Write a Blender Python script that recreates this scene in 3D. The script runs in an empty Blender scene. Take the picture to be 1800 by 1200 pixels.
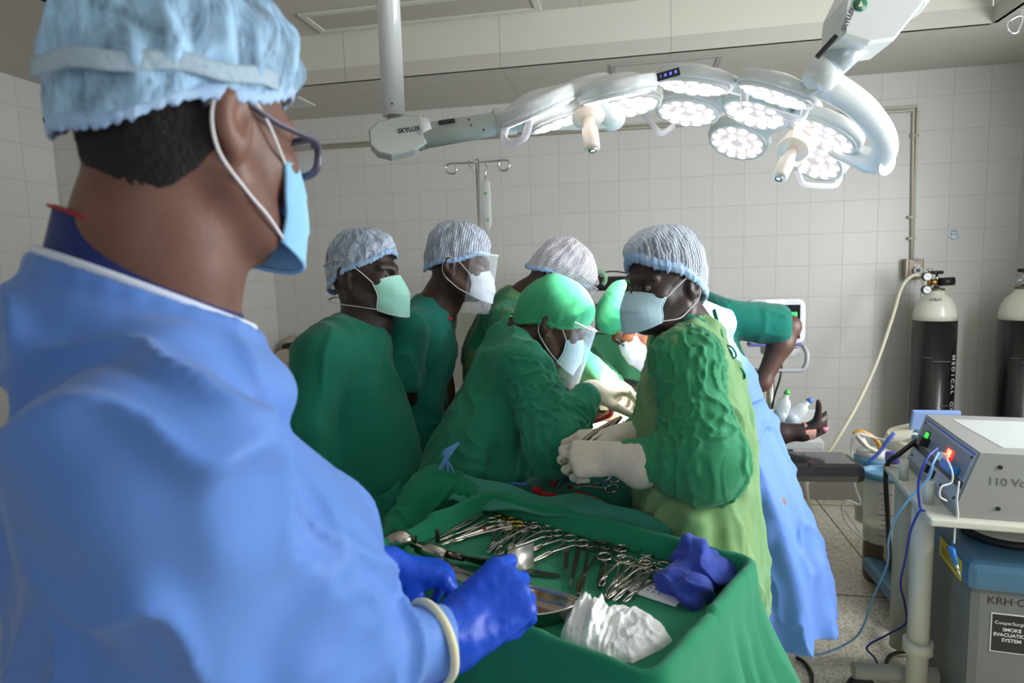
import bpy, bmesh, math, random
import numpy as np
from mathutils import Vector, Matrix, Euler
random.seed(4)
S = bpy.context.scene
COL = S.collection
PI = math.pi
# ------------------------------------------------------------------ camera
CAM = np.array([0.0, 0.0, 1.572])
CR = np.array([0.98254073, 0.18366908, -0.02965457])
CU = np.array([0.008777, 0.11345509, 0.99350436])
CF = np.array([-0.18584049, 0.97641877, -0.10986219])
FPX = 1120.0
cd = bpy.data.cameras.new('camera')
cam = bpy.data.objects.new('camera', cd)
COL.objects.link(cam)
cd.sensor_width = 36.0
cd.lens = FPX / 1800 * 36.0
cd.clip_start = 0.05
cd.dof.use_dof = True
cd.dof.focus_distance = 1.75
cd.dof.aperture_fstop = 4.5
cam.matrix_world = Matrix(((CR[0], CU[0], -CF[0], CAM[0]), (CR[1], CU[1], -CF[1], CAM[1]),
                           (CR[2], CU[2], -CF[2], CAM[2]), (0, 0, 0, 1)))
S.camera = cam
S.view_settings.view_transform = 'Standard'
S.view_settings.look = 'None'
S.view_settings.gamma = 1.0
S.view_settings.use_curve_mapping = False
S.view_settings.exposure = 0.5
# ------------------------------------------------------------------ daylight and added fill
w = bpy.data.worlds.new('world'); S.world = w; w.use_nodes = True
w.node_tree.nodes['Background'].inputs[0].default_value = (0.86, 0.93, 1.0, 1)
w.node_tree.nodes['Background'].inputs[1].default_value = 1.0
def area(name, loc, direction, sx, sy, power, col):
    l = bpy.data.lights.new(name, 'AREA'); l.shape = 'RECTANGLE'; l.size = sx; l.size_y = sy
    l.energy = power; l.color = col
    o = bpy.data.objects.new(name, l); COL.objects.link(o); o.location = loc
    o.rotation_euler = Vector(direction).to_track_quat('-Z', 'Y').to_euler()
    return o
# right-wall window daylight from out of frame, then an added fill behind the camera
area('window_daylight_right', (2.36, 1.75, 1.72), (-1, 0.0, -0.1), 2.1, 1.25, 74, (0.95, 0.98, 1.0))
area('front_fill_light', (0.9, -1.98, 1.8), (-0.25, 1, -0.02), 2.0, 1.3, 5, (0.96, 0.98, 1.0))

def R(x, y, t):
    """point seen at photo pixel (x, y) at depth t metres along the optical axis"""
    return CAM + (CF + CR * ((x - 900) / FPX) + CU * ((600 - y) / FPX)) * t
def RZ(x, y, z):
    d = R(x, y, 1.0) - CAM
    return CAM + d * ((z - CAM[2]) / d[2])
def RY(x, y, Y):
    d = R(x, y, 1.0) - CAM
    return CAM + d * (Y / d[1])
# ------------------------------------------------------------------ materials
def _mat(name):
    m = bpy.data.materials.new(name); m.use_nodes = True
    nt = m.node_tree
    return m, nt, nt.nodes['Principled BSDF']
def N(nt, t, **kw):
    n = nt.nodes.new(t)
    for k, v in kw.items():
        if k.startswith('_'): setattr(n, k[1:], v)
        else: n.inputs[k].default_value = v
    return n
def lin(c):
    return tuple(((x / 255) / 12.92 if x / 255 <= .04045 else ((x / 255 + .055) / 1.055) ** 2.4) for x in c) + (1,)
MC = {}
def flat(name, rgb, rough=.5, metal=0., var=.06, scale=6., bump=0., bscale=60., coat=0., spec=.5, emit=None, es=0, alpha=1., sheen=0., trans=0.):
    if name in MC: return MC[name]
    m, nt, b = _mat(name)
    c = lin(rgb)
    tc = N(nt, 'ShaderNodeTexCoord')
    no = N(nt, 'ShaderNodeTexNoise', Scale=scale, Detail=4.)
    nt.links.new(tc.outputs['Object'], no.inputs['Vector'])
    mr = N(nt, 'ShaderNodeMapRange'); mr.inputs['To Min'].default_value = 1 - var; mr.inputs['To Max'].default_value = 1 + var
    nt.links.new(no.outputs['Fac'], mr.inputs['Value'])
    mx = N(nt, 'ShaderNodeMix', _data_type='RGBA', _blend_type='MULTIPLY'); mx.inputs[0].default_value = 1
    mx.inputs[6].default_value = c
    nt.links.new(mr.outputs[0], mx.inputs[7]); nt.links.new(mx.outputs[2], b.inputs['Base Color'])
    b.inputs['Roughness'].default_value = rough; b.inputs['Metallic'].default_value = metal
    b.inputs['Coat Weight'].default_value = coat; b.inputs['Specular IOR Level'].default_value = spec
    b.inputs['Alpha'].default_value = alpha; b.inputs['Sheen Weight'].default_value = sheen
    b.inputs['Transmission Weight'].default_value = trans
    if emit: b.inputs['Emission Color'].default_value = lin(emit); b.inputs['Emission Strength'].default_value = es
    if bump:
        n2 = N(nt, 'ShaderNodeTexNoise', Scale=bscale, Detail=3.)
        nt.links.new(tc.outputs['Object'], n2.inputs['Vector'])
        bp = N(nt, 'ShaderNodeBump', Strength=bump, Distance=.004)
        nt.links.new(n2.outputs['Fac'], bp.inputs['Height']); nt.links.new(bp.outputs[0], b.inputs['Normal'])
    MC[name] = m
    return m
def cloth(name, rgb, rgb2=None, fade=.5, fscale=3., wr=.25, wscale=18., weave=0.06, rough=.85, stretch=(1, 1, .45), sub=0., warp=1.5, trl=0.):
    """woven / non-woven cloth: fading patches, fine creases, weave"""
    if name in MC: return MC[name]
    m, nt, b = _mat(name); L = nt.links.new
    tc = N(nt, 'ShaderNodeTexCoord')
    no = N(nt, 'ShaderNodeTexNoise', Scale=fscale, Detail=5., Roughness=.6, Distortion=.6)
    mp = N(nt, 'ShaderNodeMapping'); mp.inputs['Scale'].default_value = stretch
    L(tc.outputs['Object'], mp.inputs['Vector']); L(mp.outputs[0], no.inputs['Vector'])
    cr = N(nt, 'ShaderNodeValToRGB')
    c1 = lin(rgb); c2 = lin(rgb2) if rgb2 else tuple(min(1, x * 1.12) for x in c1[:3]) + (1,)
    cr.color_ramp.elements[0].position = fade - .16; cr.color_ramp.elements[0].color = c1
    cr.color_ramp.elements[1].position = fade + .18; cr.color_ramp.elements[1].color = c2
    L(no.outputs['Fac'], cr.inputs[0]); L(cr.outputs[0], b.inputs['Base Color'])
    b.inputs['Roughness'].default_value = rough; b.inputs['Specular IOR Level'].default_value = .25
    b.inputs['Sheen Weight'].default_value = .15; b.inputs['Sheen Roughness'].default_value = .5
    # creases
    mu = N(nt, 'ShaderNodeTexNoise', _noise_type='RIDGED_MULTIFRACTAL', Scale=wscale, Detail=2.5, Distortion=warp)
    L(mp.outputs[0], mu.inputs['Vector'])
    b1 = N(nt, 'ShaderNodeBump', Strength=wr, Distance=.012)
    L(mu.outputs['Fac'], b1.inputs['Height'])
    wv = N(nt, 'ShaderNodeTexNoise', Scale=420., Detail=1.)
    L(tc.outputs['Object'], wv.inputs['Vector'])
    b2 = N(nt, 'ShaderNodeBump', Strength=weave, Distance=.002)
    L(wv.outputs['Fac'], b2.inputs['Height']); L(b1.outputs[0], b2.inputs['Normal']); L(b2.outputs[0], b.inputs['Normal'])
    if trl:
        out = nt.nodes['Material Output']; tr = N(nt, 'ShaderNodeBsdfTranslucent'); mx = N(nt, 'ShaderNodeMixShader'); mx.inputs[0].default_value = trl
        L(cr.outputs[0], tr.inputs['Color']); L(b.outputs[0], mx.inputs[1]); L(tr.outputs[0], mx.inputs[2]); L(mx.outputs[0], out.inputs['Surface'])
    MC[name] = m
    return m
def netcap(name, rgb, wave=0., dens=.5, scale=14., amin=.3, amax=1.):
    """thin pleated non-woven bouffant cap: translucent between its pleats"""
    if name in MC: return MC[name]
    m, nt, b = _mat(name); L = nt.links.new
    tc = N(nt, 'ShaderNodeTexCoord')
    mp = N(nt, 'ShaderNodeMapping'); L(tc.outputs['UV'], mp.inputs['Vector'])
    if wave:
        mp.inputs['Scale'].default_value = (1, 1, 1)
        wv = N(nt, 'ShaderNodeTexWave', Scale=wave, Distortion=4.5, Detail=2.); wv.inputs['Detail Scale'].default_value = 2.2
        wv.bands_direction = 'X'
        L(mp.outputs[0], wv.inputs['Vector']); src = wv.outputs['Fac']
    else:
        mp.inputs['Scale'].default_value = (1, .32, 1)
        mu = N(nt, 'ShaderNodeTexNoise', Scale=scale, Detail=4., Roughness=.65, Distortion=1.6)
        L(mp.outputs[0], mu.inputs['Vector']); src = mu.outputs['Fac']
    cr = N(nt, 'ShaderNodeMapRange'); cr.inputs['From Min'].default_value = dens - (.3 if wave else .10); cr.inputs['From Max'].default_value = dens + (.45 if wave else .14)
    cr.inputs['To Min'].default_value = amin; cr.inputs['To Max'].default_value = amax
    L(src, cr.inputs['Value']); L(cr.outputs[0], b.inputs['Alpha'])
    b.inputs['Base Color'].default_value = lin(rgb); b.inputs['Roughness'].default_value = .7
    b.inputs['Subsurface Weight'].default_value = 0
    bp = N(nt, 'ShaderNodeBump', Strength=.6, Distance=.004); L(src, bp.inputs['Height']); L(bp.outputs[0], b.inputs['Normal'])
    MC[name] = m
    return m
def clear(name, rgb=(240, 245, 250), alpha=.18, rough=.08):
    if name in MC: return MC[name]
    m, nt, b = _mat(name)
    out = nt.nodes['Material Output']
    b.inputs['Base Color'].default_value = lin(rgb); b.inputs['Roughness'].default_value = rough
    fr = N(nt, 'ShaderNodeLayerWeight', Blend=.35)
    mr = N(nt, 'ShaderNodeMapRange'); mr.inputs['To Min'].default_value = alpha; mr.inputs['To Max'].default_value = min(1, alpha + .5)
    nt.links.new(fr.outputs['Facing'], mr.inputs['Value']); nt.links.new(mr.outputs[0], b.inputs['Alpha'])
    MC[name] = m
    return m
def skin(name, rgb, rough=.5):
    if name in MC: return MC[name]
    m, nt, b = _mat(name); L = nt.links.new
    tc = N(nt, 'ShaderNodeTexCoord')
    no = N(nt, 'ShaderNodeTexNoise', Scale=14., Detail=5.); L(tc.outputs['Object'], no.inputs['Vector'])
    c = lin(rgb); cr = N(nt, 'ShaderNodeValToRGB')
    cr.color_ramp.elements[0].position = .3; cr.color_ramp.elements[0].color = tuple(x * .7 for x in c[:3]) + (1,)
    cr.color_ramp.elements[1].position = .75; cr.color_ramp.elements[1].color = tuple(x * 1.3 for x in c[:3]) + (1,)
    L(no.outputs['Fac'], cr.inputs[0]); L(cr.outputs[0], b.inputs['Base Color'])
    b.inputs['Roughness'].default_value = rough; b.inputs['Specular IOR Level'].default_value = .45
    n2 = N(nt, 'ShaderNodeTexNoise', Scale=220., Detail=3.); L(tc.outputs['Object'], n2.inputs['Vector'])
    bp = N(nt, 'ShaderNodeBump', Strength=.25, Distance=.001); L(n2.outputs['Fac'], bp.inputs['Height']); L(bp.outputs[0], b.inputs['Normal'])
    MC[name] = m
    return m
WHITE = lambda: flat('white_enamel', (226, 230, 230), .25, var=.02, coat=.4)
STEEL = lambda: flat('stainless_steel', (200, 196, 190), .22, 1., var=.1)
CHROME = lambda: flat('chrome', (215, 215, 218), .12, 1., var=.03)
DARK = lambda: flat('black_plastic', (22, 22, 24), .4, var=.1)
GLOVE = lambda: flat('latex_glove_cream', (216, 206, 188), .5, var=.06, scale=25, bump=.35, bscale=45)
# ------------------------------------------------------------------ object helpers
def link(o, parent=None):
    COL.objects.link(o)
    if parent is not None:
        o.parent = parent
        o.matrix_parent_inverse = parent.matrix_world.inverted() if False else Matrix.Identity(4)
    return o
def tag(o, label=None, cat=None, group=None, kind=None):
    if label: o['label'] = label
    if cat: o['category'] = cat
    if group: o['group'] = group
    if kind: o['kind'] = kind
    return o
def root(name, label, cat, loc=(0, 0, 0), group=None, rot=(0, 0, 0)):
    o = bpy.data.objects.new(name, None); COL.objects.link(o); o.location = loc; o.rotation_euler = rot
    o.empty_display_size = .05
    return tag(o, label, cat, group)
def mesh(name, v, f, mat, parent=None, smooth=True, label=None, uv=None):
    """ONE mesh object from vertices (world or parent space) and faces"""
    me = bpy.data.meshes.new(name)
    me.from_pydata([tuple(map(float, p)) for p in v], [], [tuple(map(int, q)) for q in f])
    if smooth: me.polygons.foreach_set('use_smooth', [True] * len(me.polygons))
    if uv is not None:
        ul = me.uv_layers.new(name='uv'); li = np.empty(len(me.loops), dtype=np.int32); me.loops.foreach_get('vertex_index', li)
        ul.data.foreach_set('uv', np.asarray(uv, dtype=np.float32)[li].ravel())
    me.update()
    mats = mat if isinstance(mat, (list, tuple)) else [mat]
    for mm in mats: me.materials.append(mm)
    o = bpy.data.objects.new(name, me); COL.objects.link(o)
    if parent is not None: o.parent = parent
    if label: o['label'] = label
    return o
class MB:
    """collects primitives of one part; build() links them as one mesh"""
    def __init__(s): s.v = []; s.f = []; s.sm = []
    def add(s, v, f, smooth=False):
        n = len(s.v); s.v += [tuple(map(float, p)) for p in v]; s.f += [tuple(i + n for i in q) for q in f]; s.sm += [smooth] * len(f); return s
    def box(s, c, d, rot=0., bev=0., M=None, taper=1.):
        x, y, z = d[0] / 2, d[1] / 2, d[2] / 2
        if bev > 0:
            bm = bmesh.new(); bmesh.ops.create_cube(bm, size=1.)
            for v in bm.verts:
                tp = taper if v.co.z > 0 else 1.
                v.co = Vector((v.co.x * d[0] * tp, v.co.y * d[1] * tp, v.co.z * d[2]))
            bmesh.ops.bevel(bm, geom=bm.edges[:], offset=min(bev, min(d) * .45), segments=2, profile=.6, affect='EDGES')
            vs = [v.co.copy() for v in bm.verts]; bm.verts.index_update(); fs = [[v.index for v in f.verts] for f in bm.faces]; bm.free()
        else:
            vs = [Vector((a * x * (taper if g > 0 else 1), b * y * (taper if g > 0 else 1), g * z)) for a in (-1, 1) for b in (-1, 1) for g in (-1, 1)]
            fs = [(0, 1, 3, 2), (4, 6, 7, 5), (0, 4, 5, 1), (2, 3, 7, 6), (0, 2, 6, 4), (1, 5, 7, 3)]
        M = (M if M is not None else Matrix.Rotation(rot, 3, 'Z'))
        s.add([M @ p + Vector(c) for p in vs], fs); return s
    def ring_loft(s, rings, cap=True, closed=True, smooth=True):
        n = len(rings[0]); v = [p for r in rings for p in r]; f = []
        for i in range(len(rings) - 1):
            for j in range(n if closed else n - 1):
                k = (j + 1) % n
                f.append((i * n + j, i * n + k, (i + 1) * n + k, (i + 1) * n + j))
        s.add(v, f, smooth)
        if cap and closed:
            b = len(s.v) - len(v)
            s.f.append(tuple(b + j for j in range(n))[::-1]); s.sm.append(False)
            s.f.append(tuple(b + (len(rings) - 1) * n + j for j in range(n))); s.sm.append(False)
        return s
    def tube(s, pts, r, n=10, cap=True, flat_=1.):
        P = [np.array(p, float) for p in pts]; m = len(P)
        rr = r if isinstance(r, (list, tuple, np.ndarray)) else [r] * m
        up = None; rings = []
        for i in range(m):
            t = P[min(i + 1, m - 1)] - P[max(i - 1, 0)]; t = t / (np.linalg.norm(t) + 1e-9)
            if up is None:
                a = np.array([0, 0, 1.]) if abs(t[2]) < .9 else np.array([1., 0, 0])
                up = np.cross(t, a)
            up = up - t * (up @ t); up /= (np.linalg.norm(up) + 1e-9); bi = np.cross(t, up)
            rings.append([P[i] + rr[i] * (math.cos(2 * PI * k / n) * up + flat_ * math.sin(2 * PI * k / n) * bi) for k in range(n)])
        return s.ring_loft(rings, cap)
    def cyl(s, a, b, r, r2=None, n=24):
        return s.tube([a, b], [r, r if r2 is None else r2], n)
    def lathe(s, prof, c=(0, 0, 0), n=32, M=None):
        c = Vector(c); rings = []
        for (r, z) in prof:
            ring = [Vector((max(r, 1e-4) * math.cos(2 * PI * k / n), max(r, 1e-4) * math.sin(2 * PI * k / n), z)) for k in range(n)]
            rings.append([(M @ p if M is not None else p) + c for p in ring])
        return s.ring_loft(rings)
    def torus(s, c, Rr, r, M=None, n=28, m=8, sy=1.):
        c = Vector(c); v = []; f = []
        for i in range(n):
            a = 2 * PI * i / n
            for j in range(m):
                b = 2 * PI * j / m
                p = Vector(((Rr + r * math.cos(b)) * math.cos(a), (Rr + r * math.cos(b)) * math.sin(a) * sy, r * math.sin(b)))
                v.append((M @ p if M is not None else p) + c)
                f.append((i * m + j, ((i + 1) % n) * m + j, ((i + 1) % n) * m + (j + 1) % m, i * m + (j + 1) % m))
        return s.add(v, f, True)
    def prism(s, poly, h, M=None, c=(0, 0, 0), z0=0.):
        n = len(poly); c = Vector(c)
        v = [Vector((p[0], p[1], z0)) for p in poly] + [Vector((p[0], p[1], z0 + h)) for p in poly]
        v = [(M @ p if M is not None else p) + c for p in v]
        f = [tuple(range(n))[::-1], tuple(range(n, 2 * n))] + [(i, (i + 1) % n, n + (i + 1) % n, n + i) for i in range(n)]
        return s.add(v, f)
    def build(s, name, mat, parent=None, label=None):
        o = mesh(name, s.v, s.f, mat, parent, False, label)
        o.data.polygons.foreach_set('use_smooth', s.sm); return o
def spline(pts, n=8):
    P = [np.array(p, float) for p in pts]; out = []
    P = [2 * P[0] - P[1]] + P + [2 * P[-1] - P[-2]]
    for i in range(1, len(P) - 2):
        for k in range(n):
            t = k / n; a, b, c, d = P[i - 1], P[i], P[i + 1], P[i + 2]
            out.append(.5 * ((2 * b) + (c - a) * t + (2 * a - 5 * b + 4 * c - d) * t * t + (3 * b - a - 3 * c + d) * t ** 3))
    out.append(P[-2]); return out
def frame(x, y=None, z=None):
    """3x3 matrix with the given columns (x and approximate z)"""
    x = Vector(x).normalized(); z = Vector(z if z is not None else (0, 0, 1)); y = z.cross(x).normalized(); z = x.cross(y)
    return Matrix((x, y, z)).transposed()
def basis(fwd, up):
    """head/hand frame: +Y = fwd, +Z ~ up"""
    y = Vector(fwd).normalized(); x = y.cross(Vector(up)).normalized(); z = x.cross(y)
    return Matrix((x, y, z)).transposed()
def copy_tree(o, parent=None, label=None, matrix=None):
    c = o.copy(); COL.objects.link(c)
    if parent is not None: c.parent = parent
    if label: c['label'] = label
    if matrix is not None: c.matrix_world = matrix
    for ch in list(o.children): copy_tree(ch, c)
    return c
def text(name, s, M, size, mat, parent=None, depth=.0004, align='CENTER', font_bold=False):
    cu = bpy.data.curves.new(name, 'FONT'); cu.body = s; cu.size = size; cu.extrude = depth; cu.align_x = align; cu.align_y = 'CENTER'
    if font_bold: cu.offset = size * .02
    o = bpy.data.objects.new(name, cu); COL.objects.link(o)
    dg = bpy.context.evaluated_depsgraph_get(); me = bpy.data.meshes.new_from_object(o.evaluated_get(dg))
    bpy.data.objects.remove(o); me.name = name; me.materials.clear(); me.materials.append(mat)
    me.transform(M)
    o = bpy.data.objects.new(name, me); COL.objects.link(o)
    if parent is not None: o.parent = parent
    return o
# ------------------------------------------------------------------ noise
def _h(ix, iy, iz, s):
    n = (ix.astype(np.int64) * 374761393 + iy.astype(np.int64) * 668265263 + iz.astype(np.int64) * 2147483647 + s * 974634777) & 0xffffffff
    n = ((n ^ (n >> 13)) * 1274126177) & 0xffffffff
    return ((n ^ (n >> 16)) & 0xffff) / 32767.5 - 1.
def vnoise(p, s=0):
    i = np.floor(p); f = p - i; f = f * f * f * (f * (f * 6 - 15) + 10); i = i.astype(np.int64); r = 0
    for dx in (0, 1):
        for dy in (0, 1):
            for dz in (0, 1):
                wgt = (f[:, 0] if dx else 1 - f[:, 0]) * (f[:, 1] if dy else 1 - f[:, 1]) * (f[:, 2] if dz else 1 - f[:, 2])
                r = r + wgt * _h(i[:, 0] + dx, i[:, 1] + dy, i[:, 2] + dz, s)
    return r
def fbm(p, o=3, s=0):
    r = 0; a = 1.; q = p
    for k in range(o): r = r + a * vnoise(q, s + k); q = q * 2.03 + 7.7; a *= .5
    return r
def ridged(p, s=0, sharp=1.6):
    """sharp creases"""
    n = fbm(p, 2, s); return (1 - np.minimum(1, np.abs(n) * 1.5)) ** sharp
# ------------------------------------------------------------------ implicit surfaces
def axis(lo, hi, coarse, fine=()):
    out = [lo]
    while out[-1] < hi:
        h = coarse
        for (a, b, f) in fine:
            if a <= out[-1] < b: h = f if h > f else h
            elif out[-1] < a < out[-1] + h: h = max(f, a - out[-1])
        out.append(out[-1] + h)
    return np.array(out, dtype=np.float32)
class Vol:
    def __init__(s, xs, ys, zs):
        s.a = (xs, ys, zs); s.F = np.full((len(xs), len(ys), len(zs)), 1., np.float32)
    def _sl(s, lo, hi, pad):
        r = []
        for k in range(3):
            i = max(0, np.searchsorted(s.a[k], lo[k] - pad) - 1); j = min(len(s.a[k]), np.searchsorted(s.a[k], hi[k] + pad) + 1)
            if j - i < 1: return None
            r.append(slice(i, j))
        return tuple(r)
    def _g(s, sl):
        return np.meshgrid(s.a[0][sl[0]], s.a[1][sl[1]], s.a[2][sl[2]], indexing='ij', sparse=True)
    def comb(s, sl, d, k, mode):
        F = s.F[sl]
        if mode == 'add':
            if k <= 0: s.F[sl] = np.minimum(F, d)
            else:
                h = np.maximum(k - np.abs(F - d), 0) / k; s.F[sl] = np.minimum(F, d) - h * h * k * .25
        else:
            d = -d
            if k <= 0: s.F[sl] = np.maximum(F, d)
            else:
                h = np.maximum(k - np.abs(F - d), 0) / k; s.F[sl] = np.maximum(F, d) + h * h * k * .25
        return s
    def cone(s, a, b, r1, r2, k=.02, mode='add', sq=None):
        a = np.array(a, float); b = np.array(b, float); R_ = max(r1, r2)
        sl = s._sl(np.minimum(a, b) - R_, np.maximum(a, b) + R_, k + .03)
        if sl is None: return s
        X, Y, Z = s._g(sl); d = b - a; L2 = float(d @ d) + 1e-12
        t = np.clip(((X - a[0]) * d[0] + (Y - a[1]) * d[1] + (Z - a[2]) * d[2]) / L2, 0, 1)
        dx, dy, dz = X - a[0] - t * d[0], Y - a[1] - t * d[1], Z - a[2] - t * d[2]
        if sq is not None:  # flatten along direction sq[0] by factor sq[1]
            n = np.array(sq[0], float); n /= np.linalg.norm(n); q = dx * n[0] + dy * n[1] + dz * n[2]; f = (1 / sq[1]) ** 2 - 1
            D = np.sqrt(dx * dx + dy * dy + dz * dz + f * q * q)
        else: D = np.sqrt(dx * dx + dy * dy + dz * dz)
        return s.comb(sl, (D - (r1 + (r2 - r1) * t)).astype(np.float32), k, mode)
    def ell(s, c, r, M=None, k=.02, mode='add'):
        c = np.array(c, float); r = np.array(r, float); m = max(r)
        sl = s._sl(c - m, c + m, k + .03)
        if sl is None: return s
        X, Y, Z = s._g(sl); X = X - c[0]; Y = Y - c[1]; Z = Z - c[2]
        if M is not None:
            M = np.array(M); X, Y, Z = (M[0, 0] * X + M[1, 0] * Y + M[2, 0] * Z, M[0, 1] * X + M[1, 1] * Y + M[2, 1] * Z, M[0, 2] * X + M[1, 2] * Y + M[2, 2] * Z)
        k0 = np.sqrt((X / r[0]) ** 2 + (Y / r[1]) ** 2 + (Z / r[2]) ** 2); k1 = np.sqrt((X / r[0] ** 2) ** 2 + (Y / r[1] ** 2) ** 2 + (Z / r[2] ** 2) ** 2) + 1e-6
        return s.comb(sl, (k0 * (k0 - 1) / k1).astype(np.float32), k, mode)
    def column(s, secs, yaw=0., folds=(), k=.04, mode='add'):
        """stack of ellipses (z, cx, cy, a_forward, b_side); folds: (count, phase, amplitude at top, at bottom)"""
        secs = sorted(secs); zz = np.array([q[0] for q in secs]); A = np.array(secs, float)
        lo = np.array([(A[:, 1] - A[:, 3:5].max(1)).min(), (A[:, 2] - A[:, 3:5].max(1)).min(), zz[0]]); hi = np.array([(A[:, 1] + A[:, 3:5].max(1)).max(), (A[:, 2] + A[:, 3:5].max(1)).max(), zz[-1]])
        sl = s._sl(lo, hi, k + .05)
        X, Y, Z = s._g(sl); z = Z.ravel(); zc = np.clip(z, zz[0], zz[-1])
        # smooth interpolation
        def ip(col):
            y = A[:, col]; i = np.clip(np.searchsorted(zz, zc) - 1, 0, len(zz) - 2); t = (zc - zz[i]) / (zz[i + 1] - zz[i])
            m = np.gradient(y, zz); h = zz[i + 1] - zz[i]
            return ((2 * t ** 3 - 3 * t ** 2 + 1) * y[i] + (t ** 3 - 2 * t ** 2 + t) * h * m[i] + (-2 * t ** 3 + 3 * t ** 2) * y[i + 1] + (t ** 3 - t ** 2) * h * m[i + 1])[None, None, :]
        cx, cy, a, b = ip(1), ip(2), ip(3), ip(4)
        c_, s_ = math.cos(yaw), math.sin(yaw); dx, dy = X - cx, Y - cy
        u, v = (c_ * dx + s_ * dy) / a, (-s_ * dx + c_ * dy) / b
        rho = np.sqrt(u * u + v * v) + 1e-6
        if folds:
            th = np.arctan2(v, u); tt = (zc - zz[0]) / (zz[-1] - zz[0]); f = 1.
            for (n, ph, at, ab) in folds:
                f = f + (ab + (at - ab) * tt)[None, None, :] * np.sin(n * th + ph + .9 * np.sin(3 * th + ph * 2) + (1.3 * tt)[None, None, :])
            rho = rho / f
        d = (rho - 1) * np.minimum(a, b); dz = np.abs(z - zc)[None, None, :]
        d = np.where(dz > 0, np.sqrt(np.maximum(d, 0) ** 2 + dz ** 2), np.maximum(d, -np.minimum(z - zz[0], zz[-1] - z)[None, None, :]))
        return s.comb(sl, d.astype(np.float32), k, mode)
    def half(s, p, n, k=0.):
        """cut away everything on the +n side of the plane"""
        sl = (slice(None),) * 3; X, Y, Z = s._g(sl); n = np.array(n, float); n /= np.linalg.norm(n)
        d = -((X - p[0]) * n[0] + (Y - p[1]) * n[1] + (Z - p[2]) * n[2]); return s.comb(sl, d.astype(np.float32), k, 'sub')
    def surf(s, smooth=1):
        F = s.F; neg = F < 0; nx, ny, nz = F.shape
        cnt = np.zeros((nx - 1, ny - 1, nz - 1), np.int8)
        offs = [(i, j, k) for i in (0, 1) for j in (0, 1) for k in (0, 1)]
        for (i, j, k) in offs: cnt += neg[i:nx - 1 + i, j:ny - 1 + j, k:nz - 1 + k]
        act = (cnt > 0) & (cnt < 8); I = np.argwhere(act); idx = np.full(act.shape, -1, np.int64); idx[act] = np.arange(len(I))
        val = np.stack([F[I[:, 0] + o[0], I[:, 1] + o[1], I[:, 2] + o[2]] for o in offs], 1)
        O = np.array(offs, float); acc = np.zeros((len(I), 3)); n = np.zeros(len(I))
        for a in range(8):
            for b in range(a + 1, 8):
                if sum(x != y for x, y in zip(offs[a], offs[b])) != 1: continue
                va, vb = val[:, a], val[:, b]; m = (va < 0) != (vb < 0); t = np.where(m, va / np.where(m, va - vb, 1), 0)
                acc += m[:, None] * (O[a] + t[:, None] * (O[b] - O[a])); n += m
        loc = acc / n[:, None]; V = np.zeros((len(I), 3))
        for k in range(3):
            ax = s.a[k]; V[:, k] = ax[I[:, k]] + loc[:, k] * (ax[I[:, k] + 1] - ax[I[:, k]])
        Q = []
        for ax in range(3):
            sh = [slice(None)] * 3; sh2 = [slice(None)] * 3; sh[ax] = slice(0, -1); sh2[ax] = slice(1, None)
            A, B = neg[tuple(sh)], neg[tuple(sh2)]; ch = A != B
            E_ = np.argwhere(ch); o1, o2 = [(1, 2), (2, 0), (0, 1)][ax]
            ok = (E_[:, o1] > 0) & (E_[:, o2] > 0) & (E_[:, o1] < F.shape[o1] - 1) & (E_[:, o2] < F.shape[o2] - 1); E_ = E_[ok]
            q = []
            for (p1, p2) in ((-1, -1), (0, -1), (0, 0), (-1, 0)):
                c = E_.copy(); c[:, o1] += p1; c[:, o2] += p2; q.append(idx[c[:, 0], c[:, 1], c[:, 2]])
            q = np.stack(q, 1); inside = A[E_[:, 0], E_[:, 1], E_[:, 2]]; q[~inside] = q[~inside][:, ::-1]; Q.append(q)
        Q = np.concatenate(Q); Q = Q[(Q >= 0).all(1)]
        for _ in range(smooth): V = relax(V, Q)
        return V, Q
def relax(V, Q, lam=.5):
    acc = np.zeros_like(V); n = np.zeros(len(V))
    for a in range(4):
        i, j = Q[:, a], Q[:, (a + 1) % 4]
        for c in range(3):
            acc[:, c] += np.bincount(i, V[j, c], len(V)) + np.bincount(j, V[i, c], len(V))
        n += np.bincount(i, minlength=len(V)) + np.bincount(j, minlength=len(V))
    return V + lam * (acc / np.maximum(n, 1)[:, None] - V)
def vnorm(V, Q):
    n = np.cross(V[Q[:, 2]] - V[Q[:, 0]], V[Q[:, 3]] - V[Q[:, 1]]); out = np.zeros_like(V)
    for a in range(4):
        for c in range(3): out[:, c] += np.bincount(Q[:, a], n[:, c], len(V))
    return out / (np.linalg.norm(out, axis=1)[:, None] + 1e-12)
def keep_big(V, Q):
    """drop stray islands, keep the largest connected surface"""
    lab = np.arange(len(V))
    for _ in range(400):
        m = lab[Q].min(1); new = lab.copy()
        for a in range(4): np.minimum.at(new, Q[:, a], m)
        new = new[new]
        if (new == lab).all(): break
        lab = new
    u, c = np.unique(lab, return_counts=True); best = u[c.argmax()]; ok = lab == best
    mp = np.cumsum(ok) - 1; Q = Q[ok[Q].all(1)]; return V[ok], mp[Q]
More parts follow.
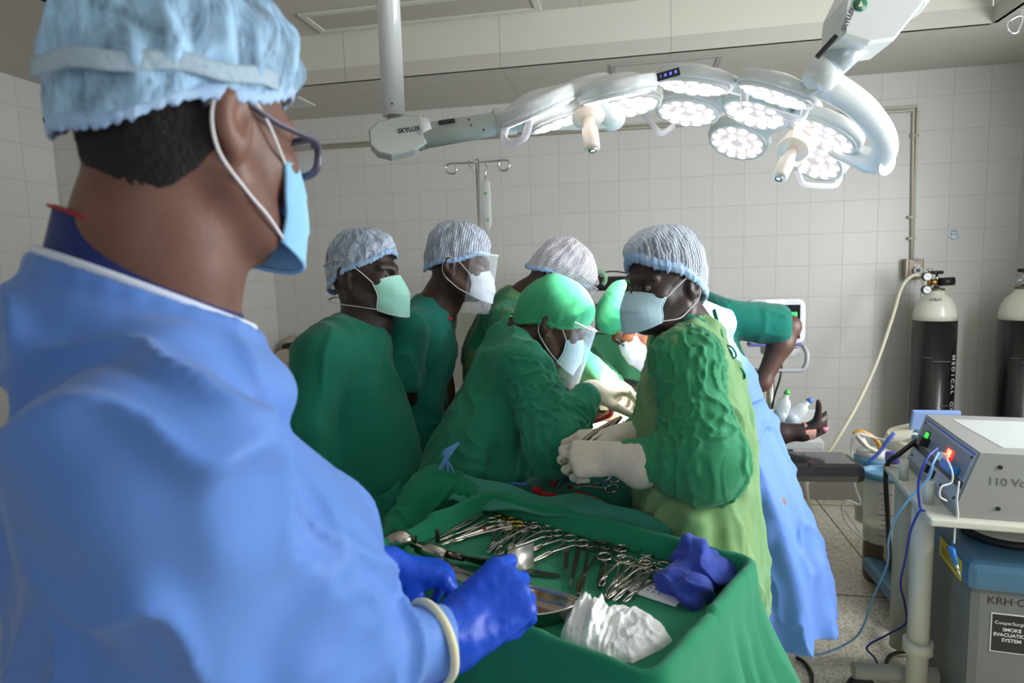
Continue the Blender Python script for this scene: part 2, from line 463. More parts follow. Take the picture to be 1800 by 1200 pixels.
def qmesh(name, V, Q, mat, parent=None, label=None, uv=None):
    me = bpy.data.meshes.new(name); me.vertices.add(len(V)); me.vertices.foreach_set('co', V.astype(np.float32).ravel())
    me.loops.add(len(Q) * 4); me.loops.foreach_set('vertex_index', Q.astype(np.int32).ravel())
    me.polygons.add(len(Q)); me.polygons.foreach_set('loop_start', np.arange(0, len(Q) * 4, 4, dtype=np.int32))
    me.polygons.foreach_set('use_smooth', np.ones(len(Q), bool)); me.update(calc_edges=True); me.validate()
    me.materials.append(mat)
    if uv is not None:
        ul = me.uv_layers.new(name='uv'); li = np.empty(len(me.loops), dtype=np.int32); me.loops.foreach_get('vertex_index', li)
        ul.data.foreach_set('uv', np.asarray(uv, dtype=np.float32)[li].ravel())
    o = bpy.data.objects.new(name, me); COL.objects.link(o)
    if parent is not None: o.parent = parent
    if label: o['label'] = label
    return o
def grid(nu, nv, fn, wrap=False):
    """parametric patch: fn(u, v) -> xyz for u, v in 0..1"""
    v = []; uv = []; f = []; cols = nu if wrap else nu + 1
    for j in range(nv + 1):
        for i in range(cols): v.append(fn(i / nu, j / nv)); uv.append((i / nu, j / nv))
    for j in range(nv):
        for i in range(nu):
            a = j * cols + i; b = j * cols + (i + 1) % cols; f.append((a, b, b + cols, a + cols))
    return v, f, uv
def thick(o, t=.0008, off=0.):
    m = o.modifiers.new('thickness', 'SOLIDIFY'); m.thickness = t; m.offset = off; return o
# ------------------------------------------------------------------ room
XL, XR, YB, YF, ZC = -3.3, 2.302, 4.412, -2.05, 2.706
XN, YN = -2.647, 3.256          # the step in the left wall
TX0, TX1, TY0, TY1, TZ = -2.297, 1.742, -1.2, 3.65, 2.985   # raised middle of the ceiling
def tile_mat(name, ax, shift, rgb=(214, 213, 208), seam=(188, 184, 174)):
    m, nt, b = _mat(name); L = nt.links.new
    tc = N(nt, 'ShaderNodeTexCoord'); sp = N(nt, 'ShaderNodeSeparateXYZ'); L(tc.outputs['Object'], sp.inputs[0])
    cb = N(nt, 'ShaderNodeCombineXYZ')
    a1 = N(nt, 'ShaderNodeMath', _operation='ADD'); a1.inputs[1].default_value = 20 - shift[0]; L(sp.outputs[ax], a1.inputs[0])
    a2 = N(nt, 'ShaderNodeMath', _operation='ADD'); a2.inputs[1].default_value = 20 - shift[1]; L(sp.outputs[2], a2.inputs[0])
    L(a1.outputs[0], cb.inputs[0]); L(a2.outputs[0], cb.inputs[1])
    br = N(nt, 'ShaderNodeTexBrick'); br.offset = 0; br.squash = 1
    for k, v in (('Scale', 1.), ('Mortar Size', .0016), ('Mortar Smooth', .3), ('Brick Width', .2), ('Row Height', .2), ('Bias', 0.)): br.inputs[k].default_value = v
    c = lin(rgb); br.inputs['Color1'].default_value = c; br.inputs['Color2'].default_value = tuple(x * .965 for x in c[:3]) + (1,); br.inputs['Mortar'].default_value = lin(seam)
    L(cb.outputs[0], br.inputs['Vector']); L(br.outputs['Color'], b.inputs['Base Color'])
    b.inputs['Roughness'].default_value = .34; b.inputs['Specular IOR Level'].default_value = .4
    no = N(nt, 'ShaderNodeTexNoise', Scale=9., Detail=2.); L(tc.outputs['Object'], no.inputs['Vector'])
    bp0 = N(nt, 'ShaderNodeBump', Strength=.12, Distance=.01); L(no.outputs['Fac'], bp0.inputs['Height'])
    bp = N(nt, 'ShaderNodeBump', Strength=.5, Distance=.002); bp.invert = True
    L(br.outputs['Fac'], bp.inputs['Height']); L(bp0.outputs[0], bp.inputs['Normal']); L(bp.outputs[0], b.inputs['Normal'])
    return m
def panel_mat(name, ax, period, shift, rgb, period2=None, ax2=1, shift2=0.):
    """painted ceiling board with fine joints"""
    m, nt, b = _mat(name); L = nt.links.new
    tc = N(nt, 'ShaderNodeTexCoord'); sp = N(nt, 'ShaderNodeSeparateXYZ'); L(tc.outputs['Object'], sp.inputs[0])
    def seam(ax, period, shift):
        a = N(nt, 'ShaderNodeMath', _operation='ADD'); a.inputs[1].default_value = 40 * period - shift + period / 2; L(sp.outputs[ax], a.inputs[0])
        mo = N(nt, 'ShaderNodeMath', _operation='MODULO'); mo.inputs[1].default_value = period; L(a.outputs[0], mo.inputs[0])
        su = N(nt, 'ShaderNodeMath', _operation='SUBTRACT'); su.inputs[1].default_value = period / 2; L(mo.outputs[0], su.inputs[0])
        ab = N(nt, 'ShaderNodeMath', _operation='ABSOLUTE'); L(su.outputs[0], ab.inputs[0])
        lt = N(nt, 'ShaderNodeMath', _operation='LESS_THAN'); lt.inputs[1].default_value = .0022; L(ab.outputs[0], lt.inputs[0]); return lt
    s1 = seam(ax, period, shift); src = s1.outputs[0]
    if period2:
        s2 = seam(ax2, period2, shift2); mxx = N(nt, 'ShaderNodeMath', _operation='MAXIMUM'); L(s1.outputs[0], mxx.inputs[0]); L(s2.outputs[0], mxx.inputs[1]); src = mxx.outputs[0]
    mx = N(nt, 'ShaderNodeMix', _data_type='RGBA'); mx.inputs[6].default_value = lin(rgb); mx.inputs[7].default_value = lin(tuple(v * .8 for v in rgb))
    L(src, mx.inputs[0]); L(mx.outputs[2], b.inputs['Base Color']); b.inputs['Roughness'].default_value = .55
    bp = N(nt, 'ShaderNodeBump', Strength=.4, Distance=.002); bp.invert = True; L(src, bp.inputs['Height']); L(bp.outputs[0], b.inputs['Normal'])
    return m
def terrazzo():
    m, nt, b = _mat('terrazzo_floor'); L = nt.links.new
    tc = N(nt, 'ShaderNodeTexCoord')
    vo = N(nt, 'ShaderNodeTexVoronoi', Scale=110.); L(tc.outputs['Object'], vo.inputs['Vector'])
    cr = N(nt, 'ShaderNodeValToRGB'); e = cr.color_ramp.elements
    e[0].position = 0.; e[0].color = lin((232, 224, 206)); e[1].position = 1.; e[1].color = lin((216, 206, 186))
    for p, c in ((.06, (178, 160, 134)), (.12, (226, 218, 200)), (.5, (234, 228, 212)), (.93, (186, 172, 150))):
        x = e.new(p); x.color = lin(c)
    sc = N(nt, 'ShaderNodeSeparateColor'); L(vo.outputs['Color'], sc.inputs[0]); L(sc.outputs[0], cr.inputs[0])
    no = N(nt, 'ShaderNodeTexNoise', Scale=3., Detail=4.); L(tc.outputs['Object'], no.inputs['Vector'])
    mr = N(nt, 'ShaderNodeMapRange'); mr.inputs['To Min'].default_value = .88; mr.inputs['To Max'].default_value = 1.06; L(no.outputs['Fac'], mr.inputs['Value'])
    mx = N(nt, 'ShaderNodeMix', _data_type='RGBA', _blend_type='MULTIPLY'); mx.inputs[0].default_value = 1; L(cr.outputs[0], mx.inputs[6]); L(mr.outputs[0], mx.inputs[7])
    L(mx.outputs[2], b.inputs['Base Color']); b.inputs['Roughness'].default_value = .38
    return m
def struct(o): o['kind'] = 'structure'; return o
T = .12
tb = tile_mat('white_wall_tiles_back', 0, (.1192, .15)); ts = tile_mat('white_wall_tiles_side', 1, (.056, .15))
fl = struct(MB().box(((XL + XR) / 2, (YB + YF) / 2, -.05), (XR - XL + .3, YB - YF + .3, .1)).build('floor', terrazzo()))
ln = flat('black_floor_inlay', (40, 38, 36), .5)
q = MB()
for x in (-2.45, -1.24, -.03, 1.19): q.box((x, (YB + YF) / 2, .0006), (.006, YB - YF, .0012))
for y in (-.5, .7, 1.9, 3.1, 4.3): q.box(((XL + XR) / 2, y, .0006), (XR - XL, .006, .0012))
struct(q.build('trim_1', ln, fl))
struct(MB().box(((XN + XR) / 2, YB + T / 2, ZC / 2 + .1), (XR - XN + .3, T, ZC + .3)).build('wall_back', tb))
lw = MB(); lw.box((XL - T / 2, (YF + YN) / 2, ZC / 2 + .1), (T, YN - YF + .2, ZC + .3))
struct(lw.build('wall_left', ts))
struct(MB().box(((XL + XN) / 2 - .06, YN + T / 2 + .001, ZC / 2 + .1), (XN - XL + .12 - .001, T, ZC + .3)).build('wall_left_return', tb))
struct(MB().box((XN - T / 2, (YN + YB) / 2 + T / 2, ZC / 2 + .1), (T, YB - YN - T, ZC + .3)).build('wall_left_recess', ts))
# right wall with its window opening (out of frame)
WY0, WY1, WZ0, WZ1 = .65, 2.85, 1.08, 2.42
q = MB(); x = XR + T / 2
q.box((x, (YF + WY0) / 2, ZC / 2), (T, WY0 - YF, ZC + .2)).box((x, (WY1 + YB) / 2, ZC / 2), (T, YB - WY1, ZC + .2))
q.box((x, (WY0 + WY1) / 2, WZ0 / 2 - .05), (T, WY1 - WY0, WZ0 + .1)).box((x, (WY0 + WY1) / 2, (WZ1 + ZC + .1) / 2), (T, WY1 - WY0, ZC + .1 - WZ1))
struct(q.build('wall_right', ts))
q = MB(); FX0, FX1 = -.1, 1.9; y = YF - T / 2  # window opening in this wall is made up, for the fill light
q.box(((XL + FX0) / 2, y, ZC / 2), (FX0 - XL, T, ZC + .2)).box(((XR + FX1) / 2, y, ZC / 2), (XR - FX1, T, ZC + .2))
q.box(((FX0 + FX1) / 2, y, .55), (FX1 - FX0, T, 1.2)).box(((FX0 + FX1) / 2, y, (2.45 + ZC + .1) / 2), (FX1 - FX0, T, ZC + .1 - 2.45))
struct(q.build('wall_front', tb))
alu = flat('aluminium_window_frame', (190, 192, 194), .35, .8)
q = MB(); x = XR + .03
for yy in (WY0 + .02, (WY0 + WY1) / 2, WY1 - .02): q.box((x, yy, (WZ0 + WZ1) / 2), (.04, .04, WZ1 - WZ0))
for zz in (WZ0 + .02, WZ1 - .02): q.box((x, (WY0 + WY1) / 2, zz), (.04, WY1 - WY0, .04))
struct(q.build('window_1', alu))
q = MB()
for xx in (FX0 + .02, (FX0 + FX1) / 2, FX1 - .02): q.box((xx, YF - .03, 1.8), (.04, .04, 1.3))
for zz in (1.17, 2.43): q.box(((FX0 + FX1) / 2, YF - .03, zz), (FX1 - FX0, .04, .04))
struct(q.build('added_window_2', alu))  # unseen frame added to go with the front fill light
# ceiling: lowered border, raised middle, the upright faces between them
cl = panel_mat('ceiling_board', 0, .93, -.715, (196, 192, 184), .93, 1, 3.9)
cu = panel_mat('raised_ceiling_board', 0, .93, -.26, (200, 196, 186), 1.2, 1, 3.34)
cs = panel_mat('ceiling_step_board', 0, .93, -.715, (216, 214, 202))
q = MB(); zt = ZC + .04
q.box(((XL + TX0) / 2, (YF + YB) / 2, zt), (TX0 - XL, YB - YF, .08)).box(((XR + TX1) / 2, (YF + YB) / 2, zt), (XR - TX1, YB - YF, .08))
q.box(((TX0 + TX1) / 2, (TY1 + YB) / 2, zt), (TX1 - TX0, YB - TY1, .08)).box(((TX0 + TX1) / 2, (TY0 + YF) / 2, zt), (TX1 - TX0, TY0 - YF, .08))
struct(q.build('ceiling', cl))
struct(MB().box(((TX0 + TX1) / 2, (TY0 + TY1) / 2, TZ + .04), (TX1 - TX0 + .2, TY1 - TY0 + .2, .08)).build('ceiling_raised', cu))
q = MB(); h = TZ - ZC; zc = (TZ + ZC) / 2
q.box(((TX0 + TX1) / 2, TY1 + .012, zc), (TX1 - TX0, .02, h)).box(((TX0 + TX1) / 2, TY0 - .012, zc), (TX1 - TX0, .02, h))
q.box((TX0 - .012, (TY0 + TY1) / 2, zc), (.02, TY1 - TY0, h)).box((TX1 + .012, (TY0 + TY1) / 2, zc), (.02, TY1 - TY0, h))
struct(q.build('trim_2', cs))
bs = flat('grey_terrazzo_skirting', (132, 128, 120), .6, var=.3, scale=90)
struct(MB().box(((XN + XR) / 2, YB - .008, .075), (XR - XN, .016, .15)).build('baseboard_back', bs))
struct(MB().box((XR - .008, (YF + YB) / 2, .075), (.016, YB - YF - .04, .15)).build('baseboard_right', bs))
struct(MB().box((XL + .008, (YF + YN) / 2, .075), (.016, YN - YF, .15)).build('baseboard_left', bs))
# recessed ceiling lamp (switched off) in the raised ceiling, hatch and vent in the lowered border
def ceil_frame(name, label, cat, x0, x1, y0, y1, z, wd, mat, pm, slats=0, pname='panel', drop=.012):
    t = root(name, label, cat, ((x0 + x1) / 2, (y0 + y1) / 2, z)); hx, hy = (x1 - x0) / 2, (y1 - y0) / 2
    q = MB()
    for sx in (-1, 1): q.box((sx * (hx - wd / 2), 0, -drop / 2), (wd, 2 * hy, drop), bev=.002)
    for sy in (-1, 1): q.box((0, sy * (hy - wd / 2), -drop / 2), (2 * hx - 2 * wd, wd, drop), bev=.002)
    q.build('frame', mat, t)
    MB().box((0, 0, -.002), (2 * hx - 2 * wd, 2 * hy - 2 * wd, .003)).build(pname, pm, t)
    if slats:
        for k in range(slats):
            MB().box((-hx + wd + (2 * hx - 2 * wd) * (k + .5) / slats, 0, -.007), (.004, 2 * hy - 2 * wd, .012), M=Matrix.Rotation(.5, 3, 'Y')).build('slat', mat, t)
    return t
wp = flat('white_paint', (214, 212, 206), .5)
ceil_frame('ceiling_light', 'long white framed ceiling light, switched off, in the raised ceiling', 'ceiling light', -1.76, -.47, 3.34, 3.62, TZ, .035, wp, flat('lamp_diffuser_off', (188, 184, 172), .6), pname='diffuser')
ceil_frame('ceiling_light', 'switched off ceiling light cut by the top edge above the surgical lamp', 'ceiling light', .02, 1.31, 3.27, 3.55, TZ, .035, wp, MC['lamp_diffuser_off'], pname='diffuser')
ceil_frame('ceiling_hatch', 'grey framed access hatch in the lowered ceiling behind the surgical lamps', 'hatch', -.11, .5, 3.77, 4.28, ZC, .03, flat('grey_hatch_frame', (168, 164, 158), .5), flat('hatch_board', (200, 196, 190), .6), drop=.008)
ceil_frame('ceiling_vent', 'small louvred air vent in the lowered ceiling beside the glasses', 'vent', -2.35, -2.05, 3.84, 4.06, ZC, .02, wp, flat('vent_shadow', (70, 68, 66), .8), slats=9, pname='backing')
# surface pipes, gas outlet, arrow sticker
pm = flat('cream_pipe', (206, 200, 182), .4)
t = root('wall_pipe', 'thin cream surface pipe run along the back wall and down to the gas outlet', 'pipe', (0, 0, 0))
for dz in (0, -.022):
    MB().tube([(XN + .005, YB - .012, 2.515 + dz), (1.713 + dz, YB - .012, 2.493 + dz), (1.717 + dz, YB - .012, 2.47 + dz), (1.722 + dz * .3, YB - .012, 1.572)], .008, 8).build('pipe_run', pm, t)
for p in ((1.716, 2.32), (1.717, 1.83), (1.72, 1.70)): MB().box((p[0] - .01, YB - .014, p[1]), (.045, .024, .016), bev=.003).build('clip', flat('pipe_clip', (176, 170, 156), .4), t)
p0 = RY(80, 212, YN - .03)
t = root('wall_pipe', 'short cream pipe entering the left wall through a dark hole behind the cap', 'pipe', (0, 0, 0))
MB().tube([(XL - .01, YN - .03, p0[2]), (XN - .05, YN - .03, p0[2] - .01)], .011, 10).build('pipe_run', pm, t)
MB().cyl((XL + .002, YN - .03, p0[2]), (XL + .004, YN - .03, p0[2]), .022).build('hole_collar', DARK(), t)
ox, oz = 1.717, 1.51
t = root('gas_outlet', 'square stainless gas outlet box with a round socket on the tiled wall', 'wall outlet', (ox, YB, oz))
MB().box((0, -.03, 0), (.105, .06, .125), bev=.006).build('housing', flat('brushed_steel', (150, 138, 124), .4, .6), t)
MB().box((0.004, -.062, 0), (.08, .006, .11), bev=.002).build('face_plate', flat('brushed_steel_dark', (120, 108, 96), .4, .6), t)
MB().lathe([(.024, 0), (.026, -.01), (.024, -.02), (.014, -.02), (.012, -.012), (.001, -.012)], (.012, -.065, -.008), 28, Matrix.Rotation(-PI / 2, 3, 'X')).build('socket', flat('socket_white', (214, 222, 216), .3), t)
MB().cyl((.012, -.07, -.008), (.012, -.088, -.008), .009).build('valve', DARK(), t)
MB().box((.008, -.067, .022), (.036, .002, .008)).build('label_strip', flat('label_white', (225, 225, 225), .5), t)
MB().box((.008, -.067, .05), (.014, .002, .006)).build('blue_mark', flat('label_blue', (50, 110, 180), .5), t)
MB().tube(spline([(.04, -.05, -.065), (.045, -.06, -.1), (.04, -.06, -.16), (.042, -.06, -.21)]), .0015, 6).build('chain', flat('grey_cord', (140, 140, 140), .5), t)
MB().box((.042, -.06, -.225), (.014, .014, .028), bev=.003).build('dust_plug', DARK(), t)
ax_, az_ = 1.953, 1.705
t = root('arrow_sticker', 'small white arrow sticker with blue outline pointing down on the tiles', 'sticker', (ax_, YB, az_))
def arrow(s, y): return [Vector((a * s, y, b * s)) for a, b in ((-.5, 1), (.5, 1), (.5, -.1), (1.05, -.1), (0, -.75), (-1.05, -.1), (-.5, -.1))]
for (nm, s, y, mt) in (('border', .034, -.001, flat('sticker_blue', (96, 160, 205), .4)), ('face', .026, -.0018, flat('sticker_white', (226, 228, 230), .4))):
    A = arrow(s, y); B = arrow(s, y - .0008); mesh(nm, A + B, [tuple(range(7)), tuple(range(13, 6, -1))] + [(i, i + 7, (i + 1) % 7 + 7, (i + 1) % 7) for i in range(7)], mt, t, False)
MB().box((0, -.003, .012), (.03, .001, .005)).build('print', flat('grey_print', (120, 120, 125), .5), t)
# wall-mounted examination lamp holder at far left with coiled cord
wx = RY(511, 612, YB - .06)
t = root('wall_unit', 'cream domed wall unit with dark opening and coiled black cord in the corner', 'wall unit', (wx[0], YB, wx[2]))
cream = flat('cream_plastic', (186, 174, 154), .45)
q = MB(); rg = []
for k in range(10):
    a = k / 9 * PI / 2; rg.append([(.098 * math.cos(a) * math.cos(b), -.085 * math.sin(a) - .002, .092 * math.cos(a) * math.sin(b)) for b in [2 * PI * j / 36 for j in range(36)]])
q.ring_loft(rg); q.build('dome', cream, t)
q = MB(); q.ring_loft([[(.10 * math.cos(b) * s, -.03 - d, -.035 + .05 * math.sin(b) * s - .012) for b in [2 * PI * j / 30 for j in range(30)]] for (s, d) in ((.96, 0), (1., .02), (1.0, .085), (.93, .1))]); q.build('cradle', cream, t)
q = MB(); q.ring_loft([[(.03 + .075 * math.cos(b) * s, -.06 - d, .018 + .03 * math.sin(b) * s) for b in [2 * PI * j / 20 for j in range(20)]] for (s, d) in ((1, 0), (1., .052))]); q.build('opening', DARK(), t)
pts = [(-.02 + .014 * math.cos(a) + .012 * a / 30, -.06 + .014 * math.sin(a), -.085 - .005 * a) for a in [i * .5 for i in range(90)]]
MB().tube(pts, .0035, 6).build('coiled_cord', DARK(), t)
# hook hanging from the lowered ceiling at the right
hp = R(1788, 42, 2.6)
t = root('ceiling_hook', 'chrome ring hook of a hanging rail under the ceiling at top right', 'hook', (hp[0], hp[1], hp[2]))
MB().tube(spline([(.012, 0, .06), (.012, 0, .03), (.0, 0, .03 - .0), (-.028, 0, .015), (-.036, 0, -.01), (-.02, 0, -.034), (.004, 0, -.03), (.016, 0, -.0), (.014, 0, .03)], 6), .0055, 10).build('hook_ring', CHROME(), t)
MB().tube([(.012, 0, .03), (.14, .02, .028)], .0055, 10).build('hook_arm', CHROME(), t)
MB().tube([(.14, .02, .028), (.14, .02, ZC - hp[2])], .009, 12).build('drop_rod', CHROME(), t)
# ------------------------------------------------------------------ surgical lamps
def vcyl(vol, c, n, r, h, k=.015, rnd=.008, mode='add'):
    c = np.array(c, float); n = np.array(n, float) / np.linalg.norm(n); m = r + h
    sl = vol._sl(c - m, c + m, k + .03)
    X, Y, Z = vol._g(sl); X, Y, Z = X - c[0], Y - c[1], Z - c[2]
    z = X * n[0] + Y * n[1] + Z * n[2]; rr = np.sqrt(np.maximum(X * X + Y * Y + Z * Z - z * z, 0))
    dx = rr - r + rnd; dz = np.abs(z) - h + rnd
    d = np.sqrt(np.maximum(dx, 0) ** 2 + np.maximum(dz, 0) ** 2) + np.minimum(np.maximum(dx, dz), 0) - rnd
    return vol.comb(sl, d.astype(np.float32), k, mode)
Vol.disc = vcyl
def led_mat():
    m, nt, b = _mat('led_light'); L = nt.links.new
    b.inputs['Base Color'].default_value = (1, 1, 1, 1); b.inputs['Emission Color'].default_value = lin((255, 246, 240)); b.inputs['Emission Strength'].default_value = 2.4
    return m
LED = led_mat(); LENS = flat('lit_lens', (200, 196, 198), .2, var=.01, emit=(255, 230, 224), es=.3)
FOC = np.array([-.02, 2.02, 1.0])
def lamp_head(name, label, mods, hub, rm=.098, foc=FOC, power=130):
    P = [R(x, y, t) for (x, y, t) in mods]; H = R(*hub)
    t = root(name, label, 'surgical lamp', tuple(H))
    A = np.array(P + [H]); lo = A.min(0) - .16; hi = A.max(0) + .16
    vol = Vol(*[axis(lo[k], hi[k], .0065) for k in range(3)])
    nH = foc - H; nH /= np.linalg.norm(nH)
    vol.disc(H - nH * .06, nH, .07, .03, .02)
    for p in P:
        n = foc - p; n /= np.linalg.norm(n)
        vol.disc(p - n * .020, n, rm + .020, .018, .008, .008)
        vol.cone(H - nH * .066, p - n * .036, .055, .065, .02, sq=(n, .32))
    V, Q = vol.surf(2); qmesh('housing', V - H, Q, WHITE(), t)
    for p in P:
        n = foc - p; n /= np.linalg.norm(n); Mz = frame(Vector(np.cross(n, (0, 1, 0.2))), z=Vector(n)).to_4x4(); c = Vector(p - H + n * .002)
        M3 = Mz.to_3x3()
        b = MB().lathe([(rm + .014, -.006), (rm + .012, .003), (rm + .002, .004), (rm, 0)], c, 40, M3).build('bezel', WHITE(), t)
        l = MB().lathe([(.001, .003), (rm, .0028), (rm, 0)], c, 40, M3).build('lens', LENS, t)
        q = MB()
        spots = [(0, 0)] if False else []
        for k in range(6): spots.append((.036, k * PI / 3 + .3))
        for k in range(12): spots.append((.076, k * PI / 6 + .1))
        for (rr, a) in spots:
            q.lathe([(.0145, 0.0), (.0135, .003), (.001, .0045)], c + M3 @ Vector((rr * math.cos(a), rr * math.sin(a), .0025)), 12, M3)
        q.build('led_cluster', LED, l)
        s = bpy.data.lights.new('surgical_beam', 'SPOT'); s.energy = power; s.spot_size = math.radians(25); s.spot_blend = .55; s.shadow_soft_size = .07; s.color = (1, .95, .88)
        so = bpy.data.objects.new('surgical_beam', s); COL.objects.link(so); so.location = tuple(p + n * .03); so.rotation_euler = Vector(n).to_track_quat('-Z', 'Y').to_euler()
    return t, H, nH, P
cl_h = clear('clear_acrylic', (240, 240, 250), .3)
def handle(t, H, top, tip, r=.02):
    a, b = R(*top) - H, R(*tip) - H; d = (b - a) / np.linalg.norm(b - a); L = np.linalg.norm(b - a)
    M = frame(Vector(np.cross(d, (0, 1, 0))), z=Vector(d))
    iv = flat('ivory_plastic', (232, 222, 208), .35)
    MB().lathe([(.036, -.05), (.038, -.035), (.036, -.002), (.047, 0), (.045, .006), (.02, .01)], a, 28, M).build('handle_collar', iv, t)
    h = MB().lathe([(.017, .005), (.0165, L * .3), (.0215, L * .4), (.023, L * .5), (.022, L * .97), (.018, L)], a, 20, M).build('handle', iv, t)
    MB().lathe([(.012, L - .002), (.012, L + .006), (.004, L + .007)], a, 14, M).build('handle_button', STEEL(), h)
def grab(t, H, pts, lab='clear acrylic grab rail'):
    MB().tube(spline([R(*p) - H for p in pts], 5), .0095, 10).build('grab_rail', cl_h, t, lab)
rl, H1, n1, P1 = lamp_head('surgical_lamp', 'larger right surgical lamp head with seven lit modules on a curved yoke',
    [(1217, 152, 1.80), (1208, 198, 2.10), (1327, 200, 1.98), (1296, 250, 2.28), (1362, 168, 1.72), (1447, 238, 1.88), (1430, 282, 2.16)], (1385, 222, 1.98), .09, np.array([-.06, 2.03, .95]))
handle(rl, H1, (1394, 262, 1.93), (1370, 312, 1.88))
grab(rl, H1, [(1308, 160, 1.62), (1309, 182, 1.60), (1318, 190, 1.6), (1360, 198, 1.6), (1402, 210, 1.6), (1412, 204, 1.61), (1418, 184, 1.63)])
grab(rl, H1, [(1402, 300, 2.2), (1408, 318, 2.2), (1418, 325, 2.2), (1462, 327, 2.2), (1474, 318, 2.2), (1478, 296, 2.2)])
grab(rl, H1, [(1132, 200, 2.2), (1150, 222, 2.2), (1160, 235, 2.2), (1172, 230, 2.2), (1184, 220, 2.2)])
kp = R(1174, 131, 1.66) - H1
kq = MB().box((0, 0, 0), (.062, .006, .02), bev=.002, M=frame(Vector((.95, .1, .22))))
kpad = kq.build('control_keypad', DARK(), rl); kpad.location = tuple(kp)
for k in range(4): o_ = MB().box(((k - 1.5) * .013, -.004, (k - 1.5) * .003), (.005, .002, .007)).build('key', flat('key_blue', (90, 90, 235), .4, emit=(90, 90, 255), es=1.5), kpad)
ll, H2, n2, P2_ = lamp_head('surgical_lamp', 'smaller left surgical lamp head tilted to the right on a straight arm',
    [(990, 212, 1.86), (1104, 187, 2.02), (1085, 168, 1.72), (945, 198, 1.70)], (1040, 196, 1.82), .092, np.array([.10, 2.05, .95]))
handle(ll, H2, (1034, 205, 1.78), (1041, 262, 1.74))
grab(ll, H2, [(935, 200, 1.62), (925, 236, 1.6), (915, 246, 1.6), (898, 252, 1.62), (886, 243, 1.66), (890, 222, 1.68)])
# ceiling tube, joint and straight arm of the left lamp
PX, PY = -.70, 1.885
t = root('lamp_support', 'white ceiling tube with jointed arm holding the left surgical lamp', 'lamp arm', (PX, PY, TZ))
def rel(p, o=(PX, PY, TZ)): return np.array(p, float) - np.array(o)
MB().lathe([(.09, 0), (.09, -.03), (.045, -.05)], (0, 0, 0), 32).build('ceiling_flange', WHITE(), t)
MB().cyl((0, 0, -.02), (0, 0, 2.045 - TZ), .034, n=32).build('drop_tube', WHITE(), t)
MB().cyl((0, 0, 2.05 - TZ), (0, 0, 2.015 - TZ), .02, n=20).build('spindle', CHROME(), t)
a, b = R(700, 245, 1.9), R(905, 212, 1.95)
M = frame(Vector(b - a), z=(0, 0, 1))
q = MB(); pr = [(-.085, -.012), (-.08, .03), (-.05, .05), (.03, .056), (.078, .048), (.078, -.032), (.04, -.046), (-.03, -.052), (-.07, -.035)]
q.ring_loft([[rel(a) + np.array(M @ Vector((x * s, yy, z * s))) for x, z in pr] for (yy, s) in ((-.048, .93), (-.04, 1), (.04, 1), (.048, .93))], smooth=False)
jb = q.build('joint_box', flat('joint_grey', (186, 190, 184), .4, var=.02), t)
Mt = Matrix.Translation(Vector(rel(a)) + M @ Vector((.035, -.0495, .012))) @ M.to_4x4() @ Matrix.Rotation(PI / 2, 4, 'X')
text('maker_lettering', 'SKYLUX', Mt, .018, DARK(), jb, font_bold=True)
MB().tube([rel(a) + np.array(M @ Vector((.06, 0, .006))), rel(a) + np.array(M @ Vector((.1, 0, .006)))], [.05, .045], 28).build('joint_collar', WHITE(), t)
e1 = R(1075, 209, 2.06)
MB().tube([rel(R(742, 240, 1.9)), rel(b), rel(e1)], [.037, .034, .03], 28).build('arm_tube', flat('arm_grey_green', (192, 200, 192), .35, var=.02), t)
MB().tube([rel(R(868, 216, 1.94)), rel(b)], [.04, .04], 28).build('arm_sleeve', WHITE(), t)
MB().box(rel(R(785, 214, 1.88)), (.05, .02, .012), bev=.005, M=M).build('latch', DARK(), t)
sv = Vol(*[axis(e1[k] - .09, e1[k] + .09, .006) for k in range(3)]); sv.ell(e1, (.045, .045, .038)); V, Q = sv.surf(1); qmesh('swivel_head', V - np.array((PX, PY, TZ)), Q, WHITE(), t)
MB().tube([rel(e1), rel(H2 - n2 * .05)], [.03, .03], 20).build('swivel_stub', WHITE(), t)
for (x, y) in ((689, 182), (684, 205), (824, 210), (828, 220), (850, 228)): MB().cyl(rel(R(x, y, 1.862 if x < 700 else 1.885)), rel(R(x, y, 1.855 if x < 700 else 1.878)), .0035, n=10).build('screw', flat('dark_screw', (80, 60, 50), .4), t)
# arm box, yoke of the right lamp
bx = R(1535, 45, 1.5); CEIL2 = (bx[0] + .35, bx[1] + .02)
t = root('lamp_support', 'white spring arm box and curved yoke holding the right surgical lamp', 'lamp arm', tuple(bx))
def rel2(p): return np.array(p, float) - bx
q = MB(); out = [(1466, 20), (1480, -8), (1495, -40), (1600, -60), (1610, 5), (1596, 30), (1550, 88), (1505, 95), (1462, 82), (1463, 38)]
def ext(o, t0, dt, s=1.):
    c = np.array([sum(p[0] for p in o) / len(o), sum(p[1] for p in o) / len(o)])
    return [rel2(R(*(c + (np.array(p) - c) * s), t0) + CF * dt) for p in o]
q.ring_loft([ext(out, 1.5, -.055, .93), ext(out, 1.5, -.045), ext(out, 1.5, .05), ext(out, 1.5, .06, .93)], smooth=False)
ab = q.build('spring_arm_box', WHITE(), t)
MB().tube([rel2(R(1590, 5, 1.52)), rel2(R(1705, -150, 1.62)), rel2(np.array((R(1705, -150, 1.62)[0], R(1705, -150, 1.62)[1], TZ)))], .045, 24).build('upper_arm', WHITE(), t)
MB().tube([rel2(R(1512, 70, 1.5)), rel2(R(1452, 126, 1.55))], .034, 28).build('lower_tube', flat('arm_blue_grey', (190, 205, 212), .25, .2, var=.02, coat=.4), t)
MB().box(rel2(R(1453, 82, 1.46)), (.012, .012, .06), bev=.003, M=Matrix.Rotation(.75, 3, 'Y')).build('latch', DARK(), t)
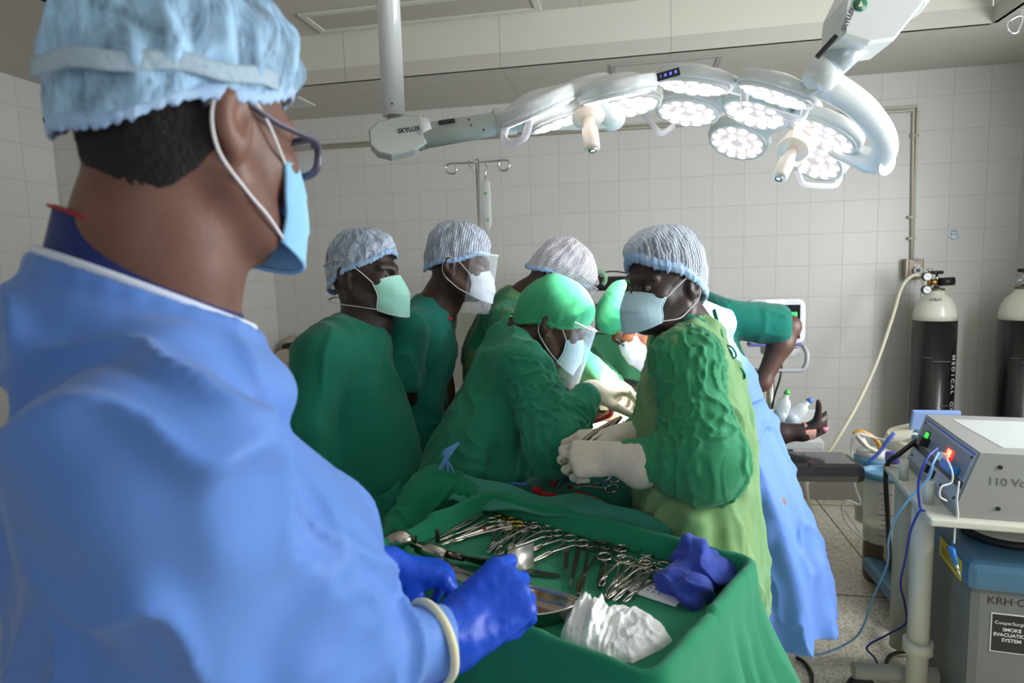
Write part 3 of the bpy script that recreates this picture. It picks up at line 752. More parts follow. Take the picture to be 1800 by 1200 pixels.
MB().tube([rel2(R(1462, 118, 1.545)), rel2(R(1440, 138, 1.56)), rel2(R(1425, 150, 1.565))], [.043, .045, .03], 28).build('knuckle', WHITE(), t)
yk = spline([R(1434, 142, 1.57), R(1470, 158, 1.58), R(1515, 190, 1.62), R(1548, 232, 1.7), R(1555, 266, 1.8), R(1540, 288, 1.86)], 8)
MB().tube([rel2(p) for p in yk], [.046 - .016 * i / len(yk) for i in range(len(yk))], 24, flat_=.75).build('yoke', WHITE(), t)
MB().tube([rel2(R(1560, 290, 1.83)), rel2(R(1530, 283, 1.88)), rel2(R(1475, 262, 1.95))], [.03, .036, .03], 24).build('yoke_pivot', WHITE(), t)
Mf = Matrix((CR, CU, -CF)).transposed().to_4x4()
f1 = Vector(rel2(R(1489, 30, 1.5) - CF * .057))
MB().lathe([(.016, -.001), (.016, .001), (.0, .001)], f1, 24, Mf.to_3x3()).build('green_badge', flat('badge_green', (40, 120, 90), .4), ab)
MB().prism([(-.006, -.006), (.006, -.006), (.001, .008)], .001, Mf.to_3x3(), f1 + Mf.to_3x3() @ Vector((0, 0, .0012))).build('badge_mark', flat('badge_cream', (220, 225, 190), .4), ab)
text('maker_lettering', 'SKYLUX', Matrix.Translation(Vector(rel2(R(1469, 55, 1.5) - CF * .0565))) @ Mf @ Matrix.Rotation(1.15, 4, 'Z'), .016, flat('grey_lettering', (90, 90, 92), .5), ab, font_bold=True)
# ------------------------------------------------------------------ people
def az(deg, pitch=0.):
    a, p = math.radians(deg), math.radians(pitch)
    return np.array([math.cos(a) * math.cos(p), math.sin(a) * math.cos(p), math.sin(p)])
class Head:
    def __init__(s, c, fwd, up=(0, 0, 1), sc=1.):
        s.c = np.array(c, float); s.M = np.array(basis(fwd, up)); s.s = sc
    def __call__(s, x, y, z): return s.c + s.s * (s.M @ np.array([x, y, z]))
    def add(s, vol, ears=True, eyes=True):
        P, k = s, s.s; M = s.M
        vol.ell(P(0, -.012, .035), np.array((.077, .099, .09)) * k, M, .03)
        vol.ell(P(0, .03, -.03), np.array((.063, .066, .085)) * k, M, .03)
        vol.ell(P(0, .04, -.078), np.array((.05, .052, .038)) * k, M, .02)
        vol.ell(P(0, .077, -.1), np.array((.02, .017, .016)) * k, M, .02)
        for q in (-1, 1):
            vol.ell(P(q * .042, .064, -.018), np.array((.024, .026, .022)) * k, M, .02)
            vol.cone(P(q * .008, .094, .02), P(q * .046, .078, .024), .010 * k, .008 * k, .016)
            vol.cone(P(q * .058, .0, -.05), P(q * .04, .055, -.09), .022 * k, .018 * k, .02)
        vol.cone(P(0, .098, .008), P(0, .112, -.036), .007 * k, .0125 * k, .014)
        for q in (-1, 1): vol.ell(P(q * .014, .103, -.039), np.array((.009, .012, .008)) * k, M, .008)
        vol.cone(P(-.022, .094, -.068), P(.022, .094, -.068), .008 * k, .008 * k, .01)
        vol.cone(P(-.018, .093, -.08), P(.018, .093, -.08), .008 * k, .008 * k, .01)
        if eyes:
            for q in (-1, 1):
                vol.ell(P(q * .031, .098, .001), np.array((.016, .012, .0115)) * k, M, .012, 'sub')
                vol.ell(P(q * .031, .0795, .001), np.array((.0148,) * 3) * k, M, .004)
                vol.ell(P(q * .031, .097, .0), np.array((.0125, .02, .0045)) * k, M, .002, 'sub')
        if ears:
            for q in (-1, 1):
                e = P(q * .082, -.018, -.004)
                vol.ell(e, np.array((.0095, .021, .033)) * k, M @ np.array(Euler((.18, 0, q * .12)).to_matrix()), .008)
                vol.ell(P(q * .091, -.013, .0), np.array((.0075, .012, .018)) * k, M, .004, 'sub')
                vol.ell(P(q * .077, -.012, -.03), np.array((.007, .009, .011)) * k, M, .006)
                vol.ell(P(q * .081, -.004, -.004), np.array((.005, .004, .008)) * k, M, .004)
def body(rt, o, head, skinmat, neck, spine, limbs, fine=(), hn=.057, feet=True, extra=None):
    """one continuous body; spine: (point, r); limbs: lists of (point, r)"""
    pts = [head.c] + [np.array(p) for p, r in spine] + [np.array(p) for l in limbs for p, r in l]; A = np.array(pts); lo = A.min(0) - .17; hi = A.max(0) + .17
    lo[2] = min(lo[2], -.01) if feet else lo[2]
    hc = head.c; fr = [(hc[k] - .125, hc[k] + .135, .0042) for k in range(3)]
    if fine: fr2 = [[fr[k]] + [(f[0][k], f[1][k], f[2]) for f in fine] for k in range(3)]
    else: fr2 = [[f] for f in fr]
    vol = Vol(*[axis(lo[k], hi[k], .019, fr2[k]) for k in range(3)])
    for i in range(len(spine) - 1): vol.cone(spine[i][0], spine[i + 1][0], spine[i][1], spine[i + 1][1], .06)
    for l in limbs:
        for i in range(len(l) - 1): vol.cone(l[i][0], l[i + 1][0], l[i][1], l[i + 1][1], .03)
    vol.cone(head(0, -.022, -.03), neck, hn, hn * 1.06, .03); vol.cone(neck, spine[0][0], hn * 1.05, spine[0][1], .05)
    if extra: extra(vol)
    head.add(vol)
    V, Q = vol.surf(1); V, Q = keep_big(V, Q)
    return qmesh('body', V - o, Q, skinmat, rt)
def eyes(rt, o, head):
    ew = flat('eye_white', (150, 136, 122), .2, var=.02); ei = flat('eye_iris', (24, 14, 10), .12, var=.02)
    for q in (-1, 1):
        c = head(q * .031, .0795, .001); v = Vol(*[axis(c[k] - .017, c[k] + .017, .0016) for k in range(3)]); v.ell(c, (.0132 * head.s,) * 3, k=0)
        V, Q = v.surf(1); e = qmesh('eyeball', V - o, Q, ew, rt)
        c2 = head(q * .031 + head.gaze if hasattr(head, 'gaze') else q * .031, .0795 + .0098, .001); v = Vol(*[axis(c2[k] - .009, c2[k] + .009, .0012) for k in range(3)]); v.ell(c2, (.0058, .0045, .0058), head.M, k=0)
        V, Q = v.surf(1); qmesh('iris', V - o, Q, ei, e)
def hair(rt, o, head, low=-.06, mat=None, grow=.003, nk=None, hn=.057):
    mat = mat or flat('short_black_hair', (30, 26, 25), .9, var=.35, scale=160, bump=.9, bscale=260)
    c, k = head.c, head.s; v = Vol(*[axis(c[i] - .135, c[i] + .14, .0042) for i in range(3)])
    v.ell(head(0, -.012, .035), np.array((.077 + grow, .099 + grow, .09 + grow)) * k, head.M, .03)
    v.ell(head(0, .03, -.03), np.array((.063 + grow, .066, .085)) * k, head.M, .03)
    if nk is not None:
        a_ = head(0, -.022, -.03); b_ = a_ + (np.array(nk) - a_) * .75; v.cone(a_, b_, hn + .0035, hn * 1.04 + .001, .03)
    v.half(head(0, -.004, 0), head.M @ np.array((0, 1, -.62)), .006)
    v.half(head(0, -.06, low), head.M @ np.array((0, .30, -1)), .012)
    for q in (-1, 1): v.ell(head(q * .088, -.006, -.012), np.array((.02, .030, .042)) * k, head.M, .008, 'sub')
    V, Q = v.surf(1); V += vnorm(V, Q) * (.0012 * vnoise(V * 260))[:, None]
    return qmesh('hair', V - o, Q, mat, rt)
def cap(rt, o, head, mat, bandmat, zf=.06, zb=-.035, puff=.012, top=.15, seed=1, roll=.008, band=True, fold=.006, back=0., name='bouffant_cap', nu=120, nv=44, ruffle=.0035):
    """bouffant cap: rim tilts from forehead (zf) to nape (zb)"""
    r = random.Random(seed); ph = [r.random() * 6.3 for _ in range(6)]
    def rim(th):
        x, y = math.cos(th), math.sin(th); z = zb + (zf - zb) * (.5 + .5 * y) ** .9
        f = 1 - .25 * max(0, (-.0 - z)) / .1
        return x * .0845 * f, -.012 + y * .108 * f, z + .004 * math.sin(5 * th + ph[0])
    NZ_ = fbm(np.array([[rim(2 * PI * i / nu)[0] * 26 + seed, rim(2 * PI * i / nu)[1] * 26, rim(2 * PI * i / nu)[2] * 14 + 5 * j / nv] for j in range(nv + 1) for i in range(nu)]), 2, seed).reshape(nv + 1, nu)
    def fn(u, v):
        th = 2 * PI * u; x, y, z = rim(th); s = math.sin(v * PI / 2); c = math.cos(v * PI / 2)
        bul = 1 + puff * 12 * math.sin(min(1, v * 1.6) * PI) * .6 + puff * 3 * c
        y0 = -.015; yy = y0 + (y - y0) * c ** .66 * bul - back * math.sin(v * PI) * (.5 - .5 * math.sin(th)); xx = x * c ** .66 * bul
        zz = z + (top - z) * s - back * .4 * math.sin(v * PI) * (.5 - .5 * math.sin(th))
        pl = fold * (c ** .5) * (math.sin(17 * th + ph[1] + 2.2 * math.sin(2.5 * v * PI + th * 2)) * .4 + math.sin(29 * th + ph[2] + 3 * v) * .3 + .9 * NZ_[int(round(v * nv)), int(round(u * nu)) % nu])
        n = math.hypot(x, y - y0) + 1e-6; k = pl * math.sin(min(1, v * 4 + .15) * PI / 2)
        return head(xx + k * x / n, yy + k * (y - y0) / n, zz + k * .5 * s) - o
    v, f, uv = grid(nu, nv, fn, True)
    uv = [(float(p[1]) * 10, float(p[2]) * 10 + float(p[0]) * 3) for p in [(head.M.T @ (np.array(q) + o - head.c)) for q in v]]
    c_ = mesh(name, v, f, mat, rt, uv=uv)
    if band:
        def fb(u, w):
            th = 2 * PI * u; x, y, z = rim(th); a = w * 2 * PI; n = math.hypot(x, y + .012)
            rr = roll * (1 + .12 * math.sin(23 * th + ph[3]) + .12 * math.sin(41 * th + ph[4])); ru = .5 * ruffle * math.sin(60 * th + ph[5]) * (math.sin(a) < -.3)
            return head(x + (x / n) * (rr * .55 * math.cos(a) + .002), y + ((y + .012) / n) * (rr * .55 * math.cos(a) + .002), z + rr * 1.15 * math.sin(a) + ru) - o
        v, f, uv = grid(170, 8, fb, True); b_ = mesh('elastic_band', v, f, bandmat, c_, uv=uv)
    return c_
def mask(rt, o, head, mat, strapmat, ztop=-.004, zbot=-.118, pleats=3, loops='ear', bulge=1., seed=1, wside=1.25):
    def fn(u, v):
        a = (u * 2 - 1) * wside; sd = abs(u * 2 - 1) ** 2
        z = (ztop - .018 * sd) * (1 - v) + (zbot + .022 * sd) * v
        ry = .079 + (.026 * math.sin(min(1., v * 1.35) * PI * .62)) * bulge - .012 * max(0, v - .75) * 4 * .25
        ry += .0034 * (((v * pleats) % 1.) ** 2 - .3) * (1 - sd) * (0 < v < 1) + .003 * math.sin(7 * a + 9 * v + seed) * (.3 + sd) * .5
        rx = .0705 - .006 * v + .002 * math.sin(9 * v + seed)
        return head(rx * math.sin(a), .03 + ry * math.cos(a) * (1 - .0 * v), z) - o
    v, f, uv = grid(36, 30, fn); m = mesh('face_mask', v, f, mat, rt, uv=uv); thick(m, .0012, 1)
    q = MB()
    for i, (v0, v1) in enumerate(((0, .05), (.95, 1.))):
        q.tube([np.array(fn(u / 24, (v0 + v1) / 2)) for u in range(25)], .0022, 6)
    for u in (0, 1): q.tube([np.array(fn(u, w / 12)) for w in range(13)], .0022, 6)
    q.build('mask_edge', mat if loops == 'ear' else strapmat, m)
    for sgn in (-1, 1):
        u = 0 if sgn < 0 else 1; T_, B_ = np.array(fn(u, .03)) + o, np.array(fn(u, .95)) + o
        if loops == 'ear':
            pts = [T_, head(sgn * .082, .012, .014), head(sgn * .087, -.026, .024), head(sgn * .082, -.04, .0), head(sgn * .081, -.032, -.035), head(sgn * .078, .002, -.062), head(sgn * .074, .03, -.078), B_]
            MB().tube([p - o for p in spline(pts, 6)], .0015, 6).build('ear_loop', strapmat, m)
        else:
            pts = [T_, head(sgn * .079, .02, .02), head(sgn * .082, -.03, .045), head(sgn * .06, -.09, .03), head(0, -.125, .02)]
            MB().tube([p - o for p in spline(pts, 6)], .0045, 8, flat_=.3).build('tie_strap', strapmat, m)
            pts = [B_, head(sgn * .073, .01, -.085), head(sgn * .075, -.035, -.08), head(sgn * .055, -.085, -.07), head(0, -.098, -.065)]
            MB().tube([p - o for p in spline(pts, 6)], .0045, 8, flat_=.3).build('tie_strap', strapmat, m)
    return m
def shield(rt, o, head, ztop=.055, zbot=-.15, fr=True, tilt=0.):
    def fn(u, v):
        a = (u * 2 - 1) * 1.3; z = ztop + (zbot - ztop) * v; return head(.093 * math.sin(a), .02 + .112 * math.cos(a) + tilt * v * .08, z) - o
    v, f, uv = grid(28, 10, fn); m = mesh('face_shield', v, f, clear('clear_visor', (235, 240, 245), .12, .05), rt)
    if fr: MB().tube([np.array(fn(i / 28, .02)) for i in range(29)], .0035, 8, flat_=.5).build('shield_band', clear('visor_foam', (235, 238, 240), .75, .5), m)
    return m
def rotm(ax, a): return np.array(Matrix.Rotation(a, 3, Vector(ax)))
def hand(vol, wrist, fwd, dorsal, side=1, curl=((.4, .5, .3),) * 4, thumb=(.4, .3), spread=.06, g=1., forearm=None, thumbdir=None):
    """palm, four fingers of different lengths and a thumb; side=+1 thumb on +X of the hand frame"""
    y = np.array(fwd, float); y /= np.linalg.norm(y); z = np.array(dorsal, float); z -= y * (z @ y); z /= np.linalg.norm(z); x = np.cross(y, z) * side
    M = np.stack([x, y, z], 1); W = np.array(wrist, float)
    def P(a, b, c): return W + M @ (np.array([a, b, c]) * g)
    kx = (.031, .0105, -.0105, -.03); ky = (.088, .092, .088, .079)
    L_ = ((.043, .026, .021), (.047, .030, .022), (.043, .028, .021), (.034, .021, .019)); rr = (.0100, .0103, .0098, .0088)
    vol.ell(P(0, .045, -.002), np.array((.038, .05, .0155)) * g, M, .012)
    vol.ell(P(.024, .03, -.012), np.array((.018, .03, .014)) * g, M, .012)
    vol.cone(P(0, -.03, 0), P(0, .02, 0), .027 * g, .027 * g, .02, sq=(M[:, 2], .78))
    if forearm is not None: vol.cone(forearm[0], P(0, -.02, 0), forearm[1], .029 * g, .02)
    for i in range(4):
        p = P(kx[i], ky[i], 0); vol.cone(P(kx[i] * .6, .02, 0), p, .014 * g, .0128 * g, .012); ang = 0; sp = spread * (1.5 - i)
        r = rr[i] * g
        for j in range(3):
            ang += curl[i][j]; d = M @ np.array([math.sin(sp) * math.cos(ang), math.cos(sp) * math.cos(ang), -math.sin(ang)]); q = p + d * L_[i][j] * g
            vol.cone(p, q, r, r * .93, .004); r *= .93; p = q
    b = P(.022, .018, -.012); td = thumbdir or (.72, .62, -.3)
    d = M @ (np.array(td) / np.linalg.norm(td)); q = b + d * .046 * g; vol.cone(b, q, .0155 * g, .0125 * g, .012)
    d2 = M @ (rotm((0, 0, 1), thumb[0] * 1.) @ rotm((0, 1, 0), thumb[1]) @ (M.T @ d)); q2 = q + d2 * .032 * g; vol.cone(q, q2, .012 * g, .0108 * g, .004)
    d3 = M @ (rotm((0, 0, 1), thumb[0] * 1.6) @ rotm((0, 1, 0), thumb[1]) @ (M.T @ d)); vol.cone(q2, q2 + d3 * .026 * g, .0108 * g, .0092 * g, .004)
def glove(rt, o, mat, wrist, fwd, dorsal, side, cuff, h=.0034, name='glove', cr=(.037, .035), gs=1.06, **kw):
    W = np.array(wrist, float); c = np.array(cuff, float); A = np.array([W, W + np.array(fwd, float) / np.linalg.norm(fwd) * .2, c]); lo = A.min(0) - .12; hi = A.max(0) + .12
    v = Vol(*[axis(lo[k], hi[k], h) for k in range(3)]); v.cone(c, W, cr[0], cr[1], .01)
    hand(v, wrist, fwd, dorsal, side, g=gs, **kw); V, Q = v.surf(1); V, Q = keep_big(V, Q)
    n = vnorm(V, Q); V += n * (.0009 * fbm(V * 70, 2, 3))[:, None]
    g_ = qmesh(name, V - o, Q, mat, rt)
    return g_
def garment(rt, o, name, mat, build, lo, hi, h=.009, big=.006, bs=(7, 7, 3), crease=.006, cs=(16, 16, 9), seed=0, smooth=1, sharp=2.2, calm=()):
    """cloth body: implicit shape + broad folds + sharp creases"""
    v = Vol(*[axis(lo[k], hi[k], h) for k in range(3)]); build(v); V, Q = v.surf(smooth); V, Q = keep_big(V, Q); n = vnorm(V, Q)
    wv = np.stack([fbm(V * 5 + 3, 2, seed + 11), fbm(V * 5 + 9, 2, seed + 12), fbm(V * 5 + 17, 2, seed + 13)], 1) * .06
    at = np.ones(len(V))
    for (c_, r_) in calm: at = at * np.clip((np.linalg.norm(V - np.array(c_), axis=1) - r_) / (r_ * .7), .06, 1)
    V2 = V + (n * at[:, None]) * (big * fbm((V + wv) * np.array(bs), 2, seed) + crease * (ridged((V + wv) * np.array(cs), seed + 5, sharp) - .3))[:, None]
    return qmesh(name, V2 - o, Q, mat, rt)
def bounds(pts, pad=.2):
    A = np.array(pts, float); return A.min(0) - pad, A.max(0) + pad
def sec(p, a, b): return (float(p[2]), float(p[0]), float(p[1]), a, b)
def legs(hip, face, z0=0., sep=.1, r=.075):
    """two leg chains down to the floor, with feet"""
    f = az(face); s = np.array([f[1], -f[0], 0]); out = []
    for q in (-1, 1):
        h = np.array([hip[0], hip[1], hip[2]]) + s * q * sep; out.append([(h, r), (np.array([h[0], h[1], .48]) + f * .02, .055), (np.array([h[0], h[1], .1]), .04), (np.array([h[0], h[1], .045]) - f * .03, .04), (np.array([h[0], h[1], .035]) + f * .16, .032)])
    return out
def shoes(rt, o, chains, mat=None):
    for l in chains:
        a, b = l[-2][0], l[-1][0]; lo = np.minimum(a, b) - .09; hi = np.maximum(a, b) + .09; v = Vol(*[axis(lo[k], hi[k], .009) for k in range(3)])
        v.cone((a[0], a[1], .06), (b[0], b[1], .045), .052, .046, .02); v.cone((a[0], a[1], .1), (a[0], a[1], .06), .05, .05, .02); v.half((0, 0, .003), (0, 0, -1)); V, Q = v.surf(1)
        qmesh('shoe', V - o, Q, mat or flat('clog_white', (190, 190, 186), .5), rt)
def trousers(rt, o, mat, chains, r=.1, seed=0, z0=.09, zt=.6):
    P = [p for l in chains for p, _ in l]; lo, hi = bounds(P, .17); lo[2] = z0 - .02
    def b(v):
        for l in chains:
            v.cone(l[0][0], l[1][0], r * 1.05, r * .92, .04); v.cone(l[1][0], l[2][0], r * .92, r * .85, .04)
        v.cone(chains[0][0][0], chains[1][0][0], .12, .12, .05); v.half((0, 0, z0), (0, 0, -1))
        if zt: v.half((0, 0, zt), (0, 0, 1))
    return garment(rt, o, 'trousers', mat, b, lo, hi, .013, .006, (8, 8, 3), .004, seed=seed)
SK = skin('dark_brown_skin', (74, 50, 40), .45); SK2 = skin('deep_brown_skin', (58, 42, 38), .45)
GR_A = cloth('plain_green_gown', (12, 106, 84), (20, 118, 94), wr=.12, wscale=5, fscale=2.)
GR_B = cloth('worn_green_gown', (34, 122, 92), (44, 138, 104), wr=.4, wscale=16, fscale=3.)
GR_S = cloth('teal_green_scrubs', (14, 108, 92), (22, 122, 104), wr=.18, wscale=8, fscale=2.)
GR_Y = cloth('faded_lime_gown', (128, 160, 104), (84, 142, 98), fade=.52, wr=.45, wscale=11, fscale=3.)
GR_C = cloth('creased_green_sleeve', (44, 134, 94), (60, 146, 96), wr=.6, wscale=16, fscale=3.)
BL_G = cloth('blue_nonwoven_gown', (96, 138, 216), (104, 146, 222), wr=.10, wscale=5, weave=.03, rough=.6, fscale=2.)
SM = netcap('smooth_net_cap', (196, 212, 232), 0., .47, 9., .35, .95)
WAVE = netcap('wavy_net_cap', (205, 214, 230), 4.2, .42, 14, .45, .9)
WAVE2 = netcap('white_wavy_net_cap', (226, 222, 232), 4.6, .35, 14, .5, 1.)
BAND = cloth('blue_cap_band', (150, 184, 224), (176, 204, 236), wr=.5, wscale=30, fscale=20)
MKB = cloth('pale_blue_mask', (188, 220, 232), (196, 226, 236), wr=.15, wscale=14, weave=.03, fscale=8.)
MKG = cloth('mint_mask', (166, 232, 214), (176, 236, 220), wr=.15, wscale=14, weave=.03, fscale=8.)
MKW = cloth('white_mask', (214, 218, 224), (222, 226, 230), wr=.15, wscale=14, weave=.03, fscale=8.)
WST = flat('white_elastic', (226, 226, 228), .7, var=.02)

# ---- person A: broad, plain green gown, mint tie mask, standing at the left
def person_a():
    f = az(-6, -2); H = Head(R(640, 484, 1.93), f, (0.03, 0, 1), 1.04); b = az(8)
    o = np.array([R(615, 700, 1.92)[0], R(615, 700, 1.92)[1], 0.]); nk = R(648, 562, 1.94)
    rt = root('person', 'person in plain dark green gown with mint green tie mask, standing at the left', 'person', tuple(o))
    s0 = R(618, 612, 1.93); hip = R(632, 880, 1.9); L = legs((hip[0], hip[1], .85), 8)
    rs, re, rw = R(562, 628, 1.75), R(536, 752, 1.72), R(575, 880, 1.76); lsh = R(650, 600, 2.1); le, lw_ = lsh + [0, .03, -.3], lsh + [.03, 0, -.55]
    body(rt, o, H, SK2, nk, [(s0 + [0, 0, -.02], .1), (R(615, 700, 1.92), .13), (hip, .11)], [[(rs, .05), (re, .04), (rw, .03), (rw - [0, 0, .08], .03)], [(lsh, .05), (le, .04), (lw_, .03), (lw_ - [0, 0, .08], .03)]] + L, hn=.062)
    H.gaze = .004; eyes(rt, o, H); hair(rt, o, H, -.03)
    def g(v):
        c = (R(614, 690, 1.92), R(624, 770, 1.9), R(634, 860, 1.88))
        v.column([sec(R(614, 600, 1.93), .10, .15), sec(c[0], .155, .175), sec(c[1], .185, .185), sec(c[2], .185, .19), (.8, c[2][0] + .01, c[2][1], .19, .22), (.42, c[2][0] + .01, c[2][1], .2, .23)], math.radians(8), [(7, .6, .0, .045), (4, 2., .0, .03)])
        v.cone(R(622, 598, 1.93), rs, .08, .075, .06); v.cone(R(622, 598, 1.93), lsh, .08, .075, .06)
        v.cone(rs, re, .078, .07, .02); v.cone(re, rw, .07, .062, .02); v.cone(lsh, le, .08, .07, .04); v.cone(le, lw_, .07, .06, .04)
        v.ell(nk + [.01, -.0, .045], (.085, .095, .075), None, .015, 'sub')
    lo, hi = bounds([rs, re, lw_, s0, hip], .27); lo[2] = .4
    gn = garment(rt, o, 'surgical_gown', GR_A, g, lo, hi, .008, .010, (6, 6, 2), .011, (9, 9, 2.4), 3, sharp=1.8)
    # pocket low on the gown
    def pk(u, w):
        p = R(640 + (u * 62 + 4 * math.sin(w * 3)), 868 + 60 * w + 14 * math.sin(u * PI) * (1 - w) - 40 * u * (1 - w) * .6, 1.685 - .02 * math.sin(u * PI)); return p - o
    v, ff, uv = grid(12, 12, pk); thick(mesh('pocket', v, ff, GR_A, gn, uv=uv), .003)
    cap(rt, o, H, SM, BAND, .066, -.05, .004, .138, 3, .007, fold=.004, back=.012); mask(rt, o, H, MKG, WST, .002, -.12, 2, 'tie', 1.25, wside=1.15)
    trousers(rt, o, GR_S, L, .09, 3); shoes(rt, o, L)
person_a()
# ---- person B: teal scrubs, face shield, leaning forward with an arm behind the back
def person_b():
    f = az(6, -10); H = Head(R(806, 466, 2.2), f, (.05, 0, 1), 1.0)
    o = np.array([R(740, 700, 2.25)[0], R(740, 700, 2.25)[1], 0.]); nk = R(778, 525, 2.25)
    rt = root('person', 'person in short sleeved teal scrubs and clear face shield, arms behind the back', 'person', tuple(o))
    s0 = R(742, 570, 2.24); hip = R(748, 840, 2.25); L = legs((hip[0], hip[1], .85), 10)
    rs, re, rw = R(712, 585, 2.04), R(698, 668, 2.04), R(742, 720, 2.16); lsh = R(765, 560, 2.42); le, lw_ = lsh + [-.06, .02, -.28], lsh + [-.14, -.1, -.36]
    fa = (np.minimum(re, rw) - .05, np.maximum(re, rw) + .05, .009)
    body(rt, o, H, SK, nk, [(s0 + [0, 0, -.02], .09), (R(738, 690, 2.25), .11), (hip, .10)], [[(rs, .045), (re, .038), (rw, .028), (rw + [.05, .06, -.02], .028)], [(lsh, .045), (le, .038), (lw_, .028), (lw_ + [.0, -.06, -.02], .028)]] + L, fine=(fa,))
    eyes(rt, o, H); hair(rt, o, H, -.055)
    def g(v):
        v.column([sec(R(748, 552, 2.24), .085, .15), sec(R(740, 615, 2.24), .125, .165), sec(R(733, 690, 2.25), .125, .165), sec(R(738, 760, 2.25), .12, .17), sec(R(745, 830, 2.25), .135, .2)], math.radians(10), [(6, .6, .01, .05), (9, 2., .0, .03)])
        v.cone(R(755, 548, 2.25), rs, .07, .065, .05); v.cone(R(755, 548, 2.25), lsh, .07, .065, .05); e = rs + (re - rs) * .95
        v.cone(rs, e, .07, .076, .015); v.half(e, (re - rs) / np.linalg.norm(re - rs)) if False else None
        v.cone(lsh, lsh + (le - lsh) * .8, .07, .07, .04); v.ell(nk + [.02, 0, .03], (.07, .075, .055), None, .012, 'sub')
        v.ell(e + (re - rs) / np.linalg.norm(re - rs) * .07, (.075, .075, .05), None, .006, 'sub')
    lo, hi = bounds([rs, re, lsh, s0, hip], .25); garment(rt, o, 'scrub_top', GR_S, g, lo, hi, .007, .008, (7, 7, 4), .011, (11, 11, 7), 8, sharp=2.)
    trousers(rt, o, cloth('dark_teal_trousers', (16, 84, 78), (20, 92, 84)), L, .105, 5, zt=0); shoes(rt, o, L)
    MB().tube([p - o for p in spline([nk + [-.066, -.02, .0], nk + [-.05, -.06, -.012], nk + [.0, -.075, -.035], nk + [.05, -.06, -.07]], 6)], .008, 8, flat_=.4).build('red_neck_cord', flat('crimson_cord', (170, 30, 60), .6), rt)
    cap(rt, o, H, WAVE, BAND, .056, -.03, .006, .15, 5, .008, fold=.005, back=.015); mask(rt, o, H, MKW, WST, -.004, -.115, 3, 'ear', 1.1); shield(rt, o, H)
person_b()
# ---- person C: surgeon bending over behind
def person_c():
    f = az(8, -42); H = Head(R(978, 492, 2.3), f, (.7, .1, .75), 1.03)
    o = np.array([R(880, 700, 2.35)[0], R(880, 700, 2.35)[1], 0.]); nk = R(925, 527, 2.34)
    rt = root('person', 'person in tie-dyed green gown and white hairnet, bent over the patient behind the green cap', 'person', tuple(o))
    s0 = R(890, 570, 2.34); hip = R(880, 860, 2.35); L = legs((hip[0], hip[1], .85), 0)
    rs, re, rw = R(905, 590, 2.18), R(992, 622, 2.12), R(1062, 672, 2.05); lsh = R(920, 560, 2.5); le, lw_ = R(1010, 620, 2.4), R(1085, 690, 2.25)
    body(rt, o, H, SK, nk, [(s0, .09), (R(880, 690, 2.35), .11), (hip, .10)], [[(rs, .045), (re, .038), (rw, .028)], [(lsh, .045), (le, .038), (lw_, .028)]] + L)
    hair(rt, o, H, -.05)
    def g(v):
        v.column([sec(R(890, 545, 2.34), .10, .15), sec(R(884, 600, 2.35), .135, .165), sec(R(882, 690, 2.35), .135, .17), sec(R(884, 800, 2.35), .14, .2), (.8, o[0], o[1], .15, .2), (.4, o[0], o[1], .18, .22)], 0, [(6, .6, .01, .05), (9, 2., .0, .03)])
        v.cone(R(905, 545, 2.34), rs, .08, .075, .05); v.cone(R(905, 545, 2.34), lsh, .08, .075, .05)
        v.cone(rs, re, .08, .068, .03); v.cone(re, rw, .068, .044, .03); v.cone(lsh, le, .075, .066, .03); v.cone(le, lw_, .066, .044, .03)
        v.ell(nk + [.02, 0, .03], (.07, .075, .055), None, .012, 'sub')
    lo, hi = bounds([rs, rw, lsh, lw_, s0, hip], .25); lo[2] = .4
    garment(rt, o, 'surgical_gown', cloth('tie_dyed_gown', (30, 112, 78), (132, 160, 96), fade=.60, wr=.5, wscale=12, fscale=5.5, stretch=(1, 1, 1)), g, lo, hi, .009, .007, (7, 7, 4), .008, (12, 12, 9), 12)
    cap(rt, o, H, WAVE2, BAND, .05, -.03, .012, .152, 9, .008, fold=.005); mask(rt, o, H, MKW, WST); shield(rt, o, H, .07, -.14)
    glove(rt, o, GLOVE(), R(1070, 690, 2.02), (.12, -.05, -.99), (-.6, -.75, 0), 1, R(1058, 668, 2.05), curl=((.3, .5, .4),) * 4)
    glove(rt, o, GLOVE(), R(1098, 705, 2.2), (-.15, -.5, -.9), (.3, .9, 0), -1, R(1086, 690, 2.25), curl=((.5, .5, .4),) * 4)
    trousers(rt, o, GR_S, L, .1, 5); shoes(rt, o, L)
person_c()
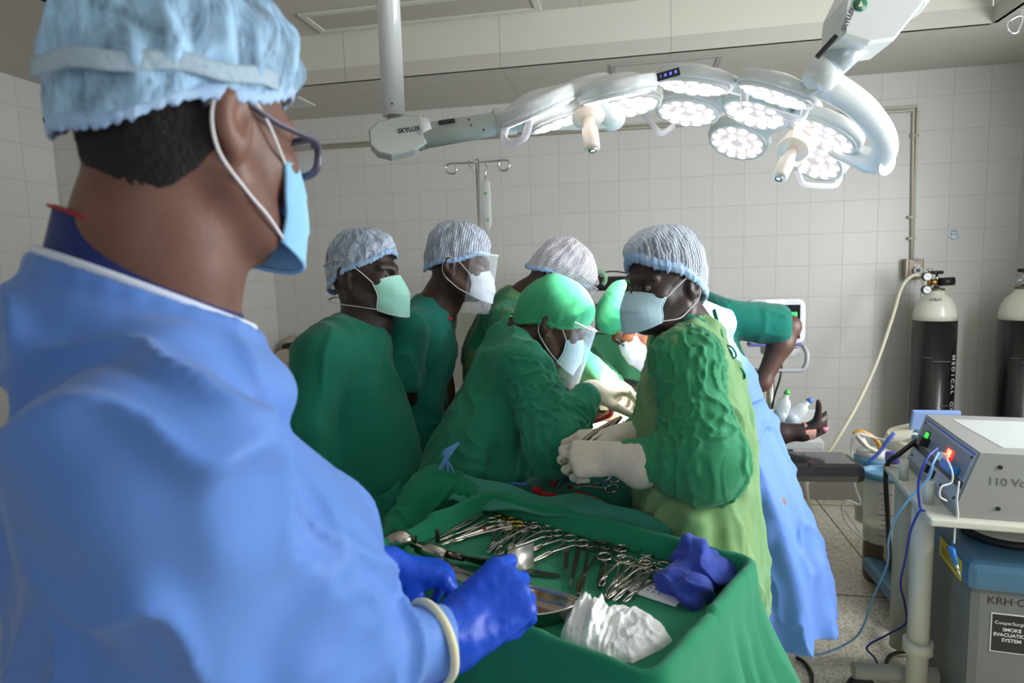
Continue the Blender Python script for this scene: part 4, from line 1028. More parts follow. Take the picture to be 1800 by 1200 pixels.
# ---- person D: green cloth cap, creased gown, in front of C
def person_d():
    f = az(12, -28); H = Head(R(970, 566, 1.93), f, (.45, .05, .9), 1.0)
    o = np.array([R(825, 800, 1.92)[0], R(825, 800, 1.92)[1], 0.]); nk = R(912, 596, 1.95)
    rt = root('person', 'person in creased green gown and green cloth cap, reaching into the operation', 'person', tuple(o))
    s0 = R(893, 640, 1.93); hip = R(812, 880, 1.92); L = legs((hip[0], hip[1], .84), 15)
    rs, re, rw = R(925, 650, 1.8), R(975, 782, 1.7), R(1028, 700, 1.8); lsh = R(915, 620, 2.06); le, lw_ = R(975, 740, 2.02), R(1000, 772, 1.93)
    body(rt, o, H, SK, nk, [(s0, .065), (R(860, 740, 1.92), .09), (hip, .10)], [[(rs, .045), (re, .038), (rw, .027)], [(lsh, .045), (le, .038), (lw_, .028)]] + L)
    def g(v):
        v.column([sec(R(897, 612, 1.93), .09, .14), sec(R(882, 680, 1.93), .12, .15), sec(R(856, 755, 1.92), .145, .175), sec(R(826, 840, 1.92), .165, .21), sec(R(806, 920, 1.92), .18, .22), (.4, R(806, 920, 1.92)[0], R(806, 920, 1.92)[1], .2, .23)], math.radians(10), [(8, 1.6, .01, .06), (5, 2., .0, .04)])
        v.cone(R(905, 612, 1.94), rs, .07, .07, .05); v.cone(R(905, 612, 1.94), lsh, .07, .07, .05); v.cone(lsh, le, .07, .065, .04); v.cone(le, lw_, .06, .04, .03)
        v.ell(nk + [.015, 0, .04], (.066, .072, .06), None, .012, 'sub')
    lo, hi = bounds([rs, lw_, lsh, s0, hip], .25); lo[2] = .38
    gn = garment(rt, o, 'surgical_gown', GR_B, g, lo, hi, .007, .011, (8, 8, 2.2), .014, (12, 12, 3.2), 22, sharp=1.8)
    def sl(v): v.cone(rs, re, .074, .078, .03); v.cone(re, rw, .078, .046, .03)
    lo, hi = bounds([rs, re, rw], .12); garment(rt, o, 'sleeve', GR_B, sl, lo, hi, .005, .007, (9, 9, 9), .009, (30, 30, 20), 31, sharp=2.4, calm=((rw, .05),))
    gc = cloth('green_cotton_cap', (52, 150, 104), (64, 164, 116), wr=.2, wscale=10, fscale=6)
    c = cap(rt, o, H, gc, gc, .035, -.045, .016, .142, 12, .007, fold=.0025, name='cloth_cap', ruffle=0, back=.008)
    for q in (-1, 1): MB().tube([p - o for p in spline([H(0, -.115, -.03), H(.02 * q, -.13, -.035), H(.03 * q, -.125, -.06), H(.022 * q, -.12, -.09)], 5)], .007, 8, flat_=.35).build('cap_tie', gc, c)
    mask(rt, o, H, MKB, WST); shield(rt, o, H, .04, -.15, tilt=.4)
    bl = cloth('blue_tie_tape', (104, 156, 214), (120, 170, 224), fscale=20)
    MB().tube([p - o for p in spline([nk + [-.09, -.045, -.045], nk + [-.05, -.08, -.0], nk + [.0, -.085, .02], nk + [.04, -.075, .012]], 6)], .007, 8, flat_=.4).build('neck_tie', bl, gn)
    for k, (x1, y1) in enumerate(((762, 868), (752, 838), (784, 862), (800, 850))):
        MB().tube([p - o for p in spline([R(806, 778, 1.715), R(792 - 4 * k, 796, 1.69), R((790 + x1) / 2, 825, 1.69), R(x1, y1, 1.70)], 6)], .006, 8, flat_=.35).build('waist_tie', bl, gn)
    glove(rt, o, GLOVE(), R(1040, 690, 1.83), (.93, .3, .12), (.1, -.2, 1), 1, R(1026, 702, 1.8), cr=(.047, .038), curl=((.9, .9, .6), (.9, .9, .6), (.9, 1., .7), (1., 1., .8)))
    glove(rt, o, GLOVE(), R(1010, 768, 1.9), (.9, .1, .1), (.1, -.5, .9), -1, R(990, 778, 1.94), curl=((.5, .6, .4), (.6, .7, .5), (.8, .9, .6), (.9, .9, .6)))
    trousers(rt, o, GR_S, L, .1, 6); shoes(rt, o, L)
person_d()
# ---- person E: looking left, lime and green gown, holding forceps
def person_e():
    f = az(222, -3); H = Head(R(1168, 501, 1.6), f, (-.03, 0, 1), 1.0)
    c8 = R(1218, 800, 1.55); o = np.array([c8[0], c8[1], 0.]); nk = R(1205, 585, 1.62)
    rt = root('person', 'person in faded lime green gown and pale blue mask, glancing left, holding forceps', 'person', tuple(o))
    s0 = R(1213, 635, 1.6); hip = R(1222, 900, 1.55); L = legs((hip[0], hip[1], .86), 185)
    ls, le, lw_ = R(1208, 640, 1.43), R(1238, 815, 1.38), R(1108, 806, 1.44); rs, re, rw = R(1195, 622, 1.78), R(1165, 790, 1.72), R(1112, 772, 1.6)
    body(rt, o, H, SK2, nk, [(s0, .07), (R(1218, 740, 1.56), .1), (hip, .12)], [[(ls, .048), (le, .038), (lw_, .028)], [(rs, .045), (re, .038), (rw, .028)]] + L)
    H.gaze = .003; eyes(rt, o, H); hair(rt, o, H, -.05)
    def g(v):
        v.column([sec(R(1216, 600, 1.6), .085, .145), sec(R(1222, 680, 1.58), .125, .165), sec(R(1216, 770, 1.56), .138, .175), sec(R(1216, 860, 1.55), .145, .2), sec(R(1222, 960, 1.54), .15, .21), (.7, o[0] + .01, o[1], .16, .22), (.3, o[0] + .02, o[1], .175, .23)], math.radians(5), [(7, 1.6, .01, .06), (11, 2., .01, .04)])
        v.cone(R(1212, 600, 1.61), ls + [0, 0, .01], .07, .065, .05); v.cone(R(1210, 600, 1.62), rs, .07, .07, .05)
        v.cone(rs, re, .07, .066, .04); v.cone(re, rw, .06, .042, .03); v.ell(nk + [-.02, 0, .045], (.062, .07, .06), None, .012, 'sub')
    lo, hi = bounds([ls, rs, s0, hip, rw], .25); lo[2] = .28
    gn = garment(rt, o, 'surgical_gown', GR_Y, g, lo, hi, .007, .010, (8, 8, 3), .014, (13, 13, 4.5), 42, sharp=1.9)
    def sl(v): v.cone(R(1204, 618, 1.5), ls, .06, .074, .03); v.cone(ls, le, .076, .082, .04); v.cone(le, lw_, .082, .045, .04)
    lo, hi = bounds([ls, le, lw_, R(1204, 618, 1.5)], .13)
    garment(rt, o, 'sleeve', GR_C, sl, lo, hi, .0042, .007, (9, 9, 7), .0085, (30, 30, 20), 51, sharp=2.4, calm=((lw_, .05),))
    # collar of the scrubs, ties down the open back
    def col(u, w):
        a = (u - .5) * 5.2 + PI + .0; c = nk + [.0, .0, .01 + .045 * w]; r = .072 - .008 * w; return c + np.array([-r * math.cos(a) * 1.0, r * math.sin(a) * 1.05, .028 * math.cos(a)]) - o
    v, ff, uv = grid(30, 5, col); thick(mesh('scrub_collar', v, ff, GR_S, rt, uv=uv), .004)
    for (x, y, tt) in ((1282, 618, 1.56), (1298, 655, 1.545), (1308, 770, 1.53)):
        for k in range(2):
            MB().tube([p - o for p in spline([R(x - 14, y - 14, tt - .01), R(x + 4, y - 8 + 10 * k, tt - .02), R(x + 12 - 8 * k, y + 12 * k + 8, tt - .02), R(x - 4 + 8 * k, y + 16 + 12 * k, tt - .02)], 5)], .006, 8, flat_=.4).build('back_tie', GR_S, gn)
    MB().tube([p - o for p in spline([R(1255, 545, 1.6), R(1268, 590, 1.58), R(1282, 640, 1.56), R(1300, 700, 1.545), R(1312, 790, 1.54), R(1320, 880, 1.54), R(1330, 980, 1.53)], 6)], .012, 8, flat_=.4).build('back_edge', GR_B, gn)
    cap(rt, o, H, WAVE, BAND, .072, -.05, .010, .15, 15, .012, fold=.004, back=.014); mask(rt, o, H, MKB, WST, -.006, -.106, 2, 'ear', 1.05, wside=1.15)
    glove(rt, o, GLOVE(), R(1085, 806, 1.44), (-.98, -.0, -.03), (.05, -.75, .6), 1, R(1122, 814, 1.43), cr=(.058, .038), curl=((.7, .9, .5), (.8, 1., .6), (.9, 1., .7), (1., 1.1, .8)), thumb=(.3, 0.), thumbdir=(.25, .95, -.1))
    glove(rt, o, GLOVE(), R(1092, 770, 1.56), (-.93, -.25, -.05), (.05, -.3, .9), 1, R(1120, 768, 1.6), cr=(.042, .036), curl=((.5, .8, .5), (.7, .9, .6), (.8, 1., .6), (.9, 1., .7)), thumb=(.3, 0.), thumbdir=(.4, .85, -.35))
    trousers(rt, o, GR_S, L, .1, 7); shoes(rt, o, L)
person_e()
# ---- person F: blue gown, leaning across behind E
def person_f():
    f = az(196, -50); H = Head(R(1120, 560, 2.15), f, (-.85, -.05, .6), 1.0)
    c8 = R(1330, 900, 2.05); o = np.array([c8[0], c8[1], 0.]); nk = R(1180, 560, 2.15)
    rt = root('person', 'person in bright blue gown and green cap with glasses, bending low over the patient', 'person', tuple(o))
    s0 = R(1225, 600, 2.12); hip = R(1335, 900, 2.05); L = legs((hip[0], hip[1], .84), 175)
    ls, le, lw_ = R(1210, 620, 1.95), R(1180, 740, 1.9), R(1120, 745, 1.95); rs = R(1215, 590, 2.3); re, rw = R(1170, 720, 2.25), R(1115, 730, 2.1)
    body(rt, o, H, skin('warm_brown_skin', (150, 88, 56), .5), nk, [(s0, .085), (R(1275, 740, 2.08), .1), (hip, .12)], [[(ls, .045), (le, .038), (lw_, .028)], [(rs, .045), (re, .038), (rw, .028)]] + L)
    eyes(rt, o, H)
    def g(v):
        v.column([sec(R(1222, 585, 2.12), .085, .17), sec(R(1248, 655, 2.1), .125, .2), sec(R(1285, 740, 2.08), .135, .2), sec(R(1318, 840, 2.06), .14, .21), sec(R(1346, 950, 2.05), .155, .22), sec(R(1364, 1080, 2.04), .165, .23)], math.radians(-5), [(6, 1.9, .01, .06), (9, .3, .0, .04)])
        v.cone(R(1200, 570, 2.13), R(1245, 575, 2.13), .065, .08, .05); v.cone(R(1205, 580, 2.13), ls, .07, .07, .05); v.cone(R(1210, 580, 2.13), rs, .07, .07, .05)
        v.cone(ls, le, .07, .06, .04); v.cone(le, lw_, .06, .04, .03); v.cone(rs, re, .07, .06, .04); v.cone(re, rw, .06, .04, .03)
    lo, hi = bounds([ls, rs, s0, hip, rw, R(1364, 1090, 2.04)], .23)
    gn = garment(rt, o, 'surgical_gown', BL_G, g, lo, hi, .008, .011, (7, 7, 4), .014, (9, 9, 6), 62, sharp=2.4)
    MB().tube([p - o for p in spline([R(1292, 724, 1.90), R(1316, 715, 1.915), R(1334, 706, 1.96), R(1340, 702, 2.0)], 5)], .012, 8, flat_=.25).build('waist_belt', BL_G, gn)
    gc = MC['green_cotton_cap']; cap(rt, o, H, gc, gc, .04, -.04, .016, .142, 22, .007, fold=.0014, name='cloth_cap', ruffle=0)
    mask(rt, o, H, MKW, WST, -.006, -.118, 3); glasses(rt, o, H, DARK())
    for (a, b, sd) in (((1105, 748, 1.93), (1120, 745, 1.95), 1), ((1102, 735, 2.06), (1115, 730, 2.1), -1)):
        glove(rt, o, GLOVE(), R(*a), (-.7, .1, -.5), (-.3, -.6, .7), sd, R(*b), curl=((.6, .6, .4),) * 4)
    tr = cloth('blue_grey_trousers', (112, 138, 156), (124, 150, 166), fscale=3); trousers(rt, o, tr, L, .105, 9); shoes(rt, o, L)
def glasses(rt, o, H, mat, w=.026, hgt=.018, r=.0022, y=.104, z=.001):
    g = None
    q = MB()
    for s in (-1, 1):
        loop = [H(s * (.034 + w * math.copysign(abs(math.cos(a)) ** .6, math.cos(a))), y - .012 * abs(math.copysign(abs(math.cos(a)) ** .6, math.cos(a)) * s > 0) * 0 - .10 * (abs(.034 + w * math.cos(a) * 1)) ** 2 * 2, z + hgt * math.copysign(abs(math.sin(a)) ** .6, math.sin(a))) - o for a in [2 * PI * k / 28 for k in range(29)]]
        q.tube(loop, r * (1.3 if s else 1), 8, False)
    q.tube([H(-.009, y, .006) - o, H(0, y + .002, .009) - o, H(.009, y, .006) - o], r, 8)
    g = q.build('glasses', mat, rt)
    for s in (-1, 1):
        MB().tube([p - o for p in spline([H(s * .061, y - .006, .010), H(s * .074, y - .02, .011), H(s * .08, .03, .010), H(s * .081, -.022, .018), H(s * .079, -.045, .0)], 5)], r * 1.25, 8, flat_=.6).build('temple_arm', mat, g)
        v, ff, uv = grid(8, 8, lambda u, w_: H(s * (.034 + (u * 2 - 1) * w * .92), y - .004, z + (w_ * 2 - 1) * hgt * .92) - o); mesh('spectacle_lens', v, ff, clear('spectacle_lens', (225, 230, 235), .1, .05), g)
    return g
person_f()
# ---- person G: teal scrubs, hand on hip, behind the blue gown
def person_g():
    f = az(170, -5); H = Head(R(1188, 470, 2.66), f, (0, 0, 1), 1.0)
    c8 = R(1265, 700, 2.65); o = np.array([c8[0], c8[1], 0.]); nk = R(1215, 530, 2.66)
    rt = root('person', 'person in teal scrubs behind the blue gown, bare arm with hand on hip', 'person', tuple(o))
    s0 = R(1240, 575, 2.65); hip = R(1275, 760, 2.65); L = legs((hip[0], hip[1], .86), 180)
    ls, le, lw_ = R(1272, 556, 2.58), R(1386, 574, 2.56), R(1340, 672, 2.56); rs, re, rw = R(1215, 560, 2.85), R(1210, 660, 2.85), R(1200, 740, 2.8)
    fa = (np.minimum(le, lw_) - .06, np.maximum(le, lw_) + .06, .007)
    body(rt, o, H, skin('brown_arm_skin', (92, 62, 50), .45), nk, [(s0, .09), (R(1260, 680, 2.65), .12), (hip, .13)], [[(ls, .052), (le, .043), (le * .7 + lw_ * .3, .046), (lw_, .03), (lw_ + [-.05, .0, -.03], .03)], [(rs, .045), (re, .038), (rw, .03)]] + L, fine=(fa,))
    hair(rt, o, H, -.05)
    def g(v):
        v.column([sec(R(1232, 560, 2.65), .10, .18), sec(R(1250, 640, 2.65), .14, .2), sec(R(1275, 760, 2.65), .15, .21), sec(R(1285, 830, 2.65), .16, .21)], 0, [(6, 1.9, .01, .04)])
        e = ls + (le - ls) * .82; v.cone(R(1225, 545, 2.66), ls, .075, .072, .05); v.cone(ls, e, .072, .088, .03); v.cone(R(1225, 545, 2.66), rs, .07, .07, .05); v.cone(rs, re, .07, .07, .04)
        v.ell(e + (le - ls) / np.linalg.norm(le - ls) * .075, (.05, .085, .1), None, .004, 'sub'); v.ell(nk + [0, 0, .04], (.066, .07, .05), None, .01, 'sub')
    lo, hi = bounds([le, rs, s0, hip, re], .22); garment(rt, o, 'scrub_top', GR_S, g, lo, hi, .008, .006, (7, 7, 7), .006, (9, 9, 9), 72)
    cap(rt, o, H, WAVE, BAND, .05, -.04, .006, .14, 25); mask(rt, o, H, MKB, WST)
    trousers(rt, o, GR_S, L, .105, 10, zt=0); shoes(rt, o, L)
person_g()
# ---- person H: the large figure in the foreground at the left
def person_h():
    f = az(74, -8); H = Head(R(335, 234, .615), f, (.0, 0, 1), 1.0); bf = az(44); br_ = np.array([bf[1], -bf[0], 0.])
    nk = R(238, 455, .62); o = np.array([nk[0], nk[1], 0.])
    rt = root('person', 'person in light blue gown, glasses and blue gloves in the foreground, seen from behind', 'person', tuple(o))
    N0 = nk + [0, 0, -.055]; rs = N0 + br_ * .185 + bf * -.01 + [0, 0, -.10]; lsh = N0 - br_ * .17 + [0, 0, -.08]
    re, rw = R(395, 1180, .6), R(748, 1132, .76); le, lw_ = lsh + bf * .1 + [0, 0, -.27], R(628, 1003, 1.0)
    hip = N0 + bf * .02 + [0, 0, -.52]; L = legs((hip[0], hip[1], .88), 38)
    body(rt, o, H, skin('foreground_skin', (112, 76, 62), .5), R(282, 430, .62), [(N0 + bf * .02 + [0, 0, -.11], .07), (N0 + bf * .03 + [0, 0, -.28], .13), (hip, .11)], [[(rs, .05), (re, .042), (rw, .03)], [(lsh, .05), (le, .042), (lw_, .03)]] + L, hn=.062)
    eyes(rt, o, H)
    hair(rt, o, H, -.09, nk=R(282, 430, .62), hn=.062, grow=.0015)
    def g(v):
        v.column([sec(N0 + [0, 0, -.04], .075, .12), sec(N0 + bf * .0 + [0, 0, -.13], .128, .17), sec(N0 + bf * .035 + [0, 0, -.22], .168, .175), sec(N0 + bf * .05 + [0, 0, -.36], .185, .185), sec(N0 + bf * .06 + [0, 0, -.5], .2, .20), sec(N0 + bf * .05 + [0, 0, -.8], .2, .25), sec(N0 + bf * .05 + [0, 0, -1.1], .21, .27)], math.radians(38), [(6, 1.9, .005, .05), (9, .3, .0, .03)])
        v.cone(N0 + [0, 0, -.035], rs, .062, .072, .05); v.cone(N0 + [0, 0, -.035], lsh, .062, .072, .05); v.cone(rs, re, .078, .066, .022); v.cone(re, rw, .066, .050, .02)
        v.cone(lsh, le, .08, .068, .05); v.cone(le, lw_, .068, .045, .03); rg = [nk + bf * (.012 + .090 * math.cos(q)) + br_ * math.sin(q) * .090 + np.array([0, 0, -.030 - .042 * (math.cos(q) + .3)]) for q in np.linspace(0, 2 * PI, 29)]
        for i in range(28): v.cone(rg[i], rg[i + 1], .007, .007, .01); fr_ = 1.25 - .22 * max(0, float((rg[i] - nk) @ bf) / .1); m_ = (rg[i] - nk) * np.array([fr_, fr_, 1]) + nk + np.array([0, 0, -.06]); v.cone(rg[i] + [0, 0, -.008], m_, .009, .022, .012); v.cone(m_, N0 + [0, 0, -.14], .02, .05, .04)
        v.ell(nk + bf * .012 + [0, 0, .045], (.085, .085, .08), None, .004, 'sub')
    lo, hi = bounds([rs, lsh, re, rw, lw_, N0, hip], .28); lo[2] = .3
    BLF = cloth('light_blue_gown', (84, 126, 200), (94, 138, 210), wr=.12, wscale=4, weave=.02, rough=.55, fscale=2.)
    gn = garment(rt, o, 'surgical_gown', BLF, g, lo, hi, .006, .010, (7, 7, 3.6), .018, (8, 8, 3.6), 85, sharp=2.2, calm=((nk, .095), ((-.40, .62, 1.42), .10)))
    # navy scrub collar, red lanyard, white neck binding
    def col(u, w):
        a = u * 2 * PI; rr = .086 - .014 * w; c = nk + bf * .012 + [0, 0, -.03 + .05 * w]; d = bf * math.cos(a) * rr + br_ * math.sin(a) * rr * 1.02; return c + d + np.array([0, 0, -.042 * (math.cos(a) + .3)]) - o
    v, ff, uv = grid(48, 8, col, True); thick(mesh('navy_scrub_collar', v, ff, cloth('navy_cotton', (28, 40, 96), (34, 48, 108), fscale=8), rt, uv=uv), .003)
    def colp(a, rr, dz): return nk + bf * .012 + [0, 0, dz] + bf * math.cos(a) * rr + br_ * math.sin(a) * rr * 1.02 + np.array([0, 0, -.042 * (math.cos(a) + .3)])
    MB().tube([colp(a, .090, -.020) - o for a in np.linspace(0, 2 * PI, 60)], .0042, 8).build('neck_binding', flat('white_binding', (205, 214, 232), .7, var=.03), gn)
    MB().tube([colp(a, .0735, .018) - o for a in np.linspace(1.9, 3.0, 30)], .006, 8, flat_=.35).build('red_lanyard', flat('red_lanyard', (160, 28, 48), .6), rt)
    capm = netcap('foreground_cap', (164, 204, 236), 0., .47, 3.6, .3, 1.)
    c = cap(rt, o, H, capm, BAND, .066, -.030, .014, .158, 33, .006, fold=.008, back=.006, nu=200, nv=60, ruffle=.004)
    wb = flat('cap_white_band', (160, 182, 198), .7, var=.1, scale=60, bump=.6, bscale=120)
    def strip(u, w):
        th = -1.62 + u * 1.95; x, y = math.cos(th), math.sin(th); z = .010 + .05 * (.5 + .5 * y) + (w - .5) * .016 + .002 * math.sin(9 * th)
        return H(x * .0945, -.016 + y * .119, z) - o
    v, ff, uv = grid(60, 4, strip); thick(mesh('cap_fold_band', v, ff, wb, c, uv=uv), .002)
    mask(rt, o, H, cloth('sky_blue_mask', (130, 188, 226), (160, 208, 238), wr=.15, wscale=10, weave=.02, fscale=8), WST, -.002, -.12, 3, 'ear', 1.15)
    glasses(rt, o, H, flat('grey_spectacle_frame', (78, 76, 92), .3), w=.029, hgt=.020, r=.0032, y=.106)
    NG = flat('blue_nitrile_glove', (8, 70, 190), .42, var=.06, scale=20, bump=.3, bscale=60, spec=.35)
    glove(rt, o, NG, R(800, 1118, .785), (.60, .72, .30), (.25, -.55, .80), -1, R(754, 1130, .763), cr=(.040, .039), gs=1.14, curl=((.75, 1.35, .7), (.95, 1.4, .8), (1.1, 1.4, .9), (1.25, 1.4, .9)), thumb=(.15, 0.), thumbdir=(.35, .9, -.5), spread=.09)
    glove(rt, o, NG, R(680, 1000, 1.04), (.93, .3, -.16), (.1, .15, 1), 1, R(636, 1003, 1.01), cr=(.044, .037), curl=((.75, .9, .35), (1.0, .75, .4), (1.2, .6, .4), (1.35, .5, .3)), spread=.10, thumb=(.1, 0.), thumbdir=(.35, .85, -.55))
    cu_ = MB().torus(Vector(R(757, 1128, .764) - o), .047, .0055, frame(Vector((0, 0, 1)), z=Vector(rw - re)), 36, 8).build('knit_cuff', flat('cream_knit_cuff', (222, 216, 176), .85, var=.1, scale=80), gn)
    trousers(rt, o, MC['navy_cotton'], L, .105, 11); shoes(rt, o, L)
person_h()
# ------------------------------------------------------------------ operating table, patient, drapes
GD = cloth('patient_drape_green', (22, 106, 82), (40, 126, 100), wr=.35, wscale=9, fscale=2.5)
GT = cloth('tray_cloth_green', (20, 122, 84), (30, 134, 96), wr=.28, wscale=9, fscale=2.5)
GSC = cloth('screen_drape_green', (70, 150, 104), (88, 164, 116), wr=.25, wscale=7, fscale=2.)
TBX, TBY0, TBY1, TBZ = -.03, 1.76, 3.25, .90
t = root('operating_table', 'operating table under green drapes with black padded arm board at the right', 'table', (TBX, 2.3, 0))
def rt_(p): return (p[0] - TBX, p[1] - 2.3, p[2])
MB().box(rt_((TBX, (TBY0 + TBY1) / 2, TBZ - .04)), (.5, TBY1 - TBY0 - .0, .07), bev=.02).build('table_top', flat('table_black_pad', (30, 30, 32), .35, var=.05, coat=.3), t)
MB().lathe([(.2, .0), (.2, .03), (.14, .06), (.11, .12), (.11, .7), (.16, .84)], rt_((TBX, 2.35, 0)), 32).build('pedestal', STEEL(), t)
MB().box(rt_((TBX, 2.35, .045)), (.48, .95, .09), bev=.03).build('base', flat('table_base_white', (200, 200, 196), .4), t)
# arm board, padded
c = RZ(1452, 806, .875)
M = Matrix.Rotation(-.09, 3, 'Z')
q = MB().box((0, 0, 0), (.5, .2, .065), bev=.03); ab_ = q.build('arm_board_pad', flat('black_vinyl', (26, 25, 27), .22, var=.08, scale=12, bump=.25, bscale=16, coat=.5), t)
ax0, ax1 = RZ(1508, 806, .878), RZ(1400, 806, .878)
ab_.location = rt_((ax0[0] - .25, (ax0[1]), .845)); ab_.rotation_euler = (0, 0, math.atan2((ax0 - ax1)[1], (ax0 - ax1)[0]) * .6)
MB().box((0, 0, -.04), (.48, .05, .02), bev=.004).build('arm_board_rail', STEEL(), ab_)
# patient: one continuous body lying on the table, hand on the arm board
hw = RZ(1424, 757, .945); el = RZ(1368, 762, .93)
po = np.array([TBX, 2.3, .90])
pt = root('person', 'patient under green drapes, bare forearm and open hand with pink tape on the arm board', 'person', tuple(po))
ph = Head(np.array([-.04, 3.08, 1.02]), (0, .1, .99), (0, 1, -.1), 1.)
SKP = skin('patient_dark_skin', (60, 42, 36), .45)
def arm_h(vol):
    fw = RZ(1446, 741, .975) - RZ(1417, 757, .945)
    hand(vol, hw, fw, (.25, .7, .35), 1, curl=((.1, .15, .1), (.05, .2, .1), (.15, .3, .2), (.3, .45, .3)), thumb=(-.2, 0.), spread=.13, g=.98, thumbdir=(.95, .45, -.1))
    vol.cone(el, hw, .04, .027, .02)
body(pt, po, ph, SKP, np.array([-.04, 2.93, 1.0]), [(np.array([-.04, 2.75, 1.0]), .11), (np.array([-.03, 2.4, 1.01]), .13), (np.array([-.03, 2.05, 1.015]), .12), (np.array([-.03, 1.95, .99]), .11)],
     [[(np.array([-.12, 1.95, .98]), .08), (np.array([-.13, 1.68, .965]), .05), (np.array([-.13, 1.56, .96]), .04)], [(np.array([.06, 1.95, .98]), .08), (np.array([.08, 1.68, .965]), .05), (np.array([.08, 1.56, .96]), .04)],
      [(np.array([.14, 2.72, .99]), .05), (np.array([.34, 2.62, .95]), .042), (el, .04)], [(np.array([-.2, 2.72, .99]), .05), (np.array([-.24, 2.45, .97]), .04), (np.array([-.23, 2.2, .95]), .03)]],
     fine=((hw - [.09, .08, .09], hw + [.16, .14, .14], .0042),), feet=False, extra=arm_h)
v, f, uv = grid(20, 6, lambda u, w: el + (hw - el) * (.78 + .34 * w) + np.array([0, math.cos(2 * PI * u), math.sin(2 * PI * u)]) * (.0345 - .002 * w + .001 * math.sin(7 * u * 6)) - po, True)
tp = mesh('wrist_tape', v, f, flat('pink_tape', (226, 168, 146), .7, var=.1, scale=60, bump=.3), pt, uv=uv)
MB().lathe([(.008, 0), (.009, .01), (.004, .014), (.004, .022)], hw + np.array([.035, -.03, .012]) - po, 12, Matrix.Rotation(1.2, 3, 'Y')).build('cannula_cap', flat('cannula_pink', (232, 130, 150), .4), tp)
wq = Vol(*[axis(a, b, .006) for a, b in ((-.14, .12), (1.86, 2.16), (1.0, 1.22))])
wq.ell((-.01, 2.0, 1.06), (.085, .11, .085), k=0); wq.ell((.0, 1.985, 1.15), (.03, .06, .03), None, .02, 'sub'); V, Q = wq.surf(1)
qmesh('exposed_skin', V - po, Q, skin('prepped_skin', (190, 110, 64), .35), pt)
wq = Vol(*[axis(a, b, .004) for a, b in ((-.06, .07), (1.9, 2.06), (1.06, 1.17))]); wq.ell((.0, 1.985, 1.112), (.028, .05, .022), k=0); wq.ell((.01, 1.95, 1.12), (.02, .02, .02), k=.01); V, Q = wq.surf(1)
V += vnorm(V, Q) * (.004 * vnoise(V * 90))[:, None]; qmesh('open_wound', V - po, Q, flat('wet_red_tissue', (120, 16, 12), .15, var=.4, scale=60, coat=.6), pt)
# drape over table and patient
def hz(x, y):
    bx = max(0, 1 - ((x + .03) / .30) ** 2)
    h = .955 + .075 * bx ** .6 * (1 if y > 1.75 else .55 + .45 * (y - 1.5) / .25)
    h += .03 * math.exp(-((x + .1) / .07) ** 2) * (y < 1.9) + .03 * math.exp(-((x - .08) / .07) ** 2) * (y < 1.9)
    return h
def drape(u, w):
    s = (u * 2 - 1); y = 1.47 + w * 1.2; wd = .30; wr_ = .06 + .24 / (1 + math.exp(-(y - 1.92) * 28))
    if abs(s) < .6: x = TBX + s / .6 * (wd if s < 0 else wr_); z = hz(x, y); ex = 0
    else:
        e = (abs(s) - .6) / .4; wq_ = wd if s < 0 else wr_; x = TBX + math.copysign(wq_ + .03 * math.sin(e * PI / 2) + .03 * e * math.sin(y * 23 + 2 * math.copysign(1, s)) * e, s); z = hz(TBX + math.copysign(wq_, s), y) - .5 * e ** 1.3
    if w < .10: k = (1 - w / .10); z -= .5 * k ** 1.4 if abs(s) < .6 else .3 * k; y += .06 * (1 - k) * 0 + .03 * math.sin(x * 30) * k
    d = math.hypot(x + .01, y - 2.0); z += 0 if d > .2 else -.05 * (1 - d / .2)
    n = fbm(np.array([[x * 7 + y * 3, y * 9, 3.3]]), 3, 7)[0] * .02 + (ridged(np.array([[x * 9 + y * 4, y * 7 - x * 3, 1.3]]), 5, 2.5)[0]) * .022
    return (x, y, z + n * (1 if abs(s) < .6 else .4))
v, f, uv = grid(110, 120, drape); dr = mesh('patient_drape', v, f, GD, None, uv=uv); thick(dr, .003, -1)
tag(dr, 'dark green sterile drape covering the patient and table behind the instrument tray', 'drape')
# a lighter towel laid along the tray side of the drape
def towel(u, w):
    p = RZ(750 + 430 * u, 832 + 84 * u ** 1.25 + 34 * w, 1.02 - .02 * w); z = 1.022 - .035 * w + .010 * math.sin(u * 11 + w * 2) + .006 * math.sin(u * 23)
    if u < .12: z -= .12 * (1 - u / .12) ** 2
    return (p[0], p[1] + .0, z)
v, f, uv = grid(70, 14, towel); tw = mesh('drape_towel', v, f, cloth('teal_towel', (52, 132, 112), (70, 150, 128), wr=.3, wscale=12, fscale=4), None, uv=uv); thick(tw, .004, -1)
tag(tw, 'lighter teal cloth edge lying between the tray and the patient drape', 'cloth')
# anaesthesia screen drape
def scr(u, w):
    x = -.42 + u * .74; y = 2.62 + .018 * math.sin(u * 19) * w + .02 * math.sin(u * 43 + 1) * w * w - .12 * w ** 2
    return (x, y, 1.322 - .010 * math.sin(u * PI) - w * .37 + .006 * math.sin(u * 9))
v, f, uv = grid(80, 30, scr); sc_ = mesh('screen_drape', v, f, GSC, None, uv=uv); thick(sc_, .003)
tag(sc_, 'upright green screen drape hung between surgeons and anaesthesia machine', 'drape')
_sf = (MB().tube([(-.40, .32, .85), (-.40, .32, 1.31), (.34, .32, 1.31), (.34, .32, .85)], .009, 10).build('screen_frame', CHROME(), bpy.data.objects['operating_table']))
